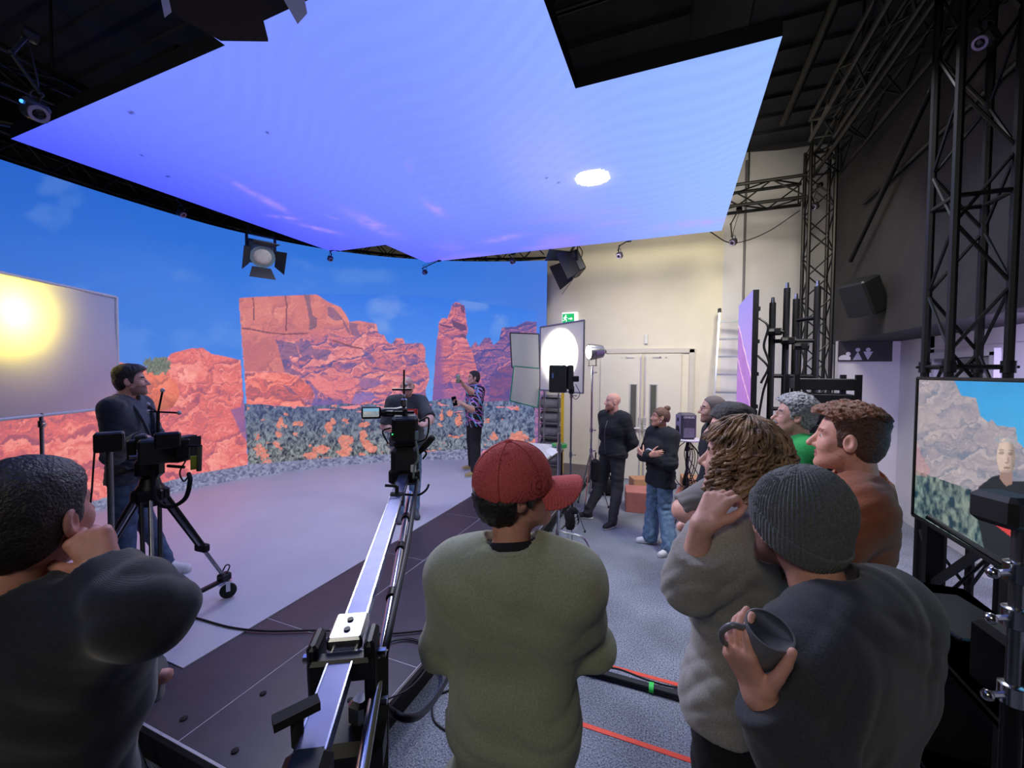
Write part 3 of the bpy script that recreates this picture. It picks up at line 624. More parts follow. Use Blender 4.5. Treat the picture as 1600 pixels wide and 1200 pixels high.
# ------------------------------------------------------------------ hanging lamps
LAMPG = mat('lamp_grey_green', (128, 148, 150), .4, .4, noise=.1); GLASSF = mat('fresnel_glass', (196, 190, 180), .15, noise=.12, scale=40)
def unit(v): v = np.asarray(v, float); return v/np.linalg.norm(v)
def door_flap(base, ax, out, w0, w1, ln, th=.006):
    base = np.array(base); ax = unit(ax); out = unit(out); n = unit(np.cross(ax, out)); return [base-ax*w0/2, base+ax*w0/2, base+out*ln+ax*w1/2, base+out*ln-ax*w1/2], n*th
c = atd(408, 397, 6.25); o = thing('fresnel_lamp', 'hanging fresnel film lamp with barn doors below the LED ceiling', 'lamp', c); R = frame_to([.62, -.30, -.42]); f, x, u = R[:, 1], R[:, 0], R[:, 2]
MB().lathe([(.06, -.16), (.105, -.14), (.125, -.06), (.125, .07), (.135, .08), (.135, .10)], c, f, 16).build('lamp_housing', LAMPG, o, 40)
MB().lathe([(.105, .09), (.09, .108), (.05, .118), (.0001, .12)], c, f, 20).build('fresnel_lens', GLASSF, o, 40)
for sx, ax, up_ in ((1, u, x), (-1, u, x), (1, x, u), (-1, x, u)):
    P, n = door_flap(c+f*.10+up_*sx*.135, ax, f*.8+up_*sx*.55, .20, .28, .15); MB().prism(P, n).build('barn_door', DARK, o)
mb = MB()
for sx in (-1, 1): mb.bar(c+x*sx*.15, c+x*sx*.15+np.array([0, 0, .22]), .012, .03, (0, 1, 0)); mb.tube(c+x*sx*.12, c+x*sx*.17, .018, 8)
mb.bar(c+x*.155+np.array([0, 0, .22]), c-x*.155+np.array([0, 0, .22]), .03, .012); mb.build('yoke', RIG, o)
mb = MB(); tp = c+np.array([0, 0, .22])
for sx in (-1, 1): mb.tube(tp+x*sx*.13, (tp+x*sx*.13)*[1, 1, 0]+np.array([0, 0, 4.5]), .012, 8)
mb.tube(tp-x*.2+np.array([0, 0, 4.5-tp[2]]), tp+x*.2+np.array([0, 0, 4.5-tp[2]]), .016, 8)
mb.build('hanging_bar', RIG, o, 40); mb = MB()
for k in range(5): mb.box(c-f*(.02+.025*k), (.262, .006, .262), R)
mb.build('cooling_fin', mat('lamp_fin', (70, 84, 88), .45, .4, noise=.1), o); o.scale = (1.25,)*3
c = atd(897, 414, 7.3); o = thing('barn_door_lamp', 'black panel lamp with large barn doors hanging over the double doors', 'lamp', c); R = frame_to([-.80, -.34, -.42]); f, x, u = R[:, 1], R[:, 0], R[:, 2]
MB().box(c-f*.02, (.42, .10, .26), R, .015).build('lamp_housing', DARK, o); MB().box(c+f*.034, (.38, .006, .22), R).build('diffuser_face', mat('led_face_off', (120, 118, 110), .5, noise=.05), o)
for sx, ax, up_, w0, w1, ln in ((1, x, u, .40, .50, .26), (-1, x, u, .40, .50, .24), (1, u, x, .26, .34, .22), (-1, u, x, .26, .34, .22)):
    P, n = door_flap(c+f*.03+up_*sx*(.13 if up_ is u else .21), ax, f*.85+up_*sx*.45, w0, w1, ln); MB().prism(P, n).build('barn_door', DARK, o)
mb = MB()
for sx in (-1, 1): mb.bar(c+x*sx*.235, c+x*sx*.235+np.array([0, 0, .24]), .01, .035, (0, 1, 0))
mb.bar(c+x*.24+np.array([0, 0, .24]), c-x*.24+np.array([0, 0, .24]), .035, .01); mb.tube(c+np.array([0, 0, .24]), (c[0], c[1], c[2]+.5), .014, 8); mb.build('yoke', RIG, o)
MB().path([c-f*.08, c-f*.16+u*.10, c-f*.06+np.array([0, 0, .22]), c+np.array([.05, 0, .3])], .006, 6, 6).build('cable', CABLE, o, 'all'); o.scale = (1.42,)*3

# ------------------------------------------------------------------ wall fittings
GREEN = mat('exit_green', (10, 150, 80), .4, emit=((14, 170, 90), .9), noise=.02); SIGNW = mat('sign_white', (240, 240, 240), .5, emit=((255, 255, 255), .8), noise=.01)
o = thing('exit_sign', 'green running-man exit sign with arrow above the diffusion frame', 'sign', (-1.98, 7.93, 3.06)); MB().box((-1.98, 7.925, 3.06), (.31, .045, .235), bev=.004).build('sign_box', SIGNW, o); MB().box((-2.005, 7.899, 3.058), (.235, .008, .185)).build('sign_face', GREEN, o); face_ = [c_ for c_ in o.children if c_.name.startswith('sign_face')][0]
mb = MB(); y = 7.892
def flat(mb, pts, y, th=.004): return mb.prism([(a, y, b) for a, b in pts], (0, -th, 0))
mb.lathe([(.014, 0), (.014, .004), (.0001, .004)], (-2.055, y, 3.115), (0, -1, 0), 12)
for a, b, w_ in (((-2.06, 3.10), (-2.065, 3.05), .022), ((-2.06, 3.095), (-2.09, 3.075), .010), ((-2.09, 3.075), (-2.095, 3.05), .010), ((-2.055, 3.09), (-2.025, 3.07), .010), ((-2.066, 3.052), (-2.04, 3.03), .012), ((-2.04, 3.03), (-2.045, 2.995), .012), ((-2.066, 3.052), (-2.085, 3.02), .012), ((-2.085, 3.02), (-2.112, 3.018), .012)):
    mb.bar((a[0], y, a[1]), (b[0], y, b[1]), w_, .004, (0, -1, 0))
mb.build('running_figure', SIGNW, face_)
mb = MB().bar((-2.005, y, 3.05), (-1.945, y, 3.05), .016, .004, (0, -1, 0)); flat(mb, [(-1.955, 3.08), (-1.918, 3.05), (-1.955, 3.02)], y); mb.build('arrow', SIGNW, face_)
SIGNC = mat('sign_charcoal', (44, 43, 48), .6, noise=.08); ICON = mat('sign_icon', (214, 210, 226), .6, noise=.02)
o = thing('toilet_sign', 'charcoal washroom sign with white baby, woman and man symbols', 'sign', (2.49, 7.39, 2.2)); y = 7.375
MB().box((2.50, 7.395, 2.345), (.62, .03, .30)).build('sign_board', SIGNC, o)
mb = MB(); 
for cx_, r, zc in ((2.305, .028, 2.305), (2.415, .028, 2.362), (2.535, .028, 2.362)): mb.lathe([(r, 0), (r, .004), (.0001, .004)], (cx_, 7.379, zc), (0, -1, 0), 18)
mb.build('figure_heads', ICON, o); mb = MB(); flat(mb, [(2.415, 2.335), (2.36, 2.215), (2.47, 2.215)], 7.379); mb.build('woman_symbol', ICON, o); mb = MB(); flat(mb, [(2.48, 2.335), (2.59, 2.335), (2.535, 2.215)], 7.379); mb.build('man_symbol', ICON, o)
mb = MB(); flat(mb, [(2.195, 2.215), (2.33, 2.215)]+[(2.262+.072*math.cos(a), 2.235+.055*math.sin(a)) for a in np.linspace(0, math.pi, 12)], 7.379); mb.build('baby_symbol', ICON, o)
c = np.array([2.02, 6.05, 2.92]); o = thing('wall_speaker', 'black loudspeaker tilted on a bracket on the charcoal bulkhead', 'speaker', c); R = frame_to([-.75, -.45, -.42])
MB().box(c, (.32, .26, .42), R, .02).build('speaker_cabinet', DARK, o); MB().box(c+R[:, 1]*.135, (.29, .012, .39), R, .004).build('speaker_grille', mat('speaker_grille', (36, 37, 42), .7, noise=.2, scale=200), o)
mb = MB().tube(c-R[:, 1]*.12, (2.20, 6.15, 2.95), .02, 8); mb.box((2.205, 6.15, 2.95), (.02, .14, .16)); mb.build('wall_bracket', RIG, o); MB().path([c-R[:, 1]*.13+R[:, 2]*.1, (2.12, 6.25, 3.1), (2.15, 6.2, 3.2), (2.2, 6.3, 3.0)], .006, 5, 6).build('cable', CABLE, o, 'all')
tag(MB().tube((1.02, 7.98, 0), (1.02, 7.98, 5.6), .018, 8).build('wall_conduit', mat('conduit_grey', (120, 118, 124), .5, .3, noise=.08), None, 40), 'grey conduit running up the white wall behind the ladder', 'conduit')
tag(MB().path([(.4, 6.9, 4.15), (.75, 7.2, 4.02), (1.2, 7.3, 4.15), (1.62, 7.2, 4.4)], .008, 6, 8).build('hanging_cable', CABLE, None, 'all'), 'black cable sagging from the LED ceiling to the corner tower', 'cable')

# ------------------------------------------------------------------ ladder, side LED panel and its pipe frame
o = thing('ladder', 'aluminium ladder leaning on the white wall behind the side LED panel', 'ladder', (.8, 7.4, 0)); tp = np.array([.64, 7.75, 3.06]); bt = np.array([.50, 7.25, 0]); dx = np.array([.42, 0.02, 0])
for k in (0, 1): MB().bar(bt+dx*k, tp+dx*k, .028, .07, (0, -1, 0)).build('ladder_rail', ALU, o)
for i in range(10): q = bt+(tp-bt)*(i+.75)/10.4; MB().bar(q, q+dx, .03, .03).build('rung', ALU, o)
for k in (0, 1): MB().box(tp+dx*k, (.05, .09, .08), bev=.01).build('rail_cap', DARK, o)
for k in (0, 1): MB().box(bt+dx*k+np.array([0, 0, .02]), (.05, .09, .04), bev=.008).build('rubber_foot', RUBBER, o)
o = thing('side_led_panel', 'upright side LED panel showing a lilac sky with a pink ridge', 'LED screen', (.74, 5.6, .1)); ga, gb = np.meshgrid(np.linspace(5.05, 6.15, 90), np.linspace(.35, 2.9, 200)); P = np.stack([np.full(ga.shape, .735), ga, gb], -1)
def side_pic(y, z):
    t_ = np.clip((2.9-z)/1.3, 0, 1)[..., None]; a = L3((150, 140, 238))*(1-t_)+L3((196, 140, 226))*t_
    ridge = 2.62-(6.15-y)*.62+.06*fbm(y*6, y*0, 3, 3); m = (z < ridge)[..., None]; a = np.where(m, L3((172, 110, 206))*(.8+.4*fbm(y*14, z*14, 3, 5)[..., None]), a)
    e = (np.abs(z-ridge) < .018)[..., None]; a = np.where(e, L3((246, 206, 236)), a); r2 = 2.18-(6.15-y)*.5; a = np.where((np.abs(z-r2-.05*fbm(y*8, y*0, 3, 9)) < .015)[..., None], L3((240, 190, 226)), a); return a
s_ = grid_mesh('screen', P, screen_mat('side_led_picture', 1.0), o); s_.data.materials[0].cycles.emission_sampling = 'NONE'; q = P.reshape(-1, 3); set_picture(s_.data, side_pic(q[:, 1], q[:, 2]))
MB().box((.765, 5.6, 1.62), (.055, 1.1, 2.56)).build('cabinet', BLACK, o)
mb = MB()
for k in range(7): z = .6+.35*k; mb.bar((.80, 5.06, z), (.80, 6.14, z), .02, .04)
mb.path([(.8, 5.08, 2.6), (.88, 5.04, 2.5), (.85, 5.06, 2.3), (.9, 5.05, 2.1), (.83, 5.06, 1.9)], .012, 6, 6); mb.path([(.8, 5.1, 2.2), (.9, 5.06, 2.05), (.86, 5.1, 1.8), (.82, 5.1, 1.5)], .012, 6, 6); mb.build('back_frame', RIG, o)
mb = MB()
for y in (5.2, 6.0): mb.box((.76, y, .025), (.30, .08, .05)); mb.bar((.88, y, .05), (.81, y, 1.6), .03, .03)
mb.box((.765, 5.6, .2), (.06, 1.1, .32)); mb.build('panel_base', RIG, o)
o = thing('pipe_rack', 'black upright pipe frame with silver spigots beside the corner tower', 'rack', (1.15, 5.3, 0)); posts = [(.955, 5.25, 2.78), (1.085, 5.25, 2.93), (1.215, 5.45, 2.84), (1.36, 5.25, 2.93)]
for x, y, z in posts:
    MB().tube((x, y, .06), (x, y, z), .032, 12).build('upright', RIG, o, 40); MB().tube((x, y, z), (x, y, z+.06), .02, 10, .016).build('spigot', CHROME, o, 40)
mb = MB()
for z, a, b in ((2.6, 2, 3), (2.46, 0, 1), (2.36, 0, 3), (1.98, 0, 3), (1.62, 0, 3), (1.2, 0, 3), (.5, 0, 3)): MB().tube((posts[a][0], posts[a][1], z), (posts[b][0], posts[b][1], z), .022, 8).build('cross_pipe', RIG, o, 40)
for x, y, z in posts: MB().bar((x, y-.25, .03), (x, y+.25, .03), .06, .06).build('foot_bar', RIG, o)
MB().bar((.93, 5.3, .03), (1.40, 5.3, .03), .06, .06).build('base_bar', RIG, o)
for x, z in ((1.085, 2.36), (.955, 2.46), (1.2, 2.3)): mb = MB().tube((x-.05, 5.2, z), (x+.08, 5.2, z), .04, 8); mb.box((x+.03, 5.15, z), (.05, .06, .05)); mb.build('pipe_clamp', RIG, o, 40)
o = thing('flight_rack', 'black slotted equipment rack behind the grey-haired man in green', 'rack', (1.2, 4.45, 0))
for x in (.98, 1.42):
    for y in (4.3, 4.65): MB().box((x, y, 1.0), (.04, .04, 2.0)).build('rack_post', RIG, o)
for k in range(14): MB().box((1.2, 4.48, .16+.135*k), (.42, .36, .10), bev=.006).build('rack_unit', DARK, o)

# ------------------------------------------------------------------ TV on the tower
tx = 1.36; ya, yb_, za, zb_ = 1.75, 3.23, 1.145, 1.985
o = thing('television', 'large flat TV showing the presenter in front of pale cliffs', 'television', (1.38, 2.5, 1.14)); ga, gb = np.meshgrid(np.linspace(yb_-.012, ya+.012, 330), np.linspace(zb_-.012, za+.014, 260)); P = np.stack([np.full(ga.shape, tx-.003), ga, gb], -1)
def tv_pic(X, Y):
    img = np.zeros(X.shape+(3,)); t_ = np.clip((Y-600)/220, 0, 1)[..., None]; img[:] = L3((42, 150, 214))*(1-t_)+L3((90, 190, 232))*t_
    ph = fbm(X/30, Y/30, 3, 3)[..., None]; img = img*(.9+.2*ph)
    global X_, Y_
    X_, Y_ = X, Y
    cl = inpoly(X, Y, [(1425, 590), (1490, 592), (1502, 618), (1525, 622), (1532, 650), (1545, 660), (1550, 655), (1558, 665), (1587, 668), (1590, 690), (1600, 700), (1640, 720), (1680, 760), (1680, 1000), (1425, 1000)])
    put(img, cl, lambda x, y, i: shade_rock(x, y, L3((206, 190, 186)), L3((166, 150, 154)), L3((84, 100, 128)), 48, 5, (.8, 1.2))*.6+(L3((176, 164, 166))*(1-fbm(x/26, y/34, 3, 8)[..., None])+L3((108, 126, 150))*fbm(x/26, y/34, 3, 8)[..., None])*.4)
    vg = (Y > 735+(X-1430)*.35) & cl
    def veg(x, y, i): g_ = np.clip((fbm(x/5, y/10, 4, 9)-.28)*2.6, 0, 1)[..., None]; k_ = fbm(x/30, y/26, 2, 19)[..., None]; return (L3((22, 58, 74))*(1-g_)+L3((122, 148, 140))*g_)*(1-k_*.5)+L3((150, 130, 112))*k_*.5*g_
    put(img, vg, veg)
    pk = inpoly(X+8*fbm(X/9, Y/9, 2, 31), Y, [(1425, 690), (1440, 700), (1455, 735), (1450, 745), (1425, 740)]); put(img, pk, lambda x, y, i: i*.65+L3((200, 130, 130))*.35)
    tee = inpoly(X, Y, [(1521, 782), (1530, 760), (1550, 745), (1562, 742), (1580, 752), (1600, 752), (1650, 790), (1650, 950), (1540, 870), (1532, 830)]); img[tee] = L3((24, 28, 32))
    red = inpoly(X, Y, [(1549, 771), (1594, 792), (1594, 850), (1548, 815)]); img[red] = L3((206, 60, 62))
    hd = ((X-1572)/14.5)**2+((Y-714)/30)**2 < 1; put(img, hd, lambda x, y, i: (L3((206, 182, 168))*np.clip(1.05-.55*np.clip((x-1568)/14, 0, 1)**2-.18*np.clip((y-722)/20, 0, 1)+.25*(fbm(x/4, y/4, 3, 4)-.5), .3, 1.2)[..., None]))
    nk = inpoly(X, Y, [(1563, 738), (1582, 738), (1582, 756), (1572, 760), (1562, 748)]); img[nk] = L3((150, 120, 110))
    for a, b, ra, rb, c_, k_ in ((1565, 708, 4.5, 2.6, (112, 84, 78), .6), (1579, 709, 4, 2.6, (100, 76, 72), .6), (1565, 703, 5, 1.2, (120, 92, 84), .6), (1580, 704, 4.5, 1.2, (110, 84, 78), .6), (1575.5, 718, 1.6, 5, (140, 108, 98), .6), (1573, 723, 3.5, 1.4, (118, 84, 78), .6), (1573, 731, 5.5, 1.5, (112, 66, 64), .75), (1573, 739, 9, 5, (150, 126, 118), .4)):
        put(img, ((X-a)/ra)**2+((Y-b)/rb)**2 < 1, lambda x, y, i: i*(1-k_)+L3(c_)*k_)
    gl = (np.abs(np.hypot((X-1565)/8, (Y-687)/3.5)-1) < .25) | (np.abs(np.hypot((X-1582)/7, (Y-688)/3.5)-1) < .25); img[gl] = img[gl]*.5+L3((120, 160, 176))*.5
    return img*1.0
s_ = grid_mesh('screen', P, screen_mat('tv_picture', 1.0), o); s_.data.materials[0].cycles.emission_sampling = 'NONE'; X, Y = pixel_of(P.reshape(-1, 3)); set_picture(s_.data, tv_pic(X, Y))
MB().box((tx+.022, (ya+yb_)/2, (za+zb_)/2), (.045, yb_-ya, zb_-za), bev=.006).build('tv_body', DARK, o)
mb = MB(); 
for a, b in (((ya, za), (yb_, za)), ((ya, zb_), (yb_, zb_)), ((ya, za), (ya, zb_)), ((yb_, za), (yb_, zb_))): mb.bar((tx-.004, *a), (tx-.004, *b), .014, .014, (1, 0, 0))
mb.build('bezel', BLACK, o)
mb = MB().bar((tx+.05, 2.5, .03), (tx+.05, 2.5, 1.7), .07, .07); mb.bar((tx+.05, 3.15, .05), (tx+.05, 3.15, 1.2), .06, .05, (0, 1, 0)); mb.bar((tx-.25, 2.5, .03), (tx+.3, 2.5, .03), .07, .06); mb.bar((tx+.05, 1.9, .03), (tx+.05, 3.2, .03), .07, .06); mb.bar((tx+.05, 3.15, .75), (tx+.05, 2.6, 1.25), .03, .03); mb.build('tv_stand', RIG, o)
# black gear under and in front of the TV
o = thing('equipment_cart', 'black equipment cart with closed laptop under the TV', 'cart', (1.12, 2.1, 0))
for x in (.95, 1.28):
    for y in (1.7, 2.6): MB().box((x, y, .48), (.035, .035, .96)).build('leg', RIG, o); MB().box((1.115, 2.15, .95), (.4, 1.0, .03), bev=.006).build('top_shelf', DARK, o); MB().box((1.115, 2.15, .45), (.38, .95, .03), bev=.006).build('lower_shelf', DARK, o)
MB().box((1.10, 2.35, .70), (.3, .45, .46), bev=.02).build('equipment_case', DARK, o)
R = rotx(-.35); MB().box((1.08, 2.2, 1.02), (.26, .36, .02), rotz(.2), .006).build('laptop', mat('laptop_dark', (34, 36, 42), .35, .4, noise=.1), o)
MB().box((1.0, 1.72, 1.08), (.1, .3, .22), rotz(.1), .02).build('monitor_back', DARK, o); MB().box((.95, 2.45, .985), (.06, .30, .012), rotz(.5)).build('tablet_edge', STEEL, o)
c = atd(1592, 860, 1.15); o = thing('chrome_stand', 'black and chrome grip stand at the right edge beside the beanie man', 'stand', (c[0], c[1], 0)); x, y = c[0], c[1]
MB().tube((x, y, .1), (x, y, 1.62), .016, 12).build('column', STEEL, o, 40); MB().tube((x, y, .1), (x, y, 1.1), .022, 12).build('lower_tube', BLACK, o, 40)
for z in (1.1, 1.32, 1.45): mb = MB().lathe([(.022, -.03), (.03, -.025), (.03, .025), (.022, .03)], (x, y, z), (0, 0, 1), 16); mb.tube((x, y, z), (x-.06, y-.03, z), .009, 8); mb.ball((x-.07, y-.035, z), .016, 8); mb.build('grip_knuckle', CHROME, o, 40)
MB().tube((x, y, 1.45), (x-.10, y+.22, 1.52), .009, 8).build('grip_arm', BLACK, o, 40)
MB().box((x-.02, y+.02, 1.62), (.10, .12, .09), rotz(.4), .015).build('mounted_box', DARK, o)
for a in (0, 2.1, 4.2): MB().path([(x, y, .28), (x+.12*math.cos(a), y+.12*math.sin(a), .24), (x+.24*math.cos(a), y+.24*math.sin(a), .012)], .012, 8, 4).build('leg', STEEL, o, 40)

# ------------------------------------------------------------------ diffusion frame with a yellow lamp behind, far left
far_ = np.array([-5.87, 2.63]); dirf = unit([.485, -.875]); ln = 2.0; zt, zb2 = 2.80, 1.56; near = far_+dirf*ln; nrm = np.array([dirf[1], -dirf[0]]); nrm = nrm if nrm@(-far_) < 0 else -nrm   # nrm points away from the camera
CLOTH = bpy.data.materials.new('diffusion_cloth'); CLOTH.use_nodes = True; nt = CLOTH.node_tree; nt.nodes.remove(nt.nodes['Principled BSDF']); out = nt.nodes['Material Output']
df = nt.nodes.new('ShaderNodeBsdfDiffuse'); df.inputs[0].default_value = (.72, .72, .72, 1); tl = nt.nodes.new('ShaderNodeBsdfTranslucent'); tl.inputs[0].default_value = (.75, .74, .72, 1); mx = nt.nodes.new('ShaderNodeMixShader'); mx.inputs[0].default_value = .5
nz = nt.nodes.new('ShaderNodeTexNoise'); nz.inputs['Scale'].default_value = 220; bp = nt.nodes.new('ShaderNodeBump'); bp.inputs['Strength'].default_value = .1; nt.links.new(nz.outputs[0], bp.inputs['Height']); nt.links.new(bp.outputs[0], df.inputs['Normal'])
nt.links.new(df.outputs[0], mx.inputs[1]); nt.links.new(tl.outputs[0], mx.inputs[2]); nt.links.new(mx.outputs[0], out.inputs[0])
o = thing('diffusion_frame', 'large white diffusion cloth frame glowing yellow at the left edge of the stage', 'diffusion frame', (near[0], near[1], .2))
u_, v_ = np.meshgrid(np.linspace(0, 1, 70), np.linspace(0, 1, 46)); fold = .014*np.sin((u_*7+v_*9))*np.exp(-((v_-.35)/.3)**2)+.008*np.sin(u_*15-v_*6)*v_
P = np.stack([far_[0]+dirf[0]*ln*u_+nrm[0]*fold, far_[1]+dirf[1]*ln*u_+nrm[1]*fold, zb2+(zt-zb2)*v_], -1); cl = grid_mesh('diffusion_cloth', P, CLOTH, o); cl.data.polygons.foreach_set('use_smooth', [True]*len(cl.data.polygons))
WTUBE = mat('frame_white', (206, 210, 214), .4, .3, noise=.05); mb = MB(); cs4 = [(*far_, zb2), (*near, zb2), (*near, zt), (*far_, zt)]
for i in range(4): mb.tube(cs4[i], cs4[(i+1) % 4], .016, 10)
mb.build('frame_tube', WTUBE, o, 40)
sp = aty(84, 655, (far_+dirf*.88)[1]); sx, sy = far_+dirf*.86
def stand(o, x, y, z0, z1, r=.015, spread=.38, a0=.3, m=CHROME, hub=.55, feet=True):
    MB().tube((x, y, z0+.25), (x, y, z1), r, 12).build('column', m, o, 40)
    for k in range(3):
        a = a0+k*2*math.pi/3; e = (x+spread*math.cos(a), y+spread*math.sin(a), z0+.012)
        lg = MB().tube((x, y, z0+hub), e, r*.6, 8).build('leg', m, o, 40); MB().tube((x, y, z0+.25), (x+spread*.55*math.cos(a), y+spread*.55*math.sin(a), z0+hub*.45), r*.4, 6).build('leg_strut', m, o, 40)
        if feet: MB().tube((e[0], e[1], z0), (e[0], e[1], z0+.03), r*.9, 8).build('rubber_foot', RUBBER, lg, 40)
    for z in (z0+hub, z0+(z1-z0)*.55, z1-.1): mb = MB().tube((x, y, z-.03), (x, y, z+.03), r*1.6, 10); mb.tube((x, y, z), (x+.05, y, z), r*.5, 6); mb.ball((x+.055, y, z), r*.9, 6); mb.build('clamp', m, o, 40)
stand(o, sx, sy, .206, zb2+.02, .016, .45, 1.0)
# the lamp behind it
lp = np.array([*(far_+dirf*1.07+nrm*.40), 2.48]); o = thing('yellow_lamp', 'film lamp behind the white diffusion cloth at the left edge', 'lamp', (lp[0], lp[1], .2)); fw_ = np.array([*-nrm, 0])
MB().lathe([(.07, -.3), (.12, -.26), (.14, -.1), (.14, .0)], lp, fw_, 18).build('lamp_housing', DARK, o, 40)
MB().lathe([(.13, 0), (.12, .01), (.0001, .012)], lp, fw_, 18).build('lamp_lens', mat('yellow_lens', (255, 214, 60), .2, emit=((255, 206, 40), 3.0), noise=.02), o, 40); stand(o, lp[0]-fw_[0]*.13, lp[1]-fw_[1]*.13, .206, 2.38, .015, .4, .2)
l = bpy.data.lights.new('yellow_lamp_light', 'SPOT'); l.energy = 170; l.color = (1.0, .80, .10); l.spot_size = math.radians(150); l.spot_blend = 1.0; l.shadow_soft_size = .16; lo = bpy.data.objects.new('yellow_lamp_light', l); COL.objects.link(lo); lo.parent = o; lo.matrix_parent_inverse = Matrix.Translation(-Vector(o.location)); lo.location = lp+fw_*.03; lo.rotation_euler = Vector(fw_).to_track_quat('-Z', 'Y').to_euler()

# ------------------------------------------------------------------ diffusion frame and bright lamp by the doors
A_ = atd(844, 565, 6.45); B_ = atd(912, 558, 5.55); A_[2] = B_[2] = 0; zt, zb2 = 2.705, 1.72; o = thing('diffusion_frame', 'white diffusion frame with a blazing round hot spot below the exit sign', 'diffusion frame', ((A_+B_)[0]/2, (A_+B_)[1]/2, 0))
u_, v_ = np.meshgrid(np.linspace(0, 1, 30), np.linspace(0, 1, 30)); P = np.stack([A_[0]+(B_-A_)[0]*u_, A_[1]+(B_-A_)[1]*u_, zb2+(zt-zb2)*v_], -1); grid_mesh('diffusion_cloth', P, CLOTH, o)
mb = MB(); cs4 = [(A_[0], A_[1], zb2), (B_[0], B_[1], zb2), (B_[0], B_[1], zt), (A_[0], A_[1], zt)]
for i in range(4): mb.tube(cs4[i], cs4[(i+1) % 4], .012, 8)
mb.build('frame_tube', STEEL, o, 40); M_ = (A_+B_)/2; stand(o, (A_+(B_-A_)*.12)[0], (A_+(B_-A_)*.12)[1], .206, zb2, .012, .2, .5, STEEL)
nn = unit([(B_-A_)[1], -(B_-A_)[0], 0]); nn = nn if nn@(-M_) < 0 else -nn     # away from the camera
tg = np.array([*(A_+(B_-A_)*.60)[:2], 2.27]); lp = tg+nn*.40+unit(B_-A_)*.14; lp[2] = 2.30; o = thing('arc_lamp', 'chrome film lamp on a tall stand shining through the frame by the doors', 'lamp', (lp[0]+.06, lp[1]+.06, 0)); d_ = unit(tg-lp)
MB().lathe([(.05, -.18), (.09, -.15), (.11, -.04), (.12, .04), (.12, .06)], lp, d_, 18).build('lamp_housing', STEEL, o, 40); MB().lathe([(.11, .05), (.09, .07), (.0001, .08)], lp, d_, 18).build('lamp_lens', mat('white_lens', (255, 250, 235), .2, emit=((255, 246, 220), 12.0), noise=.01), o, 40)
R = frame_to(d_); mb = MB()
for sx in (-1, 1): mb.bar(lp+R[:, 0]*sx*.14, lp+R[:, 0]*sx*.14+np.array([0, 0, -.2]), .01, .03, (0, 1, 0))
mb.bar(lp+R[:, 0]*.145+np.array([0, 0, -.2]), lp-R[:, 0]*.145+np.array([0, 0, -.2]), .03, .01); mb.tube(lp+R[:, 0]*.1, lp+R[:, 0]*.24, .012, 8); mb.build('yoke', BLACK, o); stand(o, lp[0], lp[1], 0, lp[2]-.2, .016, .27, .4, CHROME, .85)
l = bpy.data.lights.new('arc_lamp_light', 'SPOT'); l.energy = 420; l.color = (1.0, .95, .84); l.spot_size = math.radians(100); l.spot_blend = .25; l.shadow_soft_size = .05; lo = bpy.data.objects.new('arc_lamp_light', l); COL.objects.link(lo); lo.parent = o; lo.matrix_parent_inverse = Matrix.Translation(-Vector(o.location)); lo.location = lp+d_*.09; lo.rotation_euler = Vector(d_).to_track_quat('-Z', 'Y').to_euler()
# grey net frames on a grip stand
NETM = mat('grey_net', (176, 177, 172), .9, noise=.06, scale=90, bump=.1, bscale=500); c = atd(843, 640, 7.0); o = thing('net_frame', 'two grey net scrims clipped to a grip stand in front of the LED wall', 'scrim', (c[0], c[1], .2))
for nm, pts, D, ed in (('upper_net', [(797, 520), (842, 522), (843, 578), (800, 574)], 6.9, mat('net_edge_dark', (40, 40, 42), .8, noise=.1)), ('lower_net', [(803, 572), (846, 576), (840, 637), (797, 626)], 6.85, mat('net_edge_green', (20, 130, 104), .7, noise=.1))):
    q = [atd(x, y, D+(x-820)*.004) for x, y in pts]; n = unit(np.cross(q[1]-q[0], q[3]-q[0]))*.004; MB().prism(q, n).build(nm, NETM, o); mb = MB()
    for i in range(4): mb.tube(q[i]+n*.5, q[(i+1) % 4]+n*.5, .010, 8)
    mb.build('net_wire', ed, o, 40)
stand(o, c[0], c[1], .206, 2.06, .012, .22, .9, CHROME); 
h_ = atd(845, 607, 6.85); MB().tube((c[0], c[1], 1.72), h_, .008, 8).build('grip_arm', STEEL, o, 40); MB().lathe([(.03, -.02), (.035, 0), (.03, .02)], h_, (0, -1, 0), 12).build('grip_head', CHROME, o, 40)
# black LED light on its own stand
c = atd(872, 592, 4.95); sx, sy = atd(893, 600, 4.95)[:2]; o = thing('panel_light', 'black square panel light seen from behind on a slim stand', 'lamp', (sx, sy, 0)); R = frame_to([-.95, .3, -.05])@rotz(.35)
MB().box(c, (.21, .10, .33), rotz(.15), .012).build('light_box', DARK, o); MB().box(c+np.array([.145, .02, .02]), (.07, .08, .30), rotz(.5), .015).build('power_unit', DARK, o); MB().box(atd(899, 592, 4.9), (.08, .06, .07), rotz(.4), .008).build('battery', BLACK, o)
MB().box(c+np.array([-.05, -.058, .04]), (.022, .004, .06), rotz(.15)).build('maker_badge', mat('badge_blue', (90, 110, 170), .5, noise=.1), o)
q = [atd(858, 560, 4.9), atd(884, 571, 4.9), atd(888, 575, 5.2), atd(862, 563, 5.2)]; MB().prism(q, (0, 0, .005)).build('top_flap', STEEL, o)
stand(o, sx, sy, 0, c[2]-.1, .012, .24, .9, STEEL); MB().path([atd(899, 600, 4.9), atd(906, 615, 4.9), atd(900, 624, 4.9), atd(894, 618, 4.93)], .004, 5, 6).build('cable', CABLE, o, 'all')
MB().box((sx, sy, c[2]-.13), (.06, .06, .10), rotz(.5), .01).build('tilt_bracket', BLACK, o)
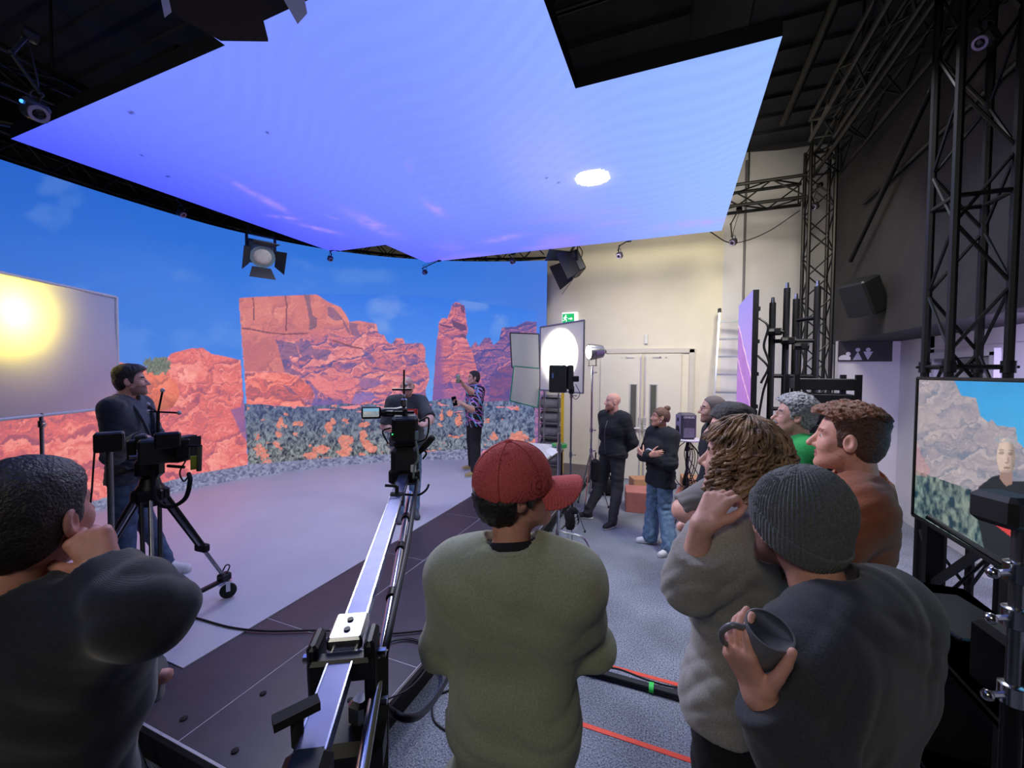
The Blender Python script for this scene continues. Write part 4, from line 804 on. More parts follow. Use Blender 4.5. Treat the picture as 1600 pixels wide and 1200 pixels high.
# shelf of grey rolls, yellow plank beside it
o = thing('roll_shelf', 'narrow steel shelf stacked with grey rolls behind the net scrims', 'shelf', (-2.1, 6.6, .2)); q0 = atd(861, 650, 7.45); x, y = q0[0], q0[1]; ROLL_ = mat('grey_roll', (120, 122, 126), .7, noise=.15, scale=12)
mb = MB()
for dx_ in (-.18, .18):
    for dy in (-.15, .15): mb.box((x+dx_, y+dy, .92), (.025, .025, 1.43))
mb.build('shelf_upright', STEEL, o)
for k in range(6): MB().box((x, y, .30+.255*k), (.38, .32, .015)).build('shelf_board', STEEL, o)
for k in range(5): mb = MB().tube((x-.17, y-.02, .425+.255*k), (x+.17, y-.02, .425+.255*k), .105, 18); mb.tube((x-.175, y-.02, .425+.255*k), (x+.175, y-.02, .425+.255*k), .03, 10); mb.build('roll', ROLL_, o, 40)
mb = MB().bar((x+.24, y-.1, .206), (x+.24, y-.1, 1.63), .05, .03, (0, 1, 0)); mb.bar((x+.24, y-.1, 1.62), (x+.24, y-.1, 1.63), .056, .036, (0, 1, 0)); tag(mb.build('yellow_plank', mat('yellow_paint', (214, 176, 40), .5, noise=.08)), 'yellow plank standing upright beside the shelf of grey rolls', 'plank')
o = thing('white_table', 'white-topped trestle table with a tape roll behind the red cap', 'table', (-1.78, 5.4, .2)); MB().box((-1.80, 5.4, .905), (.6, .95, .035), bev=.006).build('table_top', mat('table_white', (226, 226, 222), .45, noise=.03), o); MB().box((-1.80, 5.4, .862), (.54, .88, .05)).build('table_apron', BLACK, o)
for dx_ in (-.25, .25):
    for dy in (-.40, .40): MB().box((-1.80+dx_, 5.4+dy, .52), (.035, .035, .635)).build('leg', BLACK, o)
GTAPE = mat('green_tape', (52, 168, 84), .5, noise=.05); q = atz(874, 698, .93); o = thing('tape_roll', 'roll of bright green tape on the white table', 'tape', (q[0], q[1], .9225)); MB().lathe([(.075, 0), (.108, 0), (.108, .05), (.075, .05), (.075, 0)], (q[0], q[1], .9225), (0, 0, 1), 28).build('tape_winding', GTAPE, o, 40); MB().lathe([(.068, .001), (.075, .001), (.075, .049), (.068, .049), (.068, .001)], (q[0], q[1], .9225), (0, 0, 1), 24).build('cardboard_core', mat('card_core', (176, 150, 116), .8, noise=.1), o, 40)
tag(MB().prism([atz(x, y, .9225) for x, y in ((852, 705), (862, 698), (872, 706), (862, 713))], (0, 0, .002)).build('paper_sheet', mat('paper', (240, 240, 238), .8, noise=.02)), 'white paper sheet on the white table', 'paper')
# grip stand with sandbag-like glove bag near the cap
c = atz(893, 838, 0); o = thing('grip_stand', 'chrome grip stand with splayed turtle legs beside the red cap', 'stand', (c[0]-.05, c[1], 0)); x, y = atd(872, 850, 4.4)[:2]
MB().tube((x, y, .2), (x, y, 1.35), .017, 12).build('column', CHROME, o, 40)
for a in (.05, 1.5, -1.35): MB().path([(x, y, .30), (x+.08*math.cos(a), y+.08*math.sin(a), .29), (x+.28*math.cos(a), y+.28*math.sin(a), .25), (x+.38*math.cos(a), y+.38*math.sin(a), .014)], .012, 8, 5).build('leg', CHROME, o, 40)
for z in (.28, .75, 1.2): mb = MB().tube((x, y, z-.04), (x, y, z+.04), .028, 12); mb.tube((x, y, z), (x-.07, y-.02, z), .008, 6); mb.build('clamp', CHROME, o, 40)
bg = atd(893, 812, 4.55); o = thing('glove_bag', 'black fabric pouch with white lettering hung on a stand leg', 'bag', bg); rs = np.random.RandomState(3); mb = MB(); mb.ball(bg, .11, 14, (.75, .6, 1.05)); mb.v = [tuple(np.array(v)+.022*np.sin(np.array([v[2]*60, v[0]*55, v[1]*50]))) for v in mb.v]; mb.build('pouch', DUV, o, 'all')
mb = MB(); mb.ball(bg+np.array([.03, -.02, .10]), .06, 10, (.8, .6, .9)); mb.tube(bg+np.array([0, 0, .1]), bg+np.array([.0, .05, .24]), .01, 6); mb.build('pouch_flap', DUV, o, 'all')
def text(body, name, loc, R, size, m, parent, ext=.001):
    cu = bpy.data.curves.new(name, 'FONT'); cu.body = body; cu.size = size; cu.extrude = ext; cu.align_x = 'CENTER'; cu.align_y = 'CENTER'; cu.materials.append(m)
    o_ = bpy.data.objects.new(name, cu); COL.objects.link(o_); M4 = Matrix(np.vstack([np.hstack([np.array(R), np.array(loc).reshape(3, 1)]), [0, 0, 0, 1]]).tolist()); dg = bpy.context.evaluated_depsgraph_get(); me = bpy.data.meshes.new_from_object(o_.evaluated_get(dg)); bpy.data.objects.remove(o_); me.transform(M4); return link(name, me, parent)
v = unit(-np.array([bg[0], bg[1], 0])); xr = np.cross([0, 0, 1.0], v); mb = MB()
for k in range(5):                       # a column of slanted white strokes, as the print on the pouch reads at this size
    q = bg+v*.085+xr*(.055-.006*abs(k-2))+np.array([0, 0, .075-.036*k])
    for a_, b_ in (((-.014, .010), (.014, .014)), ((.014, .014), (-.012, -.010)), ((-.012, -.010), (.013, -.008))): mb.bar(q+xr*a_[0]+np.array([0, 0, a_[1]]), q+xr*b_[0]+np.array([0, 0, b_[1]]), .006, .004, v)
mb.build('printed_marks', mat('letter_white', (220, 220, 220), .7, noise=.02), o)
# cardboard boxes, bag, powered speaker on a stand with cables
PINK = mat('pink_card', (176, 112, 104), .85, noise=.08, scale=12, bump=.05); TANC = mat('tan_card', (188, 140, 104), .85, noise=.08, scale=12, bump=.05)
def carton(c, d, a, lb, m):
    o = thing('cardboard_box', lb, 'box', (c[0], c[1], c[2]-d[2]/2), 'cardboard boxes'); R = rotz(a); MB().box(c, d, R, .004).build('box_body', m, o); MB().box(np.array(c)+np.array([0, 0, d[2]/2+.001]), (d[0], .05, .002), R).build('packing_tape', mat('packing_tape', (150, 120, 96), .3, noise=.05), o); mb = MB()
    for sx in (-1, 1): mb.box(np.array(c)+R@np.array([0, sx*d[1]*.25, d[2]/2+.004]), (d[0]*.99, d[1]*.49, .004), R)
    mb.build('box_flap', m, o)
q = atz(1000, 802, 0); carton((q[0]+.02, q[1]+.22, .14), (.50, .42, .28), .15, 'pinkish cardboard box on the carpet behind the woman with the bun', PINK); q = atz(1065, 815, 0); carton((q[0]+.16, q[1]+.40, .15), (.46, .42, .30), -.1, 'reddish cardboard box under the cable stand', PINK); carton((q[0]+.18, q[1]+.46, .408), (.38, .30, .20), .1, 'tan cardboard box on top of the reddish box', TANC); q = atz(985, 770, 0); carton((q[0]+.12, q[1]+.35, .09), (.30, .28, .18), .4, 'tan cardboard box beside the double doors', TANC)
c = atd(1072, 665, 5.3); sx, sy = c[0]+.02, c[1]; o = thing('monitor_speaker', 'dark studio monitor speaker on a round white tray stand behind the woman', 'speaker', (c[0], c[1], 1.2)); R = frame_to([-.93, -.36, 0]); SPK = mat('speaker_violet', (62, 60, 78), .5, noise=.1)
zc = c[2]; MB().box((c[0], c[1], zc), (.19, .20, .33), R, .025).build('speaker_cabinet', SPK, o); MB().box(np.array([c[0], c[1], zc])+R[:, 1]*.103+R[:, 2]*.0, (.16, .006, .28), R, .002).build('speaker_front', mat('speaker_lilac', (132, 124, 158), .6, noise=.15, scale=120), o)
MB().lathe([(.055, 0), (.05, .006), (.02, .002), (.0001, .008)], np.array([c[0], c[1], zc-.05])+R[:, 1]*.106, R[:, 1], 20).build('woofer', RUBBER, o, 40); MB().lathe([(.028, 0), (.02, .004), (.0001, .006)], np.array([c[0], c[1], zc+.08])+R[:, 1]*.106, R[:, 1], 16).build('tweeter', RUBBER, o, 40)
nn_ = -R[:, 0]; text('GENELEC', 'lettering', np.array([c[0], c[1], zc+.115])+nn_*.0965, np.array([np.cross([0, 0, 1.0], nn_), [0, 0, 1.0], nn_]).T, .034, ICON, o); MB().box(np.array([c[0], c[1], zc-.08])+nn_*.097, (.004, .14, .12), R).build('rear_panel', mat('panel_grey', (120, 116, 136), .4, .3, noise=.3, scale=60), o)
o = thing('tray_stand', 'tripod stand with round white tray wound with black cables', 'stand', (sx, sy, 0)); stand(o, sx, sy, 0, zc-.20, .016, .40, .1, BLACK); MB().lathe([(.0001, 0), (.17, 0), (.175, .012), (.17, .02), (.0001, .02)], (sx, sy, zc-.187), (0, 0, 1), 28).build('round_tray', mat('tray_white', (214, 212, 222), .4, noise=.03), o, 40)
mb = MB(); rs = np.random.RandomState(11)
for k in range(9):
    a = rs.uniform(0, 6.28); r = rs.uniform(.08, .20); mb.path([(sx+.03*math.cos(a), sy-.03, zc-.2), (sx+r*math.cos(a), sy+r*.6*math.sin(a), zc-.34-.1*rs.rand()), (sx+r*1.1*math.cos(a+.8), sy+r*.7*math.sin(a+.8), zc-.62-.1*rs.rand()), (sx+r*.5*math.cos(a+2), sy+r*.5*math.sin(a+2), zc-.78), (sx+.02*math.cos(a), sy+.02*math.sin(a), zc-.45)], .006, 5, 6)
mb.build('hanging_cables', CABLE, o, 'all')
q = atz(925, 788, 0); q = q+np.array([.05, .35, 0]); o = thing('kit_bag', 'black equipment bag on the carpet under the lamp stand', 'bag', (q[0], q[1]+.25, 0)); mb = MB().box((q[0]+.02, q[1]+.25, .12), (.42, .26, .24), rotz(.3), .05); mb.build('bag_body', DUV, o, 60); MB().path([(q[0]-.1, q[1]+.22, .22), (q[0]-.05, q[1]+.2, .34), (q[0]+.1, q[1]+.26, .34), (q[0]+.14, q[1]+.28, .22)], .012, 6, 6).build('bag_handle', DUV, o, 'all'); MB().tube((q[0]-.12, q[1]+.12, .15), (q[0]+.2, q[1]+.2, .15), .006, 6).build('bag_zip', STEEL, o, 40)
c2 = atd(930, 735, 5.5); mb = MB().box((c2[0], c2[1], c2[2]), (.12, .10, .30), rotz(.4), .03); mb.tube(c2+np.array([0, 0, .13]), c2+np.array([.0, .03, .24]), .01, 6); tag(mb.build('hanging_pouch', DUV), 'black pouch hanging on the chrome lamp stand', 'bag')

# ------------------------------------------------------------------ cables on the floor
c0 = atz(905, 1040, .03); c1 = atz(1100, 1095, .03); mb = MB(); rs = np.random.RandomState(5); o = thing('cable_bundle', 'thick bundle of black cables bound with green tape on the carpet', 'cable', (c0+c1)/2*[1, 1, 0])
d_ = unit((c1-c0)*[1, 1, 0]); n_ = np.array([-d_[1], d_[0], 0])
for k in range(7):
    off = n_*(.012*(k % 4-1.5))+np.array([0, 0, .012 if k < 4 else .030]); mb.path([c0*[1, 1, 0]-d_*.5+off, c0*[1, 1, 0]+off*1.1+n_*.006*math.sin(k), (c0+c1)/2*[1, 1, 0]+off, c1*[1, 1, 0]+off*1.1, c1*[1, 1, 0]+d_*.35+off], .0115, 7, 6)
mb.build('cable_run', CABLE, o, 'all')
GRT = mat('neon_green_tape', (60, 220, 90), .5, noise=.04)
for px, py in ((916, 1041), (1023, 1077)): q = c0+(c1-c0)*((px-905)/195); mb = MB().tube(q*[1, 1, 0]-d_*.014+np.array([0, 0, .022]), q*[1, 1, 0]+d_*.014+np.array([0, 0, .022]), .037, 14); mb.v = [(a, b, max(.001, .7*(z-.022)+.022)) for a, b, z in mb.v]; mb.build('tape_band', GRT, o, 40)
tag(MB().path([atz(915, 1046, .05), atz(960, 1044, .055), atz(1010, 1062, .05), atz(1050, 1073, .012), atz(1095, 1075, .012)], .006, 6, 8).build('thin_cable', CABLE, None, 'all'), 'thin black cable straying off the bound cable bundle', 'cable')
def cable(pts, r, lb, nm='floor_cable', m=CABLE): return tag(MB().path(pts, r, 7, 10).build(nm, m, None, 'all'), lb, 'cable')
z = .2+.014
cable([atz(265, 962, z), atz(300, 964, z), atz(360, 980, z), atz(420, 986, z), atz(500, 985, z), atz(600, 990, z), atz(690, 982, z)], .007, 'black cable running across the stage from the tripod to the crane')
cable([atz(596, 1005, z), atz(640, 997, z), atz(665, 1010, z-.0), atz(668, 1040, z), atz(640, 1075, z), atz(600, 1095, z)], .005, 'thin cable loop lying on the stage edge beside the crane mast'); cable([atz(570, 1020, z), atz(620, 1000, z), atz(655, 1003, z), atz(690, 1025, z+.01)], .005, 'thin cable crossing the stage towards the sage sweatshirt')
cable([atz(712, 1075, .006), atz(680, 1090, .006), atz(678, 1125, .006), atz(710, 1150, .006)], .006, 'thin cable looping on the carpet by the sage sweatshirt'); cable([atz(714, 1095, .006), atz(698, 1110, .006), atz(704, 1140, .006), atz(716, 1152, .006)], .006, 'second thin cable loop on the carpet by the sage sweatshirt')

# ------------------------------------------------------------------ camera crane
CR = mat('crane_silver', (116, 120, 158), .5, .8, noise=.08, scale=20)
p0 = atd(470, 1235, .72); p1 = atd(632, 744, 2.30); D_ = unit(p1-p0); Rj = frame_to(D_); xj, uj = Rj[:, 0], Rj[:, 2]
pv = atd(556, 985, 1.06); t0 = (pv-p0)@D_; pv = p0+D_*t0
o = thing('camera_crane', 'silver and black camera jib arm reaching out over the stage', 'camera crane', (pv[0]+.03, pv[1], 0))
crane = o; MB().bar(p0, p1, .052, .045).build('upper_beam', CR, o); mb = MB()
for sx in (-1, 1): mb.bar(p0+xj*sx*.0275+uj*.02, p1+xj*sx*.0275+uj*.02, .004, .010)
mb.build('edge_strip', CHROME, o)
l0 = p0+xj*.085-uj*.085; l1 = p1+xj*.03-uj*.10; MB().tube(l0, l1, .014, 12).build('lower_rod', CHROME, o, 40)
for f in (.42, .62, .80): q = l0+(l1-l0)*f; MB().tube(q-D_*.02, q+D_*.02, .020, 12).build('rod_collar', BLACK, o, 40)
MB().box(pv+uj*.035, (.085, .10, .035), Rj, .006).build('beam_clamp', STEEL, o); mb = MB()
for k in (-.018, .018): mb.tube(pv+uj*.05+D_*k*1.0, pv+uj*.056+D_*k, .008, 8)
mb.build('clamp_bolt', BLACK, o, 40)
mb = MB()
for sx in (-1, 1): mb.box(pv+xj*sx*.065-uj*.06-D_*.045, (.026, .08, .24), Rj, .008)
mb.box(pv-uj*.002-D_*.075, (.15, .04, .06), Rj, .008); mb.build('pivot_cheek', BLACK, o)
for sx in (-1, 1): mb = MB().tube(pv+xj*sx*.078-D_*.04, pv+xj*sx*.098-D_*.04, .011, 8); mb.tube(pv+xj*sx*.078-uj*.13-D_*.045, pv+xj*sx*.10-uj*.13-D_*.045, .011, 8); mb.build('pivot_bolt', CHROME, o, 40)
ms = pv+xj*.075-uj*.1-D_*.03; mx_, my_ = ms[0], ms[1]
MB().bar((mx_, my_, .55), (mx_, my_, pv[2]-.02), .03, .045, (0, 1, 0)).build('mast_strut', BLACK, o); MB().tube((mx_-.06, my_-.05, .45), (mx_-.06, my_-.05, 1.06), .028, 12).build('mast_tube', BLACK, o, 40)
MB().box((mx_-.05, my_-.04, 1.06), (.17, .14, .10), Rj, .02).build('mast_head', BLACK, o); MB().box((mx_-.03, my_-.03, 1.14), (.05, .05, .06), bev=.01).build('pan_brake', STEEL, o)
for k in range(2): mb = MB(); q = np.array([mx_-.10+.07*k, my_-.11, 1.02]); mb.lathe([(.028, 0), (.034, .004), (.034, .014), (.0001, .016)], q, (-.1, -.8, .5), 16); mb.build('adjust_dial', mat('dial_grey', (70, 72, 78), .4, .5, noise=.1), o, 40)
kb = p0+D_*(t0-.26)+uj*.05-xj*.035; mb = MB().tube(kb-uj*.05, kb+uj*.012, .012, 10); mb.bar(kb+uj*.018-xj*.035-D_*.02, kb+uj*.018+xj*.035+D_*.02, .026, .018, uj); mb.build('wing_knob', RUBBER, o, 40)
MB().box(p0+D_*(t0-.33)-uj*.01, (.085, .09, .08), Rj, .015).build('rear_clamp', BLACK, o)
for a in (.6, 2.7, 4.8): MB().tube((mx_-.06, my_-.05, .75), (mx_-.06+.36*math.cos(a), my_-.05+.36*math.sin(a), .012), .018, 10).build('leg', BLACK, o, 40)
kb2 = p0+(p1-p0)*.80; mb = MB().tube(kb2+uj*.02, kb2+uj*.065, .009, 8); mb.tube(kb2+uj*.065, kb2+uj*.07-xj*.055, .007, 8); mb.tube(kb2-xj*.03, kb2+xj*.03, .034, 12); mb.build('lock_lever', RUBBER, o, 40)
kb3 = p0+(p1-p0)*.88; MB().path([kb3+xj*.02-uj*.03, kb3+xj*.09-uj*.035, kb3+xj*.13-uj*.01, kb3+xj*.145+uj*.02], .006, 6, 5).build('cable_hook', RUBBER, o, 'all')
MB().box(p1+uj*.0, (.17, .06, .10), Rj, .02).build('head_bracket', BLACK, o)
# the camera on the crane
h0 = p1+np.array([0, 0, .02])+D_*.02; vd = unit(np.array([p1[0], p1[1], 0])); Rc = frame_to(vd); xr = Rc[:, 0]; o = thing('crane_camera', 'black cinema camera on the crane tip pointing at the presenter', 'camera', h0)
MB().box(h0+np.array([0, 0, .075]), (.15, .15, .15), Rc, .025).build('remote_head', DARK, o); MB().box(h0+np.array([0, 0, .165]), (.12, .13, .035), Rc, .008).build('mount_plate', BLACK, o)
cb_ = h0+np.array([0, 0, .25]); MB().box(cb_, (.14, .20, .145), Rc, .015).build('camera_body', DARK, o); MB().box(cb_-vd*.105, (.125, .03, .13), Rc, .01).build('battery', BLACK, o); MB().lathe([(.05, .08), (.055, .1), (.055, .2), (.06, .22), (.05, .23)], cb_, vd, 16).build('lens', BLACK, o, 40)
mb = MB(); mb.bar(cb_+np.array([0, 0, .10])-vd*.08, cb_+np.array([0, 0, .10])+vd*.1, .02, .02); mb.bar(cb_+np.array([0, 0, .06])-vd*.07, cb_+np.array([0, 0, .10])-vd*.07, .02, .02); mb.bar(cb_+np.array([0, 0, .06])+vd*.09, cb_+np.array([0, 0, .10])+vd*.09, .02, .02); mb.bar(cb_+np.array([0, 0, .085])-xr*.08, cb_+np.array([0, 0, .085])+xr*.05, .03, .015); mb.build('top_handle', BLACK, o)
mc = atd(580, 645, 2.32); MB().box(mc, (.105, .02, .068), Rc, .006).build('viewfinder_body', BLACK, o); gq = [(-.046, -.0115, -.022), (.046, -.0115, -.022), (.046, -.0115, .027), (-.046, -.0115, .027)]
ga, gb = np.meshgrid(np.linspace(-.043, .043, 40), np.linspace(-.022, .027, 24)); P = mc[None, None]+ga[..., None]*xr+gb[..., None]*Rc[:, 2]-vd*.0115
s_ = grid_mesh('viewfinder_screen', P, screen_mat('viewfinder_picture', .9), o); t_ = fbm(ga*60, gb*60, 3, 2).reshape(-1)[:, None]; img = L3((90, 130, 150))*(1-t_)+L3((206, 190, 180))*t_; sk = (gb.reshape(-1) > .008)[:, None]; img = np.where(sk, L3((130, 180, 214)), img); br = (gb.reshape(-1) < -.016)[:, None]; img = np.where(br, np.where((np.sin(ga.reshape(-1)*700) > .2)[:, None], L3((220, 220, 220)), L3((20, 20, 20))), img); set_picture(s_.data, img)
mb = MB().lathe([(.018, -.06), (.028, -.04), (.028, .03), (.034, .05), (.034, .06)], mc+xr*.11+np.array([0, 0, .0]), xr, 14); mb.tube(mc+xr*.06, cb_+np.array([0, 0, .085])-xr*.06, .012, 8); mb.build('viewfinder_arm', BLACK, o, 40)
tp = cb_+np.array([0, 0, .11])-xr*.005; mb = MB().tube(tp, tp+np.array([0, 0, .215]), .0055, 8); mb.build('tracking_mast', BLACK, o, 40); mb = MB().tube(tp+np.array([0, 0, .105])-xr*.065, tp+np.array([0, 0, .105])+xr*.04, .006, 8); mb.build('tracking_crossbar', BLACK, o, 40)
for q in (tp+np.array([0, 0, .13])+xr*.012, tp+np.array([0, 0, .07])): MB().ball(q, .010, 8).build('marker_ball', mat('marker_silver', (190, 190, 196), .4, .3, noise=.05), o, 'all')
MB().box(tp+np.array([0, 0, .03]), (.035, .035, .05), Rc, .008).build('mast_clamp', STEEL, o)
g0 = h0+np.array([0, 0, .10])+xr*.075; g1 = atd(676, 683, 2.28); MB().path([g0, g0+(g1-g0)*.35, g1], [.010, .016, .019, .019], 10, 6).build('pan_handle', RUBBER, o, 'all'); MB().path([g0+(g1-g0)*.3, g0+(g1-g0)*.3+np.array([0, 0, -.03])+xr*.02, g0+(g1-g0)*.3+np.array([0, 0, -.06])], .006, 6, 5).build('handle_hook', RUBBER, o, 'all')
MB().box(cb_-vd*.11+xr*.045+np.array([0, 0, -.03]), (.05, .02, .05), Rc, .004).build('wireless_box', mat('teal_grey', (120, 150, 160), .4, .4, noise=.1), o)
mb = MB()
mb.path([cb_+xr*.075+np.array([0, 0, .03]), cb_+xr*.13+np.array([0, 0, .05]), cb_+xr*.12-np.array([0, 0, .06]), cb_+xr*.06-np.array([0, 0, .10]), h0+xr*.05+np.array([0, 0, .02])], .006, 6, 6); mb.path([cb_-xr*.075, cb_-xr*.12+np.array([0, 0, -.02]), cb_-xr*.09-np.array([0, 0, .09])], .005, 6, 6); mb.build('camera_cable', CABLE, o, 'all')
MB().path([cb_+xr*.05-vd*.1-np.array([0, 0, .02]), cb_+xr*.07-vd*.11-np.array([0, 0, .15]), h0+xr*.05-vd*.1+np.array([0, 0, .05]), h0+xr*.045-vd*.09-np.array([0, 0, .02])], .006, 6, 6).build('grey_hose', mat('hose_grey', (120, 140, 136), .5, noise=.1), o, 'all')
MB().box(h0+xr*.045-vd*.09+np.array([0, 0, .035]), (.03, .02, .04), Rc, .004).build('white_connector', mat('connector_white', (214, 216, 220), .5, noise=.03), o)
MB().ball(cb_-vd*.115-xr*.065+np.array([0, 0, -.02]), .004, 6).build('status_light', mat('green_led', (60, 220, 120), .3, emit=((60, 230, 120), 2.0), noise=.01), o)
MB().path([h0+xr*.05-vd*.09-np.array([0, 0, .02]), p1+xj*.07-uj*.02, p0+(p1-p0)*.78+xj*.085+uj*.0, p0+(p1-p0)*.55+xj*.09-uj*.03, atd(605, 1000, 1.12), atd(594, 1075, 1.13), atd(612, 1112, 1.2), atd(655, 1118, 1.3), atz(690, 1078, .25), atz(702, 1050, .10), atz(690, 1045, .02)], .011, 7, 10).build('camera_cable', CABLE, crane, 'all')

# ------------------------------------------------------------------ tripod camera on the stage
zs = .206; Wh = [np.array([-2.75, 1.37, zs]), np.array([-3.24, 2.11, zs]), np.array([-3.65, 1.31, zs])]; Cn = sum(Wh)/3; hub = np.array([Cn[0], Cn[1], 1.20])
o = thing('tripod', 'black camera tripod on a three-wheeled dolly standing on the white floor', 'tripod', (Cn[0], Cn[1], zs))
MB().lathe([(.06, -.10), (.075, -.08), (.075, .02), (.06, .04), (.05, .08)], hub, (0, 0, 1), 18).build('tripod_bowl', BLACK, o, 40)
for W_ in Wh:
    d_ = unit((W_-Cn)*[1, 1, 0]); sd = np.array([-d_[1], d_[0], 0]); tp = hub+d_*.06-np.array([0, 0, .03]); ft = W_-d_*.03+np.array([0, 0, .18]); md = tp+(ft-tp)*.62
    for sx in (-1, 1):
        MB().tube(tp+sd*sx*.045, md+sd*sx*.038, .012, 10).build('leg_tube', BLACK, o, 40)
    MB().tube(tp+sd*0, ft, .013, 10).build('leg_inner', STEEL, o, 40); MB().box(md, (.11, .05, .06), frame_to(d_), .01).build('leg_clamp', BLACK, o); MB().box(tp, (.13, .05, .08), frame_to(d_), .012).build('leg_hinge', BLACK, o)
    MB().bar(Cn*[1, 1, 0]+np.array([0, 0, zs+.15]), ft-np.array([0, 0, .02]), .03, .025).build('dolly_arm', BLACK, o)
    mb = MB().box(ft+np.array([0, 0, .0]), (.07, .08, .06), frame_to(d_), .01); mb.build('foot_lock', BLACK, o); MB().path([ft+np.array([0, 0, .03])+sd*.025, ft+np.array([0, 0, .075])+sd*.02+d_*.03, ft+np.array([0, 0, .075])-sd*.02+d_*.03, ft+np.array([0, 0, .03])-sd*.025], .005, 6, 5).build('foot_loop', BLACK, o, 'all')
    ax = unit(sd*.8+d_*.6); wc = W_+np.array([0, 0, .058]); mb = MB().lathe([(.040, -.014), (.056, -.013), (.058, 0), (.056, .013), (.040, .014)], wc, ax, 22); mb.build('caster_tyre', RUBBER, o, 40); mb = MB().lathe([(.0001, -.010), (.042, -.012), (.042, .012), (.0001, .010)], wc, ax, 22); mb.build('caster_wheel', mat('caster_grey', (150, 152, 156), .4, .3, noise=.05), o, 40)
    mb = MB()
    for sx in (-1, 1): mb.bar(wc+ax*sx*.021, W_+np.array([0, 0, .135])+ax*sx*.021, .028, .004, ax)
    mb.box(W_+np.array([0, 0, .138]), (.055, .055, .008), frame_to(ax)); mb.tube(W_+np.array([0, 0, .135]), W_+np.array([0, 0, .17]), .014, 8); mb.bar(W_+np.array([0, 0, .135]), W_+np.array([0, 0, .125])-d_*.07, .03, .008); mb.build('caster_fork', CHROME, o, 40)
o = thing('tripod_camera', 'black cinema camera rig with tracking markers on the wheeled tripod', 'camera', hub+np.array([0, 0, .08])); fv = unit(np.array([.55, .83, 0])); vw = unit(Cn*[1, 1, 0]); Rc = frame_to(unit(np.array([-.2, 1.0, 0]))); fv = Rc[:, 1]; xr = unit(np.array([vw[1], -vw[0], 0])); RcI = np.array([xr, vw, [0, 0, 1]]).T
MB().box(hub+np.array([0, 0, .15]), (.15, .13, .14), RcI, .03).build('fluid_head', BLACK, o); MB().box(hub+np.array([0, 0, .235]), (.20, .12, .025), RcI, .006).build('base_plate', STEEL, o)
def qd(px, py, D=2.66): return atd(px, py, D)
MB().box(qd(248, 703), (.20, .18, .155), RcI, .012).build('camera_body', DARK, o); MB().box(qd(262, 688, 2.56), (.13, .06, .10), RcI, .01).build('monitor_hood', BLACK, o); MB().box(qd(285, 700), (.07, .14, .13), RcI, .006).build('matte_box', BLACK, o); mb = MB()
for a, b in (((279, 683), (294, 683)), ((294, 683), (294, 718)), ((294, 718), (279, 718))): mb.bar(qd(*a), qd(*b), .01, .15, (0, 1, 0))
mb.build('matte_frame', BLACK, o); MB().box(qd(206, 703), (.045, .10, .13), RcI, .008).build('battery', BLACK, o); MB().box(qd(221, 690), (.06, .1, .09), RcI, .008).build('side_recorder', DARK, o)
MB().tube(qd(262, 728), qd(288, 730), .010, 8).build('lens_rod', BLACK, o, 40); MB().tube(qd(291, 697, 2.6), qd(315, 697, 2.6), .008, 8).build('arm_rod', BLACK, o, 40); MB().tube(qd(312, 697, 2.6), qd(311, 736, 2.6), .014, 10).build('hand_grip', mat('grip_olive', (74, 70, 54), .6, noise=.1), o, 40); MB().box(qd(303, 723, 2.6), (.035, .02, .085), RcI, .012).build('green_filter', mat('lime_pad', (140, 150, 40), .4, noise=.1), o)
cm = qd(247, 645); mb = MB().tube(qd(247, 676), cm, .010, 8); mb.tube(cm, qd(254, 611), .006, 8); mb.tube(qd(232, 643), qd(279, 645), .006, 8); mb.tube(qd(231, 633), cm, .005, 8); mb.build('tracking_cross', BLACK, o, 40); MS = mat('marker_silver', (190, 190, 196), .4, .3, noise=.05)
for q in ((254, 610), (280, 645), (231, 632), (231, 643)): MB().ball(qd(*q), .014, 8).build('marker_ball', MS, o, 'all')
MB().path([qd(290, 720), qd(281, 738), qd(287, 752), qd(294, 745)], .005, 5, 6).build('thin_cable', CABLE, o, 'all'); MB().path([qd(295, 740), qd(297, 752, 2.6), qd(290, 778, 2.58), qd(270, 791, 2.58), qd(250, 788, 2.58), qd(240, 770, 2.6), qd(238, 735, 2.62)], .013, 6, 6).build('strap', DUV, o, 'all')
MB().tube(hub+np.array([0, 0, .16]), qd(182, 742, 2.5), .012, 8).build('pan_bar', BLACK, o, 40); MB().tube(qd(197, 735, 2.52), qd(182, 742, 2.5), .018, 10).build('pan_bar_grip', RUBBER, o, 40)
# small box light on a pole, left of the tripod
c = atd(171, 690, 1.93); o = thing('pole_monitor', 'small black monitor box on a steel pole in front of the cardigan man', 'monitor', (c[0], c[1], 0)); MB().tube((c[0], c[1], .1), (c[0], c[1], c[2]-.045), .012, 14).build('pole', STEEL, o, 40); MB().tube((c[0], c[1], c[2]-.06), (c[0], c[1], c[2]-.02), .008, 10).build('spigot', CHROME, o, 40)
Rm = RcI; MB().box(c, (.105, .08, .09), Rm, .008).build('monitor_box', DARK, o); MB().box(c-Rm[:, 1]*.042, (.09, .004, .078), Rm).build('rear_panel', BLACK, o)
for a in (.5, 2.6, 4.7): MB().tube((c[0], c[1], .45), (c[0]+.20*math.cos(a), c[1]+.20*math.sin(a)-.04, .01), .009, 8).build('leg', STEEL, o, 40)
MB().path([c+Rm[:, 0]*-.05-np.array([0, 0, .04]), c+Rm[:, 0]*-.06-np.array([0, 0, .2]), c+Rm[:, 0]*-.07-np.array([0, 0, .42]), c+Rm[:, 0]*-.02-np.array([0, 0, .7])], .004, 5, 6).build('cable', CABLE, o, 'all')

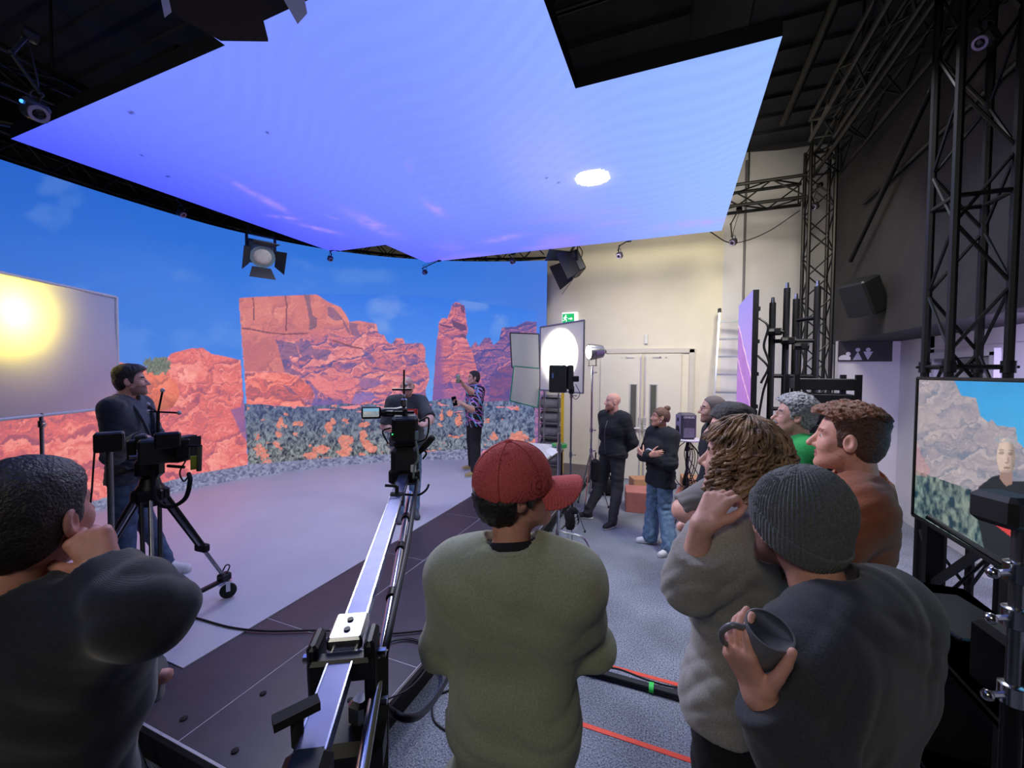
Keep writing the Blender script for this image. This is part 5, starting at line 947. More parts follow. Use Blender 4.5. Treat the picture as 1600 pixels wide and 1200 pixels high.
# ================================================================== PEOPLE: implicit bodies turned into meshes
def mesh_sdf(fn, lo, hi, h, margin=0.0, B=4):
    lo = np.array(lo, float); hi = np.array(hi, float); nb = np.maximum(1, np.ceil((hi-lo)/(h*B)).astype(int))
    g = np.stack(np.meshgrid(*[np.arange(k) for k in nb], indexing='ij'), -1).reshape(-1, 3)
    c = lo+(g+.5)*h*B; d = fn(c); g = g[np.abs(d) < h*B*1.15+margin]
    if len(g) == 0: return np.zeros((0, 3)), np.zeros((0, 4), int)
    o = np.stack(np.meshgrid(*[np.arange(B+1)]*3, indexing='ij'), -1).reshape(-1, 3)
    pts = lo+(g[:, None, :]*B+o[None])*h
    V = fn(pts.reshape(-1, 3)).reshape(len(g), B+1, B+1, B+1)
    cor = [(a, b, c_) for a in (0, 1) for b in (0, 1) for c_ in (0, 1)]
    CV = np.stack([V[:, a:a+B, b:b+B, c_:c_+B] for a, b, c_ in cor], -1).reshape(-1, 8)
    cell = (g[:, None, :]*B+np.stack(np.meshgrid(*[np.arange(B)]*3, indexing='ij'), -1).reshape(-1, 3)[None]).reshape(-1, 3)
    ins = CV < 0; cnt = ins.sum(1); act = (cnt > 0) & (cnt < 8); CV = CV[act]; cell = cell[act]; ins = ins[act]
    acc = np.zeros((len(cell), 3)); num = np.zeros(len(cell)); ca = np.array(cor, float)
    for i in range(8):
        for j in range(i+1, 8):
            if np.abs(ca[i]-ca[j]).sum() != 1: continue
            m = ins[:, i] != ins[:, j]; t = CV[m, i]/(CV[m, i]-CV[m, j]); acc[m] += ca[i]+(ca[j]-ca[i])*t[:, None]; num[m] += 1
    P = lo+(cell+acc/num[:, None])*h
    dim = nb*B+2; key = ((cell[:, 0]+1)*dim[1]+cell[:, 1]+1)*dim[2]+cell[:, 2]+1; od = np.argsort(key); ks = key[od]
    def look(dx, dy, dz):
        k = key+(dx*dim[1]+dy)*dim[2]+dz; p = np.clip(np.searchsorted(ks, k), 0, len(ks)-1); return np.where(ks[p] == k, od[p], -1)
    Q = []
    for ax, offs in ((4, ((0, 0, 0), (0, -1, 0), (0, -1, -1), (0, 0, -1))), (2, ((0, 0, 0), (0, 0, -1), (-1, 0, -1), (-1, 0, 0))), (1, ((0, 0, 0), (-1, 0, 0), (-1, -1, 0), (0, -1, 0)))):
        m = ins[:, 0] != ins[:, ax]; q = np.stack([look(*o_) for o_ in offs], -1); m &= (q >= 0).all(1); q = q[m]; f = ins[m, 0]; q[~f] = q[~f][:, ::-1]; Q.append(q)
    return P, np.concatenate(Q)
def smin(a, b, k):
    h = np.clip(.5+.5*(b-a)/k, 0, 1); return b+(a-b)*h-k*h*(1-h)
def cap1(P, a, b, ra, rb):
    a = np.asarray(a, float); ba = np.asarray(b, float)-a; L = ba@ba
    pa = P-a; t = np.clip(pa@ba/L, 0, 1) if L > 1e-12 else np.zeros(len(P)); q = pa-t[:, None]*ba
    return np.sqrt((q*q).sum(1))-(ra+(rb-ra)*t)
def caps(P, L, k):
    d = None
    for c in L:
        if len(c) > 4: f, s_ = c[4]; f = np.asarray(f, float); m = P+np.outer(P@f, f)*(s_-1); a = np.asarray(c[0])+f*(np.asarray(c[0])@f)*(s_-1); b = np.asarray(c[1])+f*(np.asarray(c[1])@f)*(s_-1); e = cap1(m, a, b, c[2], c[3])
        else: e = cap1(P, *c[:4])
        d = e if d is None else smin(d, e, k)
    return d
def ell(P, c, r):
    q = (P-np.asarray(c))/np.asarray(r); k0 = np.sqrt((q*q).sum(1)); q2 = q/np.asarray(r); k1 = np.sqrt((q2*q2).sum(1))+1e-9; return k0*(k0-1)/k1
def wr(P, f, seed=0):
    """cheap smooth 3D ripple in -1..1"""
    rs = np.random.RandomState(seed); s_ = 0
    for i in range(4):
        k = rs.normal(size=3); k /= np.linalg.norm(k); m = rs.normal(size=3); m /= np.linalg.norm(m)
        s_ = s_+np.sin(P@k*f*(1+.35*i)+rs.rand()*6+1.6*np.sin(P@m*f*.6+rs.rand()*6))
    return s_/4
def folds(P, f, seed=0):
    """soft cloth folds: warped ridges in a few directions, about -1..1"""
    rs = np.random.RandomState(seed); s_ = 0
    for i in range(3):
        k = rs.normal(size=3); k[2] += .9*np.sign(k[2]); k /= np.linalg.norm(k); m = rs.normal(size=3); m /= np.linalg.norm(m)
        x = P@k*f*(1+.3*i)+rs.rand()*6+1.3*np.sin(P@m*f*.45+rs.rand()*6); s_ = s_+(1-1.6*np.abs(np.sin(x*.5)))*(.5+.5*np.sin(P@m*f*.3+rs.rand()*6))
    return s_*.6

def head_sdf(q, o):
    """head in its own frame: x right, y forward, z up, 23.5 cm tall, origin mid-head"""
    ax = np.abs(q[:, 0]); s = np.stack([ax, q[:, 1], q[:, 2]], -1)
    d = ell(q, (0, -.014, .034), (.077, .099, .086))
    d = smin(d, ell(q, (0, .026, -.04), (.060, .066, .080)), .03)
    d = smin(d, cap1(s, (.040, .012, -.066), (.012, .066, -.098), .026, .020), .03)
    d = smin(d, cap1(s, (.0, .070, .026), (.034, .064, .024), .018, .016), .014)
    d = smin(d, cap1(s, (.036, .054, -.024), (.030, .060, -.03), .026, .024), .02)
    d = -smin(-d, cap1(s, (.024, .100, .005), (.040, .092, .004), .012, .012), .012)
    nl = o.get('nose', 1.0)
    d = smin(d, cap1(q, (0, .084, .014), (0, .098+.014*nl, -.03), .009, .0125), .012)
    d = smin(d, cap1(s, (.010, .096, -.034), (.012, .092, -.034), .009, .009), .008)
    d = smin(d, cap1(s, (0, .091, -.061), (.018, .082, -.064), .0075, .005), .007)
    d = smin(d, cap1(s, (0, .089, -.073), (.015, .081, -.071), .0085, .006), .007)
    d = -smin(-d, cap1(s, (0, .101, -.067), (.02, .09, -.067), .0035, .003), .006)
    d = smin(d, ell(q, (0, .078, -.104), (.022, .020, .018)), .02)
    if o.get('beard'): d = smin(d, cap1(s, (.052, .02, -.05), (.0, .076, -.108), .016+.004*o['beard'], .022+.006*o['beard']), .03)
    e = s-np.array([.074, -.004, -.006]); ca, sa = math.cos(.35), math.sin(.35); e = np.stack([e[:, 0]*ca-e[:, 1]*(-sa)*.9, e[:, 1], e[:, 2]], -1)
    ear = ell(e, (.007, -.006, 0), (.011, .021, .034)); ear = -smin(-ear, ell(e, (.019, -.002, .004), (.010, .011, .019)), .006)
    d = smin(d, ear, .008)
    return d
def skull(q, t=0.0): return smin(ell(q, (0, -.014, .034), (.077+t, .099+t, .086+t)), ell(q, (0, -.03, -.02), (.068+t, .078+t, .075+t)), .04)

def hand_caps(W, d, n, side, curl=(.5, .6, .7, .8), thumb=(.5, .3), s=1.0, spread=.04):
    W = np.asarray(W, float); d = unit(d); n = np.asarray(n, float); n = unit(n-d*(n@d)); t = np.cross(d, n)*side; L = []; F4 = []
    for i, (off, ln, kx) in enumerate(((.027, .072, .088), (.009, .080, .092), (-.009, .074, .088), (-.026, .058, .080))):
        kn = W+(d*kx+t*off)*s; L.append((W+t*off*.55*s+d*.005*s, kn, .0150*s, .0125*s))
        c = curl[i]; p = kn; a = 0; dd = unit(d+t*(1.5-i)*spread)
        for j, (fr, r0, r1) in enumerate(((.45, .0105, .0095), (.31, .0093, .0085), (.24, .0083, .0068))):
            a += c*(1.0, 1.15, .7)[j]; v = dd*math.cos(a)+n*math.sin(a); e = p+v*ln*1.12*fr*s; F4.append((p, e, r0*s, r1*s)); p = e
    b = W+(d*.022+t*.024)*s; v = unit(t*(.55+thumb[0]*.5)+d*.62+n*.35); p = b
    for j, (ln, r0, r1) in enumerate(((.044, .0165, .0125), (.034, .0118, .0105), (.028, .0102, .0080))):
        e = p+v*ln*s; F4.append((p, e, r0*s, r1*s)); p = e; v = unit(v+(d*.3-t*.6+n*.35)*thumb[1])
    L.append((W+t*.012*s, b+t*.004*s, .016*s, .015*s))
    return L, F4

class Person:
    N = 0
    def __init__(s, label, pos, z0, face, H, head=(0, 0, 0), res=1.0, build=1.0, pose=None, group='people in the studio', skin=(212, 160, 140), ho=None, feet=None):
        Person.N += 1; s.seed = Person.N*13; s.s = H/1.78; s.res = res; s.bld = build; s.ho = ho or {}
        pos = np.array([pos[0], pos[1], z0], float); s.pos = pos
        v = unit([pos[0], pos[1], 0]); r = np.array([v[1], -v[0], 0]); a = math.radians(face)
        f = -v*math.cos(a)+r*math.sin(a); s.R = np.array([np.cross(f, [0, 0, 1.0]), f, [0, 0, 1.0]]).T
        s.root = thing('person', label, 'person', pos, group)
        J = dict(neck=(0, -.02, 1.47), head=(0, .025, 1.655), shL=(-.182, -.015, 1.435), shR=(.182, -.015, 1.435), elL=(-.25, -.03, 1.14), elR=(.25, -.03, 1.14), wrL=(-.24, .07, .90), wrR=(.24, .07, .90),
                 hipL=(-.09, 0, .93), hipR=(.09, 0, .93), knL=(-.105, .02, .50), knR=(.105, .02, .50), anL=(-.11, -.02, .085), anR=(.11, -.02, .085))
        s.J = {k: np.array(q, float)*s.s for k, q in J.items()}
        for k, q in (pose or {}).items():
            if q[0] == 'w': s.J[k] = s.R.T@(atd(*q[1:])-pos)            # seen at this pixel, this far away
            elif q[0] == 'z': s.J[k] = s.R.T@(atz(*q[1:])-pos)
            else: s.J[k] = np.array(q, float)*s.s
        y, p, r_ = [math.radians(q) for q in head]; s.Rh = rotz(-y)@rotx(p)@roty(r_)
        s.hc = s.J['head']; s.hs = s.s*s.ho.get('size', 1.0)
        s.skin = mat('skin_%d_%d_%d' % skin, skin, .5, noise=.10, scale=60, bump=.08, bscale=350, spec=.4)
        s.skin.node_tree.nodes['Principled BSDF'].inputs['Subsurface Weight'].default_value = .08
        s.skin.node_tree.nodes['Principled BSDF'].inputs['Subsurface Radius'].default_value = (.01, .004, .002)
        s.hands = {}; s.footdir = feet or {'L': -.12, 'R': .12}
    def world(s, P): return P@s.R.T+s.pos
    def hq(s, P): return ((P-s.hc)@s.Rh)/s.hs
    def mk(s, name, parts, mats, mi=None, smooth=True):
        """parts: list of (V, Q) in person space"""
        V = []; Q = []; k = 0
        for v, q in parts: V.append(v); Q.append(q+k); k += len(v)
        V = np.concatenate(V); Q = np.concatenate(Q); me = bpy.data.meshes.new(name); fast_mesh(me, V@s.R.T, Q)
        for m in mats: me.materials.append(m)
        if mi is not None: me.polygons.foreach_set('material_index', mi(V[Q].mean(1)).astype(np.int32))
        me.polygons.foreach_set('use_smooth', np.ones(len(Q), bool)); me.update()
        o = bpy.data.objects.new(name, me); COL.objects.link(o); o.parent = s.root; return o
    def S(s, L, g=0.0): return [(np.array(c[0])*s.s, np.array(c[1])*s.s, (c[2]*s.bld+g)*s.s, (c[3]*s.bld+g)*s.s)+tuple(c[4:]) for c in L]
    def torso(s, g=0.0, belly=0.0, fem=0.0):
        Y = np.array([0, 1.0, 0]); fl = (Y, 1.22); J = s.J; sc = s.s
        L = s.S([((-.075-.012*fem, 0, .95), (.075+.012*fem, 0, .95), .108, .108, fl), ((-.055, belly*.5, 1.08), (.055, belly*.5, 1.08), .105+belly, .105+belly, fl), ((-.085, .005, 1.27), (.085, .005, 1.27), .118, .118, fl), ((-.10, -.012, 1.36), (.10, -.012, 1.36), .09, .09, (Y, 1.1))], g)
        if fem: L += s.S([((-.075, .085, 1.27), (.075, .085, 1.27), .055, .055)], g)
        mid = (J['shL']+J['shR'])/2
        for k in ('shL', 'shR'): L.append((mid+(J[k]-mid)*.35+np.array([0, 0, .035])*sc, J[k]+np.array([0, 0, .0]), (.062+g)*sc, (.064+g)*sc))
        return L
    def arm(s, k, g=0.0, full=True, upto=1.0):
        J = s.J; sc = s.s*s.bld; e = J['el'+k]; w_ = e+(J['wr'+k]-e)*upto
        L = [(J['sh'+k], e, (.054+g)*sc, (.043+g)*sc)]
        if full: L.append((e, w_, (.044+g)*sc, (.044+(.029-.044)*upto+g)*sc)); m = e+(w_-e)*.3; L.append((e, m, (.043+g)*sc, (.044+g)*sc))
        return L
    def legs(s, g=0.0, k=None, flare=0.0):
        J = s.J; sc = s.s*s.bld; L = []
        for q in ('L', 'R') if k is None else (k,):
            L += [(J['hip'+q], J['kn'+q], (.088+g)*sc, (.060+g)*sc), (J['kn'+q], J['an'+q], (.056+g)*sc, (.040+g+flare)*sc), (J['kn'+q]+(J['an'+q]-J['kn'+q])*.15+np.array([0, -.015, 0])*sc, J['kn'+q]+(J['an'+q]-J['kn'+q])*.45+np.array([0, -.02, 0])*sc, (.05+g)*sc, (.045+g)*sc)]
        return L
    def neckcaps(s, g=0.0):
        n = s.J['neck']; a = s.hc+s.Rh@np.array([0, -.025, -.045])*s.hs; c = s.s*s.ho.get('neck', 1.0)
        return [(n+np.array([0, -.01, -.05])*s.s, a, (.062+g)*c, (.056+g)*c)]
    def set_hand(s, k, d, n, **kw): s.hands[k] = hand_caps(s.J['wr'+k], d, n, 1 if k == 'R' else -1, s=s.s*kw.pop('size', 1.0), **kw)
    def body(s, arms='', face=True, headres=.004, handres=.0032, brow=(60, 45, 38), stubble=None):
        sc = s.s; parts = []
        hb = lambda P: smin(head_sdf(s.hq(P), s.ho)*s.hs, caps(P, s.neckcaps()+[(s.J['neck']+np.array([-.07, 0, -.035])*sc, s.J['neck']+np.array([.07, 0, -.035])*sc, .055*sc, .055*sc)], .03), .025)
        zc = (s.J['neck'][2]-.06*sc); hf = lambda P: np.maximum(hb(P), zc-P[:, 2])
        parts.append(mesh_sdf(hf, s.hc-np.array([.19, .19, .32])*sc, s.hc+np.array([.19, .19, .17])*sc, headres*s.res))
        hn = len(parts[0][1])
        for k in ('L', 'R'):
            if k not in s.hands and k not in arms: continue
            e, w_ = s.J['el'+k], s.J['wr'+k]; fa = s.arm(k)[1:] if k in arms else [(e+(w_-e)*.45, w_, .036*sc*s.bld, .029*sc*s.bld)]
            up = s.arm(k, full=False) if k in arms else []
            pl, fi = s.hands.get(k, ([], []))
            def fn(P, fa=fa, pl=pl, fi=fi, up=up):
                d = caps(P, fa+up, .02*sc)
                if pl: d = smin(d, caps(P, pl, .012*sc), .016*sc); d = smin(d, np.min([cap1(P, *c) for c in fi], 0), .006*sc)
                return d
            al = np.array([q for c in fa+pl+fi+up for q in c[:2]]); parts.append(mesh_sdf(fn, al.min(0)-.075*sc, al.max(0)+.075*sc, handres*s.res))
        co = lambda P: caps(P, s.torso(-.012)+s.arm('L', -.008)+s.arm('R', -.008)+s.legs(-.012), .06*sc)
        parts.append(mesh_sdf(co, np.array([-.75, -.7, 0])*sc, np.array([.75, .75, 1.6])*sc, .02))
        lip = mat('lips_%s' % s.skin.name, (176, 104, 98), .45, noise=.1, scale=60); bm_ = mat('brow_%d_%d_%d' % brow, brow, .8, noise=.2, scale=200)
        st_ = mat('stubble_%d_%d_%d' % stubble, stubble, .7, noise=.25, scale=250) if stubble else s.skin
        def mi(c):
            q = s.hq(c); a = np.abs(q[:, 0]); o = np.zeros(len(c), int); o[hn:] = 0
            h_ = np.arange(len(c)) < hn
            o[h_ & (a < .021) & (q[:, 1] > .074) & (np.abs(q[:, 2]+.067) < .0125)] = 1
            o[h_ & (a > .012) & (a < .05) & (q[:, 1] > .045) & (np.abs(q[:, 2]-.029+(a-.03)**2*6) < .0065)] = 2
            if stubble: o[h_ & (o == 0) & (q[:, 2] < -.042-.35*(.05-q[:, 1])*(q[:, 1] < .05)) & (q[:, 1] > .0) & (q[:, 2] > -.125) & ~((a < .02) & (q[:, 2] > -.05))] = 3
            return o
        b = s.mk('body', parts, [s.skin, lip, bm_, st_], mi)
        if face:
            ew = mat('eye_white', (225, 222, 218), .25, noise=.02, scale=50); ei = mat('eye_iris', (52, 40, 34), .2, noise=.1, scale=80)
            for sx in (-1, 1):
                mb = MB(); c = s.R@(s.hc+s.Rh@np.array([sx*.030, .0705, .006])*s.hs); f = s.R@s.Rh@np.array([0, 1.0, 0]); r = .0108*s.hs
                mb.ball(c, r, 10); mb.cur = 1; mb.ball(c+f*.0055*s.hs, r*.62, 8); e = mb.build('eye', [ew, ei], None, 'all'); e.parent = b
        return b
    def top(s, name, m, g=.016, hem=.90, sleeve=1.0, neck=.016, wrinkle=.006, wf=26, h=.009, belly=0.0, fem=0.0, open_=None, mats=None, mi=None, extra=None, k=.05, sl=1.0, hood=None):
        sc = s.s; L = s.torso(g, belly, fem)+s.S([((-.085-.01*fem, 0, hem+.02), (.085+.01*fem, 0, hem+.02), .115, .115, (np.array([0, 1.0, 0]), 1.2))], g)
        A = {q: s.arm(q, g*sl, full=sleeve > .5, upto=min(1.0, sleeve) if sleeve > .5 else 1) for q in 'LR'}; nk = s.neckcaps(neck)
        s.hem = hem; nv = unit(nk[0][1]-nk[0][0]); cr = nk[0][0]+nv*.064*sc; s.ring = (cr, nv, nk[0][2])
        hole = [(cr-nv*.0, cr+nv*.3*sc, nk[0][2], nk[0][2]*1.1)]; band = [(nk[0][0]-nv*.02*sc, cr+nv*.06*sc, nk[0][2]+.012*sc, nk[0][2]+.008*sc)]
        def fn(P):
            d = caps(P, L, .07*sc)
            w_ = folds(P, wf*3.0, s.seed)+.5*wr(P, wf, s.seed+1)
            d = np.maximum(d, hem*sc-P[:, 2])
            for q in 'LR':
                a = caps(P, A[q], .018*sc)
                if sleeve <= .5:
                    j = s.J['sh'+q]; e = s.J['el'+q]; t = ((P-j)@(e-j))/((e-j)@(e-j)); a = np.maximum(a, (t-sleeve*2)*np.linalg.norm(e-j))
                elif sleeve <= 1.0:
                    e = s.J['el'+q]; w2 = s.J['wr'+q]; t = ((P-e)@(w2-e))/((w2-e)@(w2-e)); a = np.maximum(a, (t-sleeve*.97)*np.linalg.norm(w2-e))
                d = smin(d, a, k*sc)
            # folds bunch near elbows and waist
            amp = wrinkle*(.55+.9*np.exp(-((P[:, 2]-hem*sc-.12)/.14)**2))
            for q in 'LR': amp = amp+wrinkle*.9*np.exp(-(((P-s.J['el'+q])**2).sum(1))/.012)
            d = d+amp*w_
            if extra: d = extra(P, d)
            if hood: d = smin(d, caps(P, hood, .03*sc), .03*sc)
            pl = (P-cr)@nv; d = smin(d, np.maximum(caps(P, band, .01), pl), .03*sc); d = np.maximum(d, -np.maximum(caps(P, hole, .01), -pl-.015*sc))
            if open_: d = np.maximum(d, -open_(P))
            return d
        al = np.array([q for c in L+A['L']+A['R'] for q in c[:2]]+[q for c in (hood or []) for q in c[:2]]); lo, hi = al.min(0)-.21*sc, al.max(0)+.2*sc; lo[2] = max(lo[2], hem*sc-.02)
        o = s.mk(name, [mesh_sdf(fn, lo, hi, h*s.res, margin=.008)], mats or [m], mi)
        return o
    def collar(s, m, r=.009, g=.0, name='collar', rise=0.0):
        c, ax, R = s.ring; c = c+ax*rise*s.s; x = unit(np.cross(ax, [0, 1.0, 0])); y = np.cross(ax, x); R = R+(.004+g)*s.s
        mb = MB(); mb.path([s.R@(c+R*(x*math.cos(t)+y*math.sin(t))) for t in np.linspace(0, 2*math.pi, 37)], r*s.s, 8); o = mb.build(name, m, None, 'all'); o.parent = s.root; return o
    def pants(s, m, name='trousers', g=.014, waist=1.0, wrinkle=.006, h=.011, flare=0.0, fem=0.0, ankle=.06):
        sc = s.s; waist = min(waist, s.hem+.07); L = s.torso(min(g, .014)*.3)[:1]; LL, LR = s.legs(g, 'L', flare), s.legs(g, 'R', flare)
        def fn(P):
            d = smin(caps(P, LL, .03*sc), caps(P, LR, .03*sc), .02*sc); d = smin(d, caps(P, L, .05*sc), .06*sc)
            d = d+wrinkle*(folds(P, 64, s.seed+5)+.4*wr(P, 24, s.seed+6))*(.6+np.exp(-((P[:, 2]-.5*sc)/.12)**2)+1.3*np.exp(-((P[:, 2]-.12*sc)/.08)**2))
            d = np.maximum(d, P[:, 2]-waist*sc); return np.maximum(d, ankle*sc-P[:, 2])
        al = np.array([q for c in L+LL+LR for q in c[:2]]); return s.mk(name, [mesh_sdf(fn, al.min(0)-.16*sc, al.max(0)+.16*sc, h*s.res, margin=.006)], [m])
    def shoes(s, upper, sole, h=.006, high=.0, ln=1.0):
        for q in 'LR':
            a = s.J['an'+q]; c = np.array([a[0], a[1], 0]); A = rotz(-s.footdir[q]); sc = s.s
            L = [((0, -.035, .052), (0, .03, .056), .040, .042), ((0, .03, .05), (0, .145*ln, .034), .042, .032), ((.008, .08, .036), (.004, .15*ln, .032), .037, .031), ((0, -.01, .06), (0, -.005, .10+high), .040, .042)]
            L = [(np.array(x)*sc, np.array(y)*sc, r0*sc, r1*sc) for x, y, r0, r1 in L]
            SL = [((0, -.04, .012), (0, .06, .012), .041, .041), ((.003, .06, .012), (.004, .15*ln, .012), .043, .037)]; SL = [(np.array(x)*sc, np.array(y)*sc, r0*sc, r1*sc) for x, y, r0, r1 in SL]
            def fn(P):
                Q = (P-c)@A; d = caps(Q, L, .02*sc); so = np.maximum(caps(Q*np.array([1, 1, 0]), SL, .01), Q[:, 2]-.024*sc)
                d = np.minimum(d+.0015*wr(Q, 70, 3), so); return np.maximum(np.maximum(d, -Q[:, 2]+.001), Q[:, 2]-(.115+high)*sc)
            s.mk('shoe', [mesh_sdf(fn, c-np.array([.23, .23, .01]), c+np.array([.23, .23, .2+high]), h*s.res)], [upper, sole], lambda ce: (ce[:, 2] < .025*sc).astype(int))
    def hair(s, m, line, thick, h=.005, bump=.003, bf=90, extra=None, name='hair', mats=None, mi=None):
        """line: [(y, z)...] hairline in head space; thick(q) -> thickness"""
        ly, lz = np.array(line).T
        def fn(P):
            q = s.hq(P); t = thick(q); d = skull(q)-t+bump*wr(q, bf, s.seed+3)+bump*.6*wr(q, bf*2.1, s.seed+4)
            if extra: d = extra(q, d)
            d = np.maximum(d, (np.interp(q[:, 1], ly, lz)+.004*wr(q, 120, 2)-q[:, 2])*.8)
            return d*s.hs
        return s.mk(name, [mesh_sdf(fn, s.hc-np.array([.22, .22, .3])*s.hs, s.hc+np.array([.22, .22, .24])*s.hs, h*s.res, margin=.008)], mats or [m], mi)
    def headpart(s, name, fn, m, h=.004, margin=.01, lo=(-.22, -.22, -.2), hi=(.22, .26, .24), mats=None, mi=None):
        f = lambda P: fn(s.hq(P))*s.hs
        c = np.array([[x, y, z] for x in (lo[0], hi[0]) for y in (lo[1], hi[1]) for z in (lo[2], hi[2])]); c = (c*s.hs)@s.Rh.T+s.hc
        return s.mk(name, [mesh_sdf(f, c.min(0), c.max(0), h*s.res, margin=margin)], mats or [m], mi)
    def hp(s, p): return s.R@(s.hc+s.Rh@(np.array(p, float)*s.hs))          # head space -> root space
    def tubes(s, name, paths, m, r=.002, n=6, space='head', smooth=4, parent=None):
        mb = MB()
        for p in paths: mb.path([s.hp(q) if space == 'head' else s.R@(np.array(q)*s.s) for q in p], r*s.hs, n, smooth)
        o = mb.build(name, m, None, 'all'); o.parent = parent or s.root; return o
    def glasses(s, m):
        P = []
        for sx in (-1, 1):
            P.append([(sx*.033+.023*math.cos(t), .094-.0, .004+.018*math.sin(t)) for t in np.linspace(0, 2*math.pi, 13)]); P.append([(sx*.056, .092, .008), (sx*.072, .06, .01), (sx*.078, .0, .008), (sx*.077, -.012, -.004)])
        P.append([(-.011, .097, .008), (0, .1, .011), (.011, .097, .008)])
        return s.tubes('glasses', P, m, .0016)
LINE_SHORT = [(-.2, -.085), (-.1, -.082), (-.05, -.07), (-.03, -.05), (-.02, .0), (0.0, .012), (.012, -.02), (.026, -.018), (.034, .03), (.05, .062), (.075, .084), (.095, .095), (.2, .1)]
LINE_FRINGE = [(-.2, -.085), (-.1, -.082), (-.05, -.07), (-.03, -.05), (-.02, .0), (0.0, .012), (.012, -.02), (.026, -.018), (.036, .03), (.06, .055), (.09, .066), (.14, .07), (.2, .075)]
def hairmat(name, a, b, scale=90, rough=.5):
    m = mat(name, a, rough, noise=.25, scale=scale, rgb2=b, bump=.6, bscale=160, detail=6); return m
# ------------------------------------------------------------------ cloth
NAVYK = knit('navy_knit', (11, 14, 22), (22, 26, 38), 4200, 'Z', .12)
SAGE = mat('sage_sweat', (152, 158, 136), .92, noise=.05, scale=200, rgb2=(168, 174, 152), bump=.25, bscale=600, sheen=.2)
GREYSW = mat('grey_sweat', (140, 138, 136), .92, noise=.07, scale=300, rgb2=(166, 164, 162), bump=.25, bscale=600, sheen=.2)
CHARSW = mat('charcoal_sweat', (44, 47, 55), .9, noise=.08, scale=300, rgb2=(58, 61, 70), bump=.25, bscale=500, sheen=.15)
BROWNSW = mat('rust_sweater', (132, 74, 46), .9, noise=.08, scale=250, rgb2=(156, 90, 58), bump=.3, bscale=400, sheen=.2)
GREENJ = mat('green_jacket', (18, 132, 60), .85, noise=.1, scale=200, rgb2=(34, 158, 78), bump=.4, bscale=400)
BLACKF = mat('black_fleece', (20, 23, 29), .92, noise=.15, scale=200, rgb2=(34, 37, 44), bump=.3, bscale=300)
TEEG = mat('grey_tee', (112, 110, 110), .9, noise=.06, scale=200, bump=.15, bscale=400)
TEEC = mat('charcoal_tee', (62, 66, 70), .9, noise=.08, scale=200, bump=.15, bscale=400)
JEAN = mat('blue_jeans', (78, 104, 132), .85, noise=.12, scale=30, rgb2=(96, 124, 150), bump=.2, bscale=400)
JEAND = mat('dark_jeans', (44, 60, 88), .85, noise=.2, scale=18, rgb2=(64, 84, 112), bump=.2, bscale=400)
CHINO = mat('charcoal_trousers', (48, 49, 54), .88, noise=.12, scale=40, bump=.2, bscale=400)
BLKT = mat('black_trousers', (26, 27, 31), .88, noise=.15, scale=40, bump=.2, bscale=400)
SHW = mat('white_shoe', (222, 222, 226), .6, noise=.04, scale=60); SHB = mat('black_shoe', (26, 26, 30), .6, noise=.15, scale=60); SOLE = mat('white_sole', (205, 205, 208), .6, noise=.05, scale=60); SHT = mat('tan_shoe', (176, 158, 104), .65, noise=.15, scale=60); SHG = mat('grey_shoe', (86, 92, 98), .65, noise=.12, scale=60)
HDARK = hairmat('hair_dark', (20, 17, 18), (40, 34, 34)); HBROWN = hairmat('hair_brown', (40, 30, 26), (70, 52, 42)); HGING = hairmat('hair_ginger', (96, 60, 42), (156, 104, 76)); HGREY = hairmat('hair_grey', (84, 84, 88), (168, 168, 172)); HBUN = hairmat('hair_auburn', (74, 50, 42), (116, 82, 66))

# ------------------------------------------------------------------ the bald man by the doors
def p_bald():
    b = atz(956, 812, 0)
    p = Person('bald bearded man in black zip fleece, hands behind his back by the double doors', b, 0, -42, 1.73, head=(28, 3, 0), res=1.5, ho=dict(nose=.8),
               pose=dict(elL=(-.27, -.10, 1.12), wrL=(-.05, -.17, .98), elR=(.27, -.10, 1.12), wrR=(.06, -.19, .97), anR=('z', 918, 801, .08), anL=('z', 957, 814, .08), knR=(.16, .05, .49)), skin=(216, 164, 148), feet={'L': -.1, 'R': .75})
    p.body(stubble=(186, 128, 108), brow=(150, 110, 88)); fj = p.top('fleece_jacket', BLACKF, g=.026, hem=.90, wrinkle=.007, neck=.022); p.collar(BLACKF, .014, .004)
    p.tubes('zip', [[(0, .152, .94), (0, .168, 1.1), (0, .166, 1.27), (0, .12, 1.4)]], STEEL, .003, 6, 'body', parent=fj); p.pants(CHINO, g=.02); p.shoes(SHB, SOLE)
    q = p.tubes('tshirt_neck', [[(-.05, .045, 1.47), (0, .075, 1.455), (.05, .045, 1.47)]], mat('white_cotton', (214, 214, 214), .9, noise=.03), .008, 6, 'body')
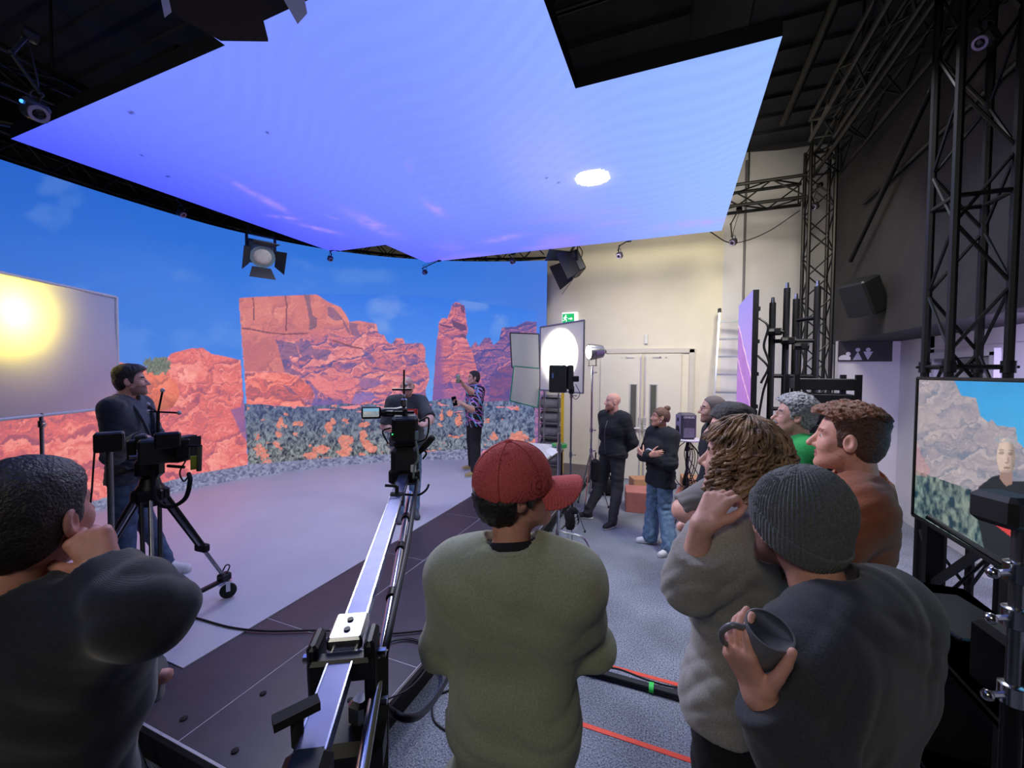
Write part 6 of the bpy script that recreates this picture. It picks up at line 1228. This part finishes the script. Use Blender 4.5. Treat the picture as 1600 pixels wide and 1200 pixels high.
# ------------------------------------------------------------------ the woman with crossed arms
def p_woman():
    b = atz(1030, 848, 0)
    p = Person('woman with hair bun in black hoodie and wide jeans, arms crossed', b, 0, -48, 1.6, head=(32, 2, 0), res=1.4, build=.95, ho=dict(nose=.7, neck=.85),
               pose=dict(shL=(-.165, -.015, 1.42), shR=(.165, -.015, 1.42), elL=(-.26, .07, 1.10), wrL=(.06, .225, 1.16), elR=(.26, .07, 1.10), wrR=(-.09, .235, 1.19), anL=('z', 1047, 856, .08), anR=('z', 1016, 838, .08)), skin=(214, 158, 136), feet={'L': -.05, 'R': .45})
    p.set_hand('L', (.9, .1, .35), (0, -1, 0), curl=(.3, .3, .3, .3)); p.set_hand('R', (-.8, -.1, .3), (0, -1, 0), curl=(.3, .3, .3, .3))
    p.body(stubble=None, brow=(80, 56, 46), handres=.004)
    p.top('hoodie', BLACKF, g=.036, hem=.76, wrinkle=.009, neck=.02, fem=.6, sl=1.0, hood=[(np.array([-.10, -.09, 1.40])*p.s, np.array([.10, -.09, 1.40])*p.s, .05, .05), (np.array([-.10, -.09, 1.42])*p.s, np.array([-.07, .06, 1.44])*p.s, .035, .03), (np.array([.10, -.09, 1.42])*p.s, np.array([.07, .06, 1.44])*p.s, .035, .03)])
    p.pants(JEAN, 'jeans', g=.03, flare=.035, wrinkle=.011, ankle=.03); p.shoes(SHW, SOLE)
    p.hair(HBUN, [(-.2, -.06), (-.1, -.06), (-.05, -.05), (-.02, .0), (.0, .012), (.03, .012), (.045, .04), (.07, .066), (.2, .08)], lambda q: np.full(len(q), .010), bump=.0015)
    p.headpart('hair_bun', lambda q: ell(q, (.0, -.082, .118), (.042, .042, .036))+.005*wr(q, 110, 4), HBUN, .005)
    p.tubes('earring', [[(-.083, -.002, -.042), (-.089, .002, -.05), (-.083, .006, -.058)]], CHROME, .003)
    pr = mat('hoodie_print', (178, 186, 200), .8, noise=.3, scale=60)
    p.tubes('chest_print', [[(-.07, .205, 1.235), (-.02, .218, 1.25), (.02, .218, 1.235)]], pr, .012, 6, 'body')
# ------------------------------------------------------------------ camera operator in the cardigan
def p_operator():
    b = atz(206, 893, .2)
    p = Person('dark-haired man in navy cardigan operating the tripod camera on the white floor', b, .206, 62, 1.81, head=(-14, 4, 0), res=1.2,
               pose=dict(elR=('w', 176, 712, 3.40), wrR=('w', 222, 683, 3.22), elL=('w', 252, 700, 3.75), wrL=('w', 255, 690, 3.35), anR=('z', 200, 893, .29), anL=('z', 262, 880, .29)), skin=(208, 158, 138), feet={'L': .1, 'R': -.15})
    p.set_hand('R', p.R.T@np.array([.75, .3, -.25]), p.R.T@np.array([0, 0, -1.0]), curl=(.2, .25, .3, .3))
    p.body(stubble=(150, 112, 98), brow=(40, 30, 28))
    CARD = knit('navy_cardigan', (26, 30, 42), (40, 44, 58), 3000, 'Z', .15); TSH = mat('slate_tee', (72, 78, 92), .9, noise=.06, scale=200)
    def vmi(c):
        q = c/p.s; return ((np.abs(q[:, 0]) < .02+.055*np.clip((q[:, 2]-.98)/.5, 0, 1)*1.2) & (q[:, 1] > .03) & (q[:, 2] > .98)).astype(int)
    p.top('cardigan', CARD, g=.026, hem=.80, wrinkle=.008, neck=.022, mats=[CARD, TSH], mi=vmi); p.collar(TSH, .006, -.004)
    p.tubes('lapel', [[(.085, .06, 1.47), (.095, .12, 1.38), (.05, .165, 1.2), (.02, .165, 1.0)], [(-.085, .06, 1.47), (-.095, .12, 1.38), (-.05, .165, 1.2), (-.02, .165, 1.0)]], CARD, .014, 6, 'body')
    p.pants(JEAND, 'jeans', g=.014); p.shoes(SHW, SOLE)
    p.hair(HDARK, LINE_SHORT, lambda q: .009+.026*np.clip((q[:, 2]-.03)/.09, 0, 1)+.012*np.clip((q[:, 1]-.02)/.08, 0, 1)*(q[:, 2] > .05), bump=.003)
# ------------------------------------------------------------------ the presenter
def p_presenter():
    b = atz(636, 795, .2)
    p = Person('bald man in charcoal T-shirt with red print standing before the crane camera', b, .206, 6, 1.72, head=(6, 0, 0), res=1.5, build=1.06,
               pose=dict(elL=('w', 672, 655, 5.1), wrL=('w', 668, 663, 4.92), elR=(.29, .02, 1.12), wrR=(.12, .24, 1.07), anL=('z', 648, 796, .285), anR=('z', 625, 802, .285)), skin=(218, 172, 152), ho=dict(beard=.3))
    p.set_hand('L', p.R.T@np.array([-.7, -.5, .1]), p.R.T@np.array([.2, -.6, .9]), curl=(.5, .5, .5, .5)); p.set_hand('R', (-.6, .6, .2), (0, 0, 1), curl=(.4, .4, .4, .4))
    p.body('LR', stubble=(176, 128, 108), brow=(150, 116, 98), handres=.004)
    RED = mat('shirt_print_red', (226, 66, 48), .8, noise=.06, scale=60); DK = mat('shirt_print_dark', (120, 30, 30), .8, noise=.1, scale=60); ED = mat('shirt_print_edge', (232, 150, 120), .8, noise=.05, scale=60)
    def mi(c):
        q = c/p.s; x, z = q[:, 0], q[:, 2]; o = ((np.abs(x) < .125) & (np.abs(z-1.235) < .125) & (q[:, 1] > .02)).astype(int)
        r = np.hypot(x+.03, z-1.20); o[(o == 1) & (np.abs(r-.055) < .014)] = 2; o[(o == 1) & (np.abs(x+.03) < .01) & (np.abs(z-1.2) < .05)] = 2
        o[(o > 0) & ((np.abs(x) > .117) | (np.abs(z-1.235) > .117))] = 3; return o
    p.top('t_shirt', TEEC, g=.022, hem=.86, sleeve=.46, belly=.028, wrinkle=.006, mats=[TEEC, RED, DK, ED], mi=mi, h=.006, sl=1.5); p.collar(TEEC, .008)
    p.pants(JEAN, 'jeans', g=.018); p.shoes(SHG, mat('dark_sole', (40, 42, 46), .7, noise=.1))
# ------------------------------------------------------------------ man filming with a phone, loud shirt
def p_filmer():
    b = atz(741, 734, .2)
    p = Person('man in black shirt with bright neon streaks holding a drink up beside the screen', b, .206, -72, 1.80, head=(4, 4, 0), res=1.6, build=1.08,
               pose=dict(elR=('w', 736, 612, 6.75), wrR=('w', 724, 601, 6.62), elL=('w', 737, 640, 6.6), wrL=('w', 722, 631, 6.5), anL=('z', 742, 737, .285), anR=('z', 738, 727, .285)), skin=(206, 160, 142))
    p.set_hand('R', p.R.T@np.array([-.5, -.3, .8]), p.R.T@np.array([-.3, -.6, -.2]), curl=(.5, .6, .6, .6)); p.set_hand('L', p.R.T@np.array([-.9, 0, .3]), p.R.T@np.array([.1, -.9, .2]), curl=(.5, .6, .6, .6))
    p.body('LR', brow=(40, 30, 28), handres=.005)
    m = bpy.data.materials.new('neon_streak_shirt'); m.use_nodes = True; nt = m.node_tree; bs = nt.nodes['Principled BSDF']; bs.inputs['Roughness'].default_value = .8
    tc = nt.nodes.new('ShaderNodeTexCoord'); base = None
    mixp = None
    for i, (rot, col, sc_) in enumerate((((.3, .2, .9), (.75, .8, .95, 1), 3.2), ((1.2, .5, .2), (.1, .55, .85, 1), 2.4), ((.8, 1.5, .4), (.75, .12, .45, 1), 2.6), ((2.0, .3, 1.1), (.5, .2, .8, 1), 2.2))):
        mp = nt.nodes.new('ShaderNodeMapping'); mp.inputs['Rotation'].default_value = rot; wv = nt.nodes.new('ShaderNodeTexWave'); wv.inputs['Scale'].default_value = sc_; wv.inputs['Distortion'].default_value = 5; wv.inputs['Detail'].default_value = 1
        rp = nt.nodes.new('ShaderNodeValToRGB'); rp.color_ramp.elements[0].position = .955; rp.color_ramp.elements[1].position = .985; mx = nt.nodes.new('ShaderNodeMixRGB'); mx.inputs[2].default_value = col
        if mixp is None: mx.inputs[1].default_value = (.012, .013, .025, 1)
        else: nt.links.new(mixp.outputs[0], mx.inputs[1])
        nt.links.new(tc.outputs['Object'], mp.inputs[0]); nt.links.new(mp.outputs[0], wv.inputs['Vector']); nt.links.new(wv.outputs['Fac'], rp.inputs[0]); nt.links.new(rp.outputs['Color'], mx.inputs[0]); mixp = mx
    nt.links.new(mixp.outputs[0], bs.inputs['Base Color'])
    p.top('patterned_shirt', m, g=.034, hem=.80, sleeve=.48, belly=.03, wrinkle=.007, sl=1.3); p.collar(m, .01); p.pants(BLKT, g=.026); p.shoes(SHT, SOLE)
    p.hair(HDARK, LINE_SHORT, lambda q: .006+.014*np.clip((q[:, 2]-.03)/.09, 0, 1), bump=.002, h=.006)
    # drink can and phone in his hands
    pl, fi = p.hands['R']; c = p.world(np.array([fi[3][1], fi[4][0]]).mean(0)[None])[0]
    cn = thing('drink_can', 'small pale drink can raised in the hand of the man in the streaked shirt', 'can', c-np.array([0, 0, .07]))
    MB().lathe([(.026, -.07), (.033, -.06), (.033, .055), (.027, .066), (.0001, .066)], c, (0, 0, 1), 16).build('can_body', mat('can_paint', (150, 168, 150), .35, .5, noise=.3, scale=30), cn, 40)
    MB().lathe([(.027, .066), (.028, .069), (.0001, .068)], c, (0, 0, 1), 16).build('can_lid', STEEL, cn, 40)
    pl, fi = p.hands['L']; c = p.world(np.array([fi[3][1]]))[0]; R = frame_to([.3, -1, .0])@rotx(0)@roty(.25)
    ph = thing('phone', 'black phone held low by the man in the streaked shirt', 'phone', c)
    MB().box(c, (.075, .01, .16), R, .004).build('phone_case', BLACK, ph); MB().box(c-R[:, 1]*-.006, (.068, .002, .15), R).build('phone_glass', mat('dark_glass', (14, 15, 20), .1, noise=.1), ph)
# ------------------------------------------------------------------ audience, far to near
def p_glasses():
    b = atd(1118, 640, 3.75); p = Person('shaven-headed man with thin-framed glasses behind the dark-haired man in grey T-shirt', b, 0, -80, 1.80, head=(0, 0, 0), res=1.2, skin=(206, 162, 148))
    p.body(stubble=(140, 108, 98), brow=(60, 46, 42)); p.top('black_jacket', BLACKF, g=.026, hem=.86, wrinkle=.007); p.pants(BLKT, h=.02); p.shoes(SHB, SOLE, h=.012)
    p.hair(mat('hair_shaved', (96, 84, 84), .7, noise=.2, scale=260, bump=.3, bscale=500), LINE_SHORT, lambda q: np.full(len(q), .0035), bump=.0008); p.glasses(mat('red_wire', (120, 40, 44), .4, .4, noise=.1))
def p_greytee():
    b = atd(1148, 650, 2.25); p = Person('dark-haired man in short-sleeved grey T-shirt half hidden behind the curly-haired person', b, 0, -82, 1.82, head=(0, 2, 0), res=1.1, build=1.05, skin=(214, 162, 148),
        pose=dict(elL=('w', 1068, 797, 2.12), wrL=('w', 1100, 815, 2.0), elR=(.24, .12, 1.14), wrR=(-.08, .25, 1.12)))
    p.set_hand('L', p.R.T@np.array([.8, .5, .1]), p.R.T@np.array([0, 1.0, 0]), curl=(.3, .3, .3, .3)); p.body('LR', brow=(36, 28, 28), handres=.004)
    p.top('t_shirt', TEEG, g=.024, hem=.86, sleeve=.5, wrinkle=.006, sl=1.4); p.collar(TEEG, .008); p.pants(BLKT); p.shoes(SHW, SOLE)
    p.hair(HDARK, LINE_FRINGE, lambda q: .012+.022*np.clip((q[:, 2]-.03)/.09, 0, 1), bump=.003)
def p_green():
    b = atd(1247, 640, 2.8); p = Person('grey curly-haired man with glasses in bright green jacket', b, 0, -78, 1.845, head=(2, 4, 0), skin=(216, 166, 152), ho=dict(nose=1.2), res=1.1)
    p.body(stubble=(190, 146, 132), brow=(90, 84, 84)); p.top('green_jacket', GREENJ, g=.028, hem=.86, wrinkle=.008, neck=.028)
    p.tubes('jacket_collar', [[(-.02, .10, 1.42), (.06, .075, 1.46), (.095, .0, 1.50), (.06, -.075, 1.52), (0, -.095, 1.525), (-.06, -.075, 1.52), (-.095, 0, 1.50), (-.06, .075, 1.46), (0.02, .10, 1.42)]], GREENJ, .02, 8, 'body'); p.collar(mat('black_cotton', (22, 22, 26), .9, noise=.1), .014, -.008)
    p.pants(BLKT); p.shoes(SHB, SOLE)
    def th(q):
        d1 = wr(q, 130, 7)*wr(q, 90, 8); return .014+.026*np.clip((q[:, 2]-.0)/.09, 0, 1)+.010*d1
    p.hair(HGREY, LINE_SHORT, th, bump=.006, bf=120, h=.0038); p.glasses(mat('pale_wire', (190, 170, 150), .3, .6, noise=.1))
    p.tubes('moustache', [[(-.024, .088, -.058), (0, .104, -.050), (.024, .088, -.058)]], HGREY, .005)
def p_curly():
    b = atd(1168, 650, 1.33); p = Person('person with long light-brown curls in grey sweatshirt, hand raised to the chin', b, 0, -112, 1.845, head=(-6, 3, 0), skin=(214, 164, 148), build=.98,
        pose=dict(elL=('w', 1078, 915, 1.20), wrL=('w', 1096, 822, 1.14), elR=(.26, .10, 1.12), wrR=(.0, .24, 1.10)))
    p.set_hand('L', p.R.T@(unit(RT*.55+UP*.82+FW*.10)), p.R.T@(unit(RT*.62+FW*.5-UP*.55)), curl=(.75, .8, .85, .9), thumb=(-.4, .5)); p.body('L', face=False, handres=.0028)
    p.top('grey_sweatshirt', GREYSW, g=.040, hem=.90, sleeve=.62, wrinkle=.0055, neck=.022, h=.007, sl=.75); p.collar(GREYSW, .011); p.pants(BLKT); p.shoes(SHG, SOLE, h=.005)
    CURL = hairmat('hair_curls', (78, 60, 48), (172, 138, 106), 22)
    EZ = [(-.34, .06), (-.30, .105), (-.23, .130), (-.14, .128), (-.05, .118), (0, .112), (.06, .102), (.10, .082), (.13, .050), (.145, .0)]; ez, er = np.array(EZ).T
    def env(z): return np.interp(z, ez, er)
    def ysh(z): return -.022-.06*np.clip((-.08-z)/.16, 0, 1)
    def core(q):
        r = np.hypot(q[:, 0], (q[:, 1]-ysh(q[:, 2]))*.92); d = (r-env(q[:, 2])+.012)*.7; d = np.maximum(d, -.32-q[:, 2])
        return np.maximum(d, np.where(q[:, 2] < .05, q[:, 1]-.035, -1.0))+.006*wr(q, 60, 5)
    hr = p.headpart('hair', core, CURL, .006, .02, (-.2, -.22, -.38), (.2, .2, .2))
    rs = np.random.RandomState(4); mb = MB()
    for i in range(460):
        a = rs.uniform(0, 2*math.pi); z0_ = rs.choice([.143, .13, .11, .07, .0, -.08, -.14]); z1_ = rs.uniform(-.33, -.16) if z0_ > -.1 else rs.uniform(-.365, -.28); fr = math.sin(a) > .55
        if fr and z0_ < .1: continue
        if fr: z1_ = max(z1_, .06)
        n = 30; am = rs.uniform(.009, .018); tw = abs(z0_-z1_)/rs.uniform(.045, .07); ph = rs.uniform(0, 6.28); pts = []; lift = rs.uniform(-.004, .008); dr = rs.uniform(-.5, .5)
        for k in range(n):
            t = k/(n-1); z = z0_+(z1_-z0_)*t; ang = ph+t*tw*2*math.pi; g = am*min(1, .25+t*2.2); aa = a+dr*t+g*math.cos(ang)/.11; R_ = env(z)+lift+g*math.sin(ang)
            pts.append((R_*math.cos(aa), R_*math.sin(aa)/.92+ysh(z), z+.006*math.sin(ang*1.3)))
        mb.path([p.hp(x) for x in pts], [.0035, .0052, .0052, .0045, .0018], 5)
    o = mb.build('curls', CURL, None, 'all'); o.parent = hr
def p_ginger():
    b = atd(1338, 660, 1.62); p = Person('ginger-haired man in rust-brown sweater in front of the white lobby door', b, 0, -88, 1.875, head=(2, 2, 0), skin=(226, 166, 146), ho=dict(nose=1.15), res=1.0,
        pose=dict(elL=('w', 1278, 915, 1.38), wrL=(.02, .27, 1.10), elR=(.26, .10, 1.12), wrR=(-.05, .25, 1.12)))
    p.body(stubble=(206, 148, 126), brow=(150, 100, 74), headres=.0034); p.top('rust_sweater', BROWNSW, g=.026, hem=.86, wrinkle=.007, neck=.018, h=.008); p.collar(BROWNSW, .010); p.pants(BLKT, h=.02); p.shoes(SHB, SOLE, h=.012)
    LG = [(-.2, -.085), (-.1, -.082), (-.05, -.07), (-.03, -.05), (-.02, .0), (0.0, .012), (.012, -.03), (.026, -.025), (.034, .04), (.05, .07), (.075, .09), (.14, .095)]
    p.hair(None, LG, lambda q: .005+.022*np.clip((q[:, 2]-.035)/.06, 0, 1)+.012*np.clip((q[:, 1]-.0)/.07, 0, 1)*np.clip((q[:, 2]-.06)/.03, 0, 1)+(.006*wr(q, 150, 8)+.004*wr(q, 260, 9))*np.clip((q[:, 2]-.05)/.04, 0, 1), bump=.0015, h=.0032,
           extra=lambda q, d: smin(d, ell(q, (0, .092, .100), (.050, .024, .022))+.006*wr(q, 170, 5), .02), mats=[hairmat('hair_auburn_fade', (66, 42, 32), (100, 68, 50), 160), HGING], mi=lambda c: (p.hq(c)[:, 2]+.25*p.hq(c)[:, 1]+.008*wr(c, 120, 3) > .082).astype(int))
def p_cap():
    b = atd(806, 720, 1.2); p = Person('person in red baseball cap and sage green sweatshirt seen from behind', b, 0, 174, 1.775, head=(70, 7, 4), skin=(206, 150, 132), build=.88, ho=dict(neck=.95),
        pose=dict(shL=(-.168, -.01, 1.405), shR=(.168, -.01, 1.405), elL=(-.245, .045, 1.13), wrL=(-.06, .24, 1.06), elR=(.232, .06, 1.17), wrR=(.04, .25, 1.08)))
    p.body(face=False, headres=.0034); sw = p.top('sage_sweatshirt', SAGE, g=.036, hem=.70, wrinkle=.008, neck=.020, h=.007, wf=18, sl=.75); p.collar(mat('black_collar', (26, 27, 32), .85, noise=.1, scale=80), .016, -.010, rise=.016); p.collar(SAGE, .011, .002, 'rib_collar')
    p.pants(BLKT); p.shoes(SHB, SOLE)
    p.hair(HDARK, [(-.2, -.10), (-.1, -.098), (-.05, -.085), (-.03, -.05), (-.02, .0), (0.0, .012), (.012, -.03), (.026, -.028), (.034, .03), (.05, .062), (.2, .1)], lambda q: .014+.006*(q[:, 2] < 0), bump=.005, h=.004, extra=lambda q, d: np.maximum(d, q[:, 2]-.002+.1*q[:, 1]))
    CAPM = mat('red_cap_cotton', (190, 78, 78), .85, noise=.07, scale=220, rgb2=(206, 94, 92), bump=.25, bscale=700)
    def dome(q):
        d = ell(q, (0, -.010, .030), (.102, .121, .118)); i = ell(q, (0, -.010, .030), (.098, .117, .114))
        d = np.maximum(d, -i); pl = (-.006+.25*(q[:, 1])*-.12)-q[:, 2]
        d = np.maximum(d, pl); hole = np.sqrt(q[:, 0]**2+(q[:, 2]+.004)**2)-.034; return np.maximum(d, -np.where(q[:, 1] < -.05, hole, 1))
    cr = p.headpart('cap_crown', dome, CAPM, .0032)
    def brim(q):
        zc = .014-5.2*q[:, 0]**2-.10*(q[:, 1]-.08); pl = np.abs(q[:, 2]-zc)-.0024; out = np.hypot(q[:, 0]/1.06, np.maximum(q[:, 1]-.085, 0)*.80)-.098
        return np.maximum(np.maximum(pl*.65, out), .055-q[:, 1])
    p.headpart('cap_brim', brim, CAPM, .0032, .01, (-.13, .04, -.12), (.13, .24, .06))
    sm = mat('red_cap_seam', (160, 60, 62), .85, noise=.1, scale=200); P = []
    for a in np.arange(6)*math.pi/3+math.pi/6:
        P.append([(math.cos(a)*math.sin(t)*.1022, -.010+math.sin(a)*math.sin(t)*.1212, .030+math.cos(t)*.1185) for t in np.linspace(0, 1.75, 9)])
    p.tubes('cap_seam', P, sm, .0014, parent=cr); p.headpart('cap_button', lambda q: ell(q, (0, -.012, .149), (.011, .011, .007)), CAPM, .003, .01, (-.03, -.05, .12), (.03, .03, .17))
def p_beanie():
    b = atd(1322, 770, .905); p = Person('man in ribbed grey beanie and charcoal sweater holding a mug', b, 0, -112, 1.775, head=(8, -3, 0), skin=(214, 158, 142), build=1.0, ho=dict(beard=.4, neck=1.0, size=.95),
        pose=dict(head=(0, .105, 1.648), neck=(0, .025, 1.465), elL=('w', 1262, 1195, .73), wrL=('w', 1188, 1088, .75), elR=(.25, .16, 1.12), wrR=('w', 1234, 1030, .87)))
    d = unit(-RT*.42+UP*.86+FW*.10); n = unit(RT*.88+UP*.12+FW*.42)
    p.set_hand('L', p.R.T@d, p.R.T@n, size=.92, curl=(.42, .5, .55, .6), thumb=(.35, .15), spread=.03); p.set_hand('R', p.R.T@unit(-RT*.62+UP*.6-FW*.1), p.R.T@unit(-FW*.9-RT*.1), curl=(.45, .5, .5, .5))
    p.body(face=False, headres=.003, handres=.0024, stubble=(128, 88, 78), brow=(60, 46, 40)); p.top('charcoal_sweater', CHARSW, g=.036, hem=.80, wrinkle=.008, neck=.020, h=.0065, wf=20, sl=.75); p.collar(CHARSW, .011); p.pants(BLKT, h=.018); p.shoes(SHB, SOLE, h=.012)
    p.hair(HBROWN, LINE_SHORT, lambda q: np.full(len(q), .006), bump=.002, h=.004, extra=lambda q, d: np.maximum(d, q[:, 2]+.06-.5*q[:, 1]))
    BEAN = mat('beanie_wool', (72, 76, 80), .95, noise=.12, scale=240, rgb2=(96, 100, 104), bump=.3, bscale=600, sheen=.3)
    def shell(q, t):
        e = smin(ell(q, (0, -.016, .030), (.093+t, .109+t, .106+t)), ell(q, (0, -.05, .05), (.07+t, .082+t, .092+t)), .03); return smin(e, ell(q, (0, -.018, -.030), (.096+t, .100+t, .085+t)), .02)
    def ribs(q): a = np.arctan2(q[:, 0], q[:, 1]+.014); return np.cos(a*64)
    def crown(q):
        r = np.hypot(q[:, 0], q[:, 1]+.014); f = np.clip(r/.09, 0, 1); d = shell(q, .003)-.0028*ribs(q)*np.clip(f*1.3, 0, 1)+.004*np.cos(np.arctan2(q[:, 0], q[:, 1]+.014)*8)*np.clip(1-r/.055, 0, 1)*(q[:, 2] > .05)
        return np.maximum(d, -.040-q[:, 2]+.62*q[:, 1])
    p.headpart('beanie_crown', crown, BEAN, .0026)
    def cuff(q):
        zc = q[:, 2]-.62*q[:, 1]; d = np.abs(shell(q, .005))-.0040-.0020*ribs(q); return np.maximum(d, np.abs(zc+.014)-.029)
    p.headpart('beanie_cuff', cuff, BEAN, .0026)
    # the mug, gripped by the left hand
    c = atd(1190, 1005, .76); ax = unit(UP*.86+RT*.10-FW*.42); MUG = mat('mug_glaze', (104, 106, 114), .35, noise=.08, scale=12); MIN = mat('mug_inside', (52, 54, 62), .3, noise=.06, scale=12)
    mg = thing('mug', 'grey ceramic mug held by the man in the beanie', 'mug', c); h = .083
    MB().lathe([(.022, -h*.5), (.031, -h*.46), (.0400, -h*.1), (.0410, h*.5), (.0392, h*.508), (.0373, h*.5)], c, ax, 40).build('mug_body', MUG, mg, 60)
    MB().lathe([(.0373, h*.5), (.0363, -h*.05), (.027, -h*.40), (.0001, -h*.42)], c, ax, 40).build('mug_interior', MIN, mg, 60)
    hd = unit(-RT*.9+UP*.2+FW*.1); hd = unit(hd-ax*(hd@ax)); MB().path([c+hd*.040+ax*.030, c+hd*.062+ax*.028, c+hd*.072+ax*.004, c+hd*.060-ax*.022, c+hd*.040-ax*.026], .0058, 8, 6).build('mug_handle', MUG, mg, 'all')
    MB().lathe([(.0363, -.0), (.0001, .0002)], c+ax*.004, ax, 32).build('drink', mat('dark_tea', (40, 26, 22), .1, noise=.05), mg)
def p_left():
    b = atd(30, 760, .86); p = Person('man with cropped black hair in navy knit sweater, hand at his chin, beside the stage', b, 0, 128, 1.80, head=(-4, 6, 0), skin=(206, 146, 132), build=1.06, ho=dict(neck=1.0),
        pose=dict(elR=('w', 232, 960, .80), wrR=('w', 168, 893, .88), elL=(-.24, .14, 1.10), wrL=(.05, .28, 1.12)))
    p.set_hand('R', p.R.T@unit(-RT*.55+UP*.75+FW*.1), p.R.T@unit(-RT*.5-UP*.2+FW*.7), curl=(.9, 1.0, 1.05, 1.1), thumb=(.2, .3))
    p.body(face=False, headres=.0032, handres=.0026); p.top('navy_sweater', NAVYK, g=.032, hem=.80, wrinkle=.007, neck=.018, h=.007, wf=20, sl=.8); p.collar(NAVYK, .014); p.pants(BLKT, h=.018); p.shoes(SHB, SOLE, h=.012)
    p.hair(HDARK, LINE_SHORT, lambda q: .008+.012*np.clip((q[:, 2]-.02)/.09, 0, 1), bump=.0015, bf=160, h=.0036)
for f in (p_bald, p_woman, p_operator, p_presenter, p_filmer, p_glasses, p_greytee, p_green, p_curly, p_ginger, p_cap, p_beanie, p_left): f()
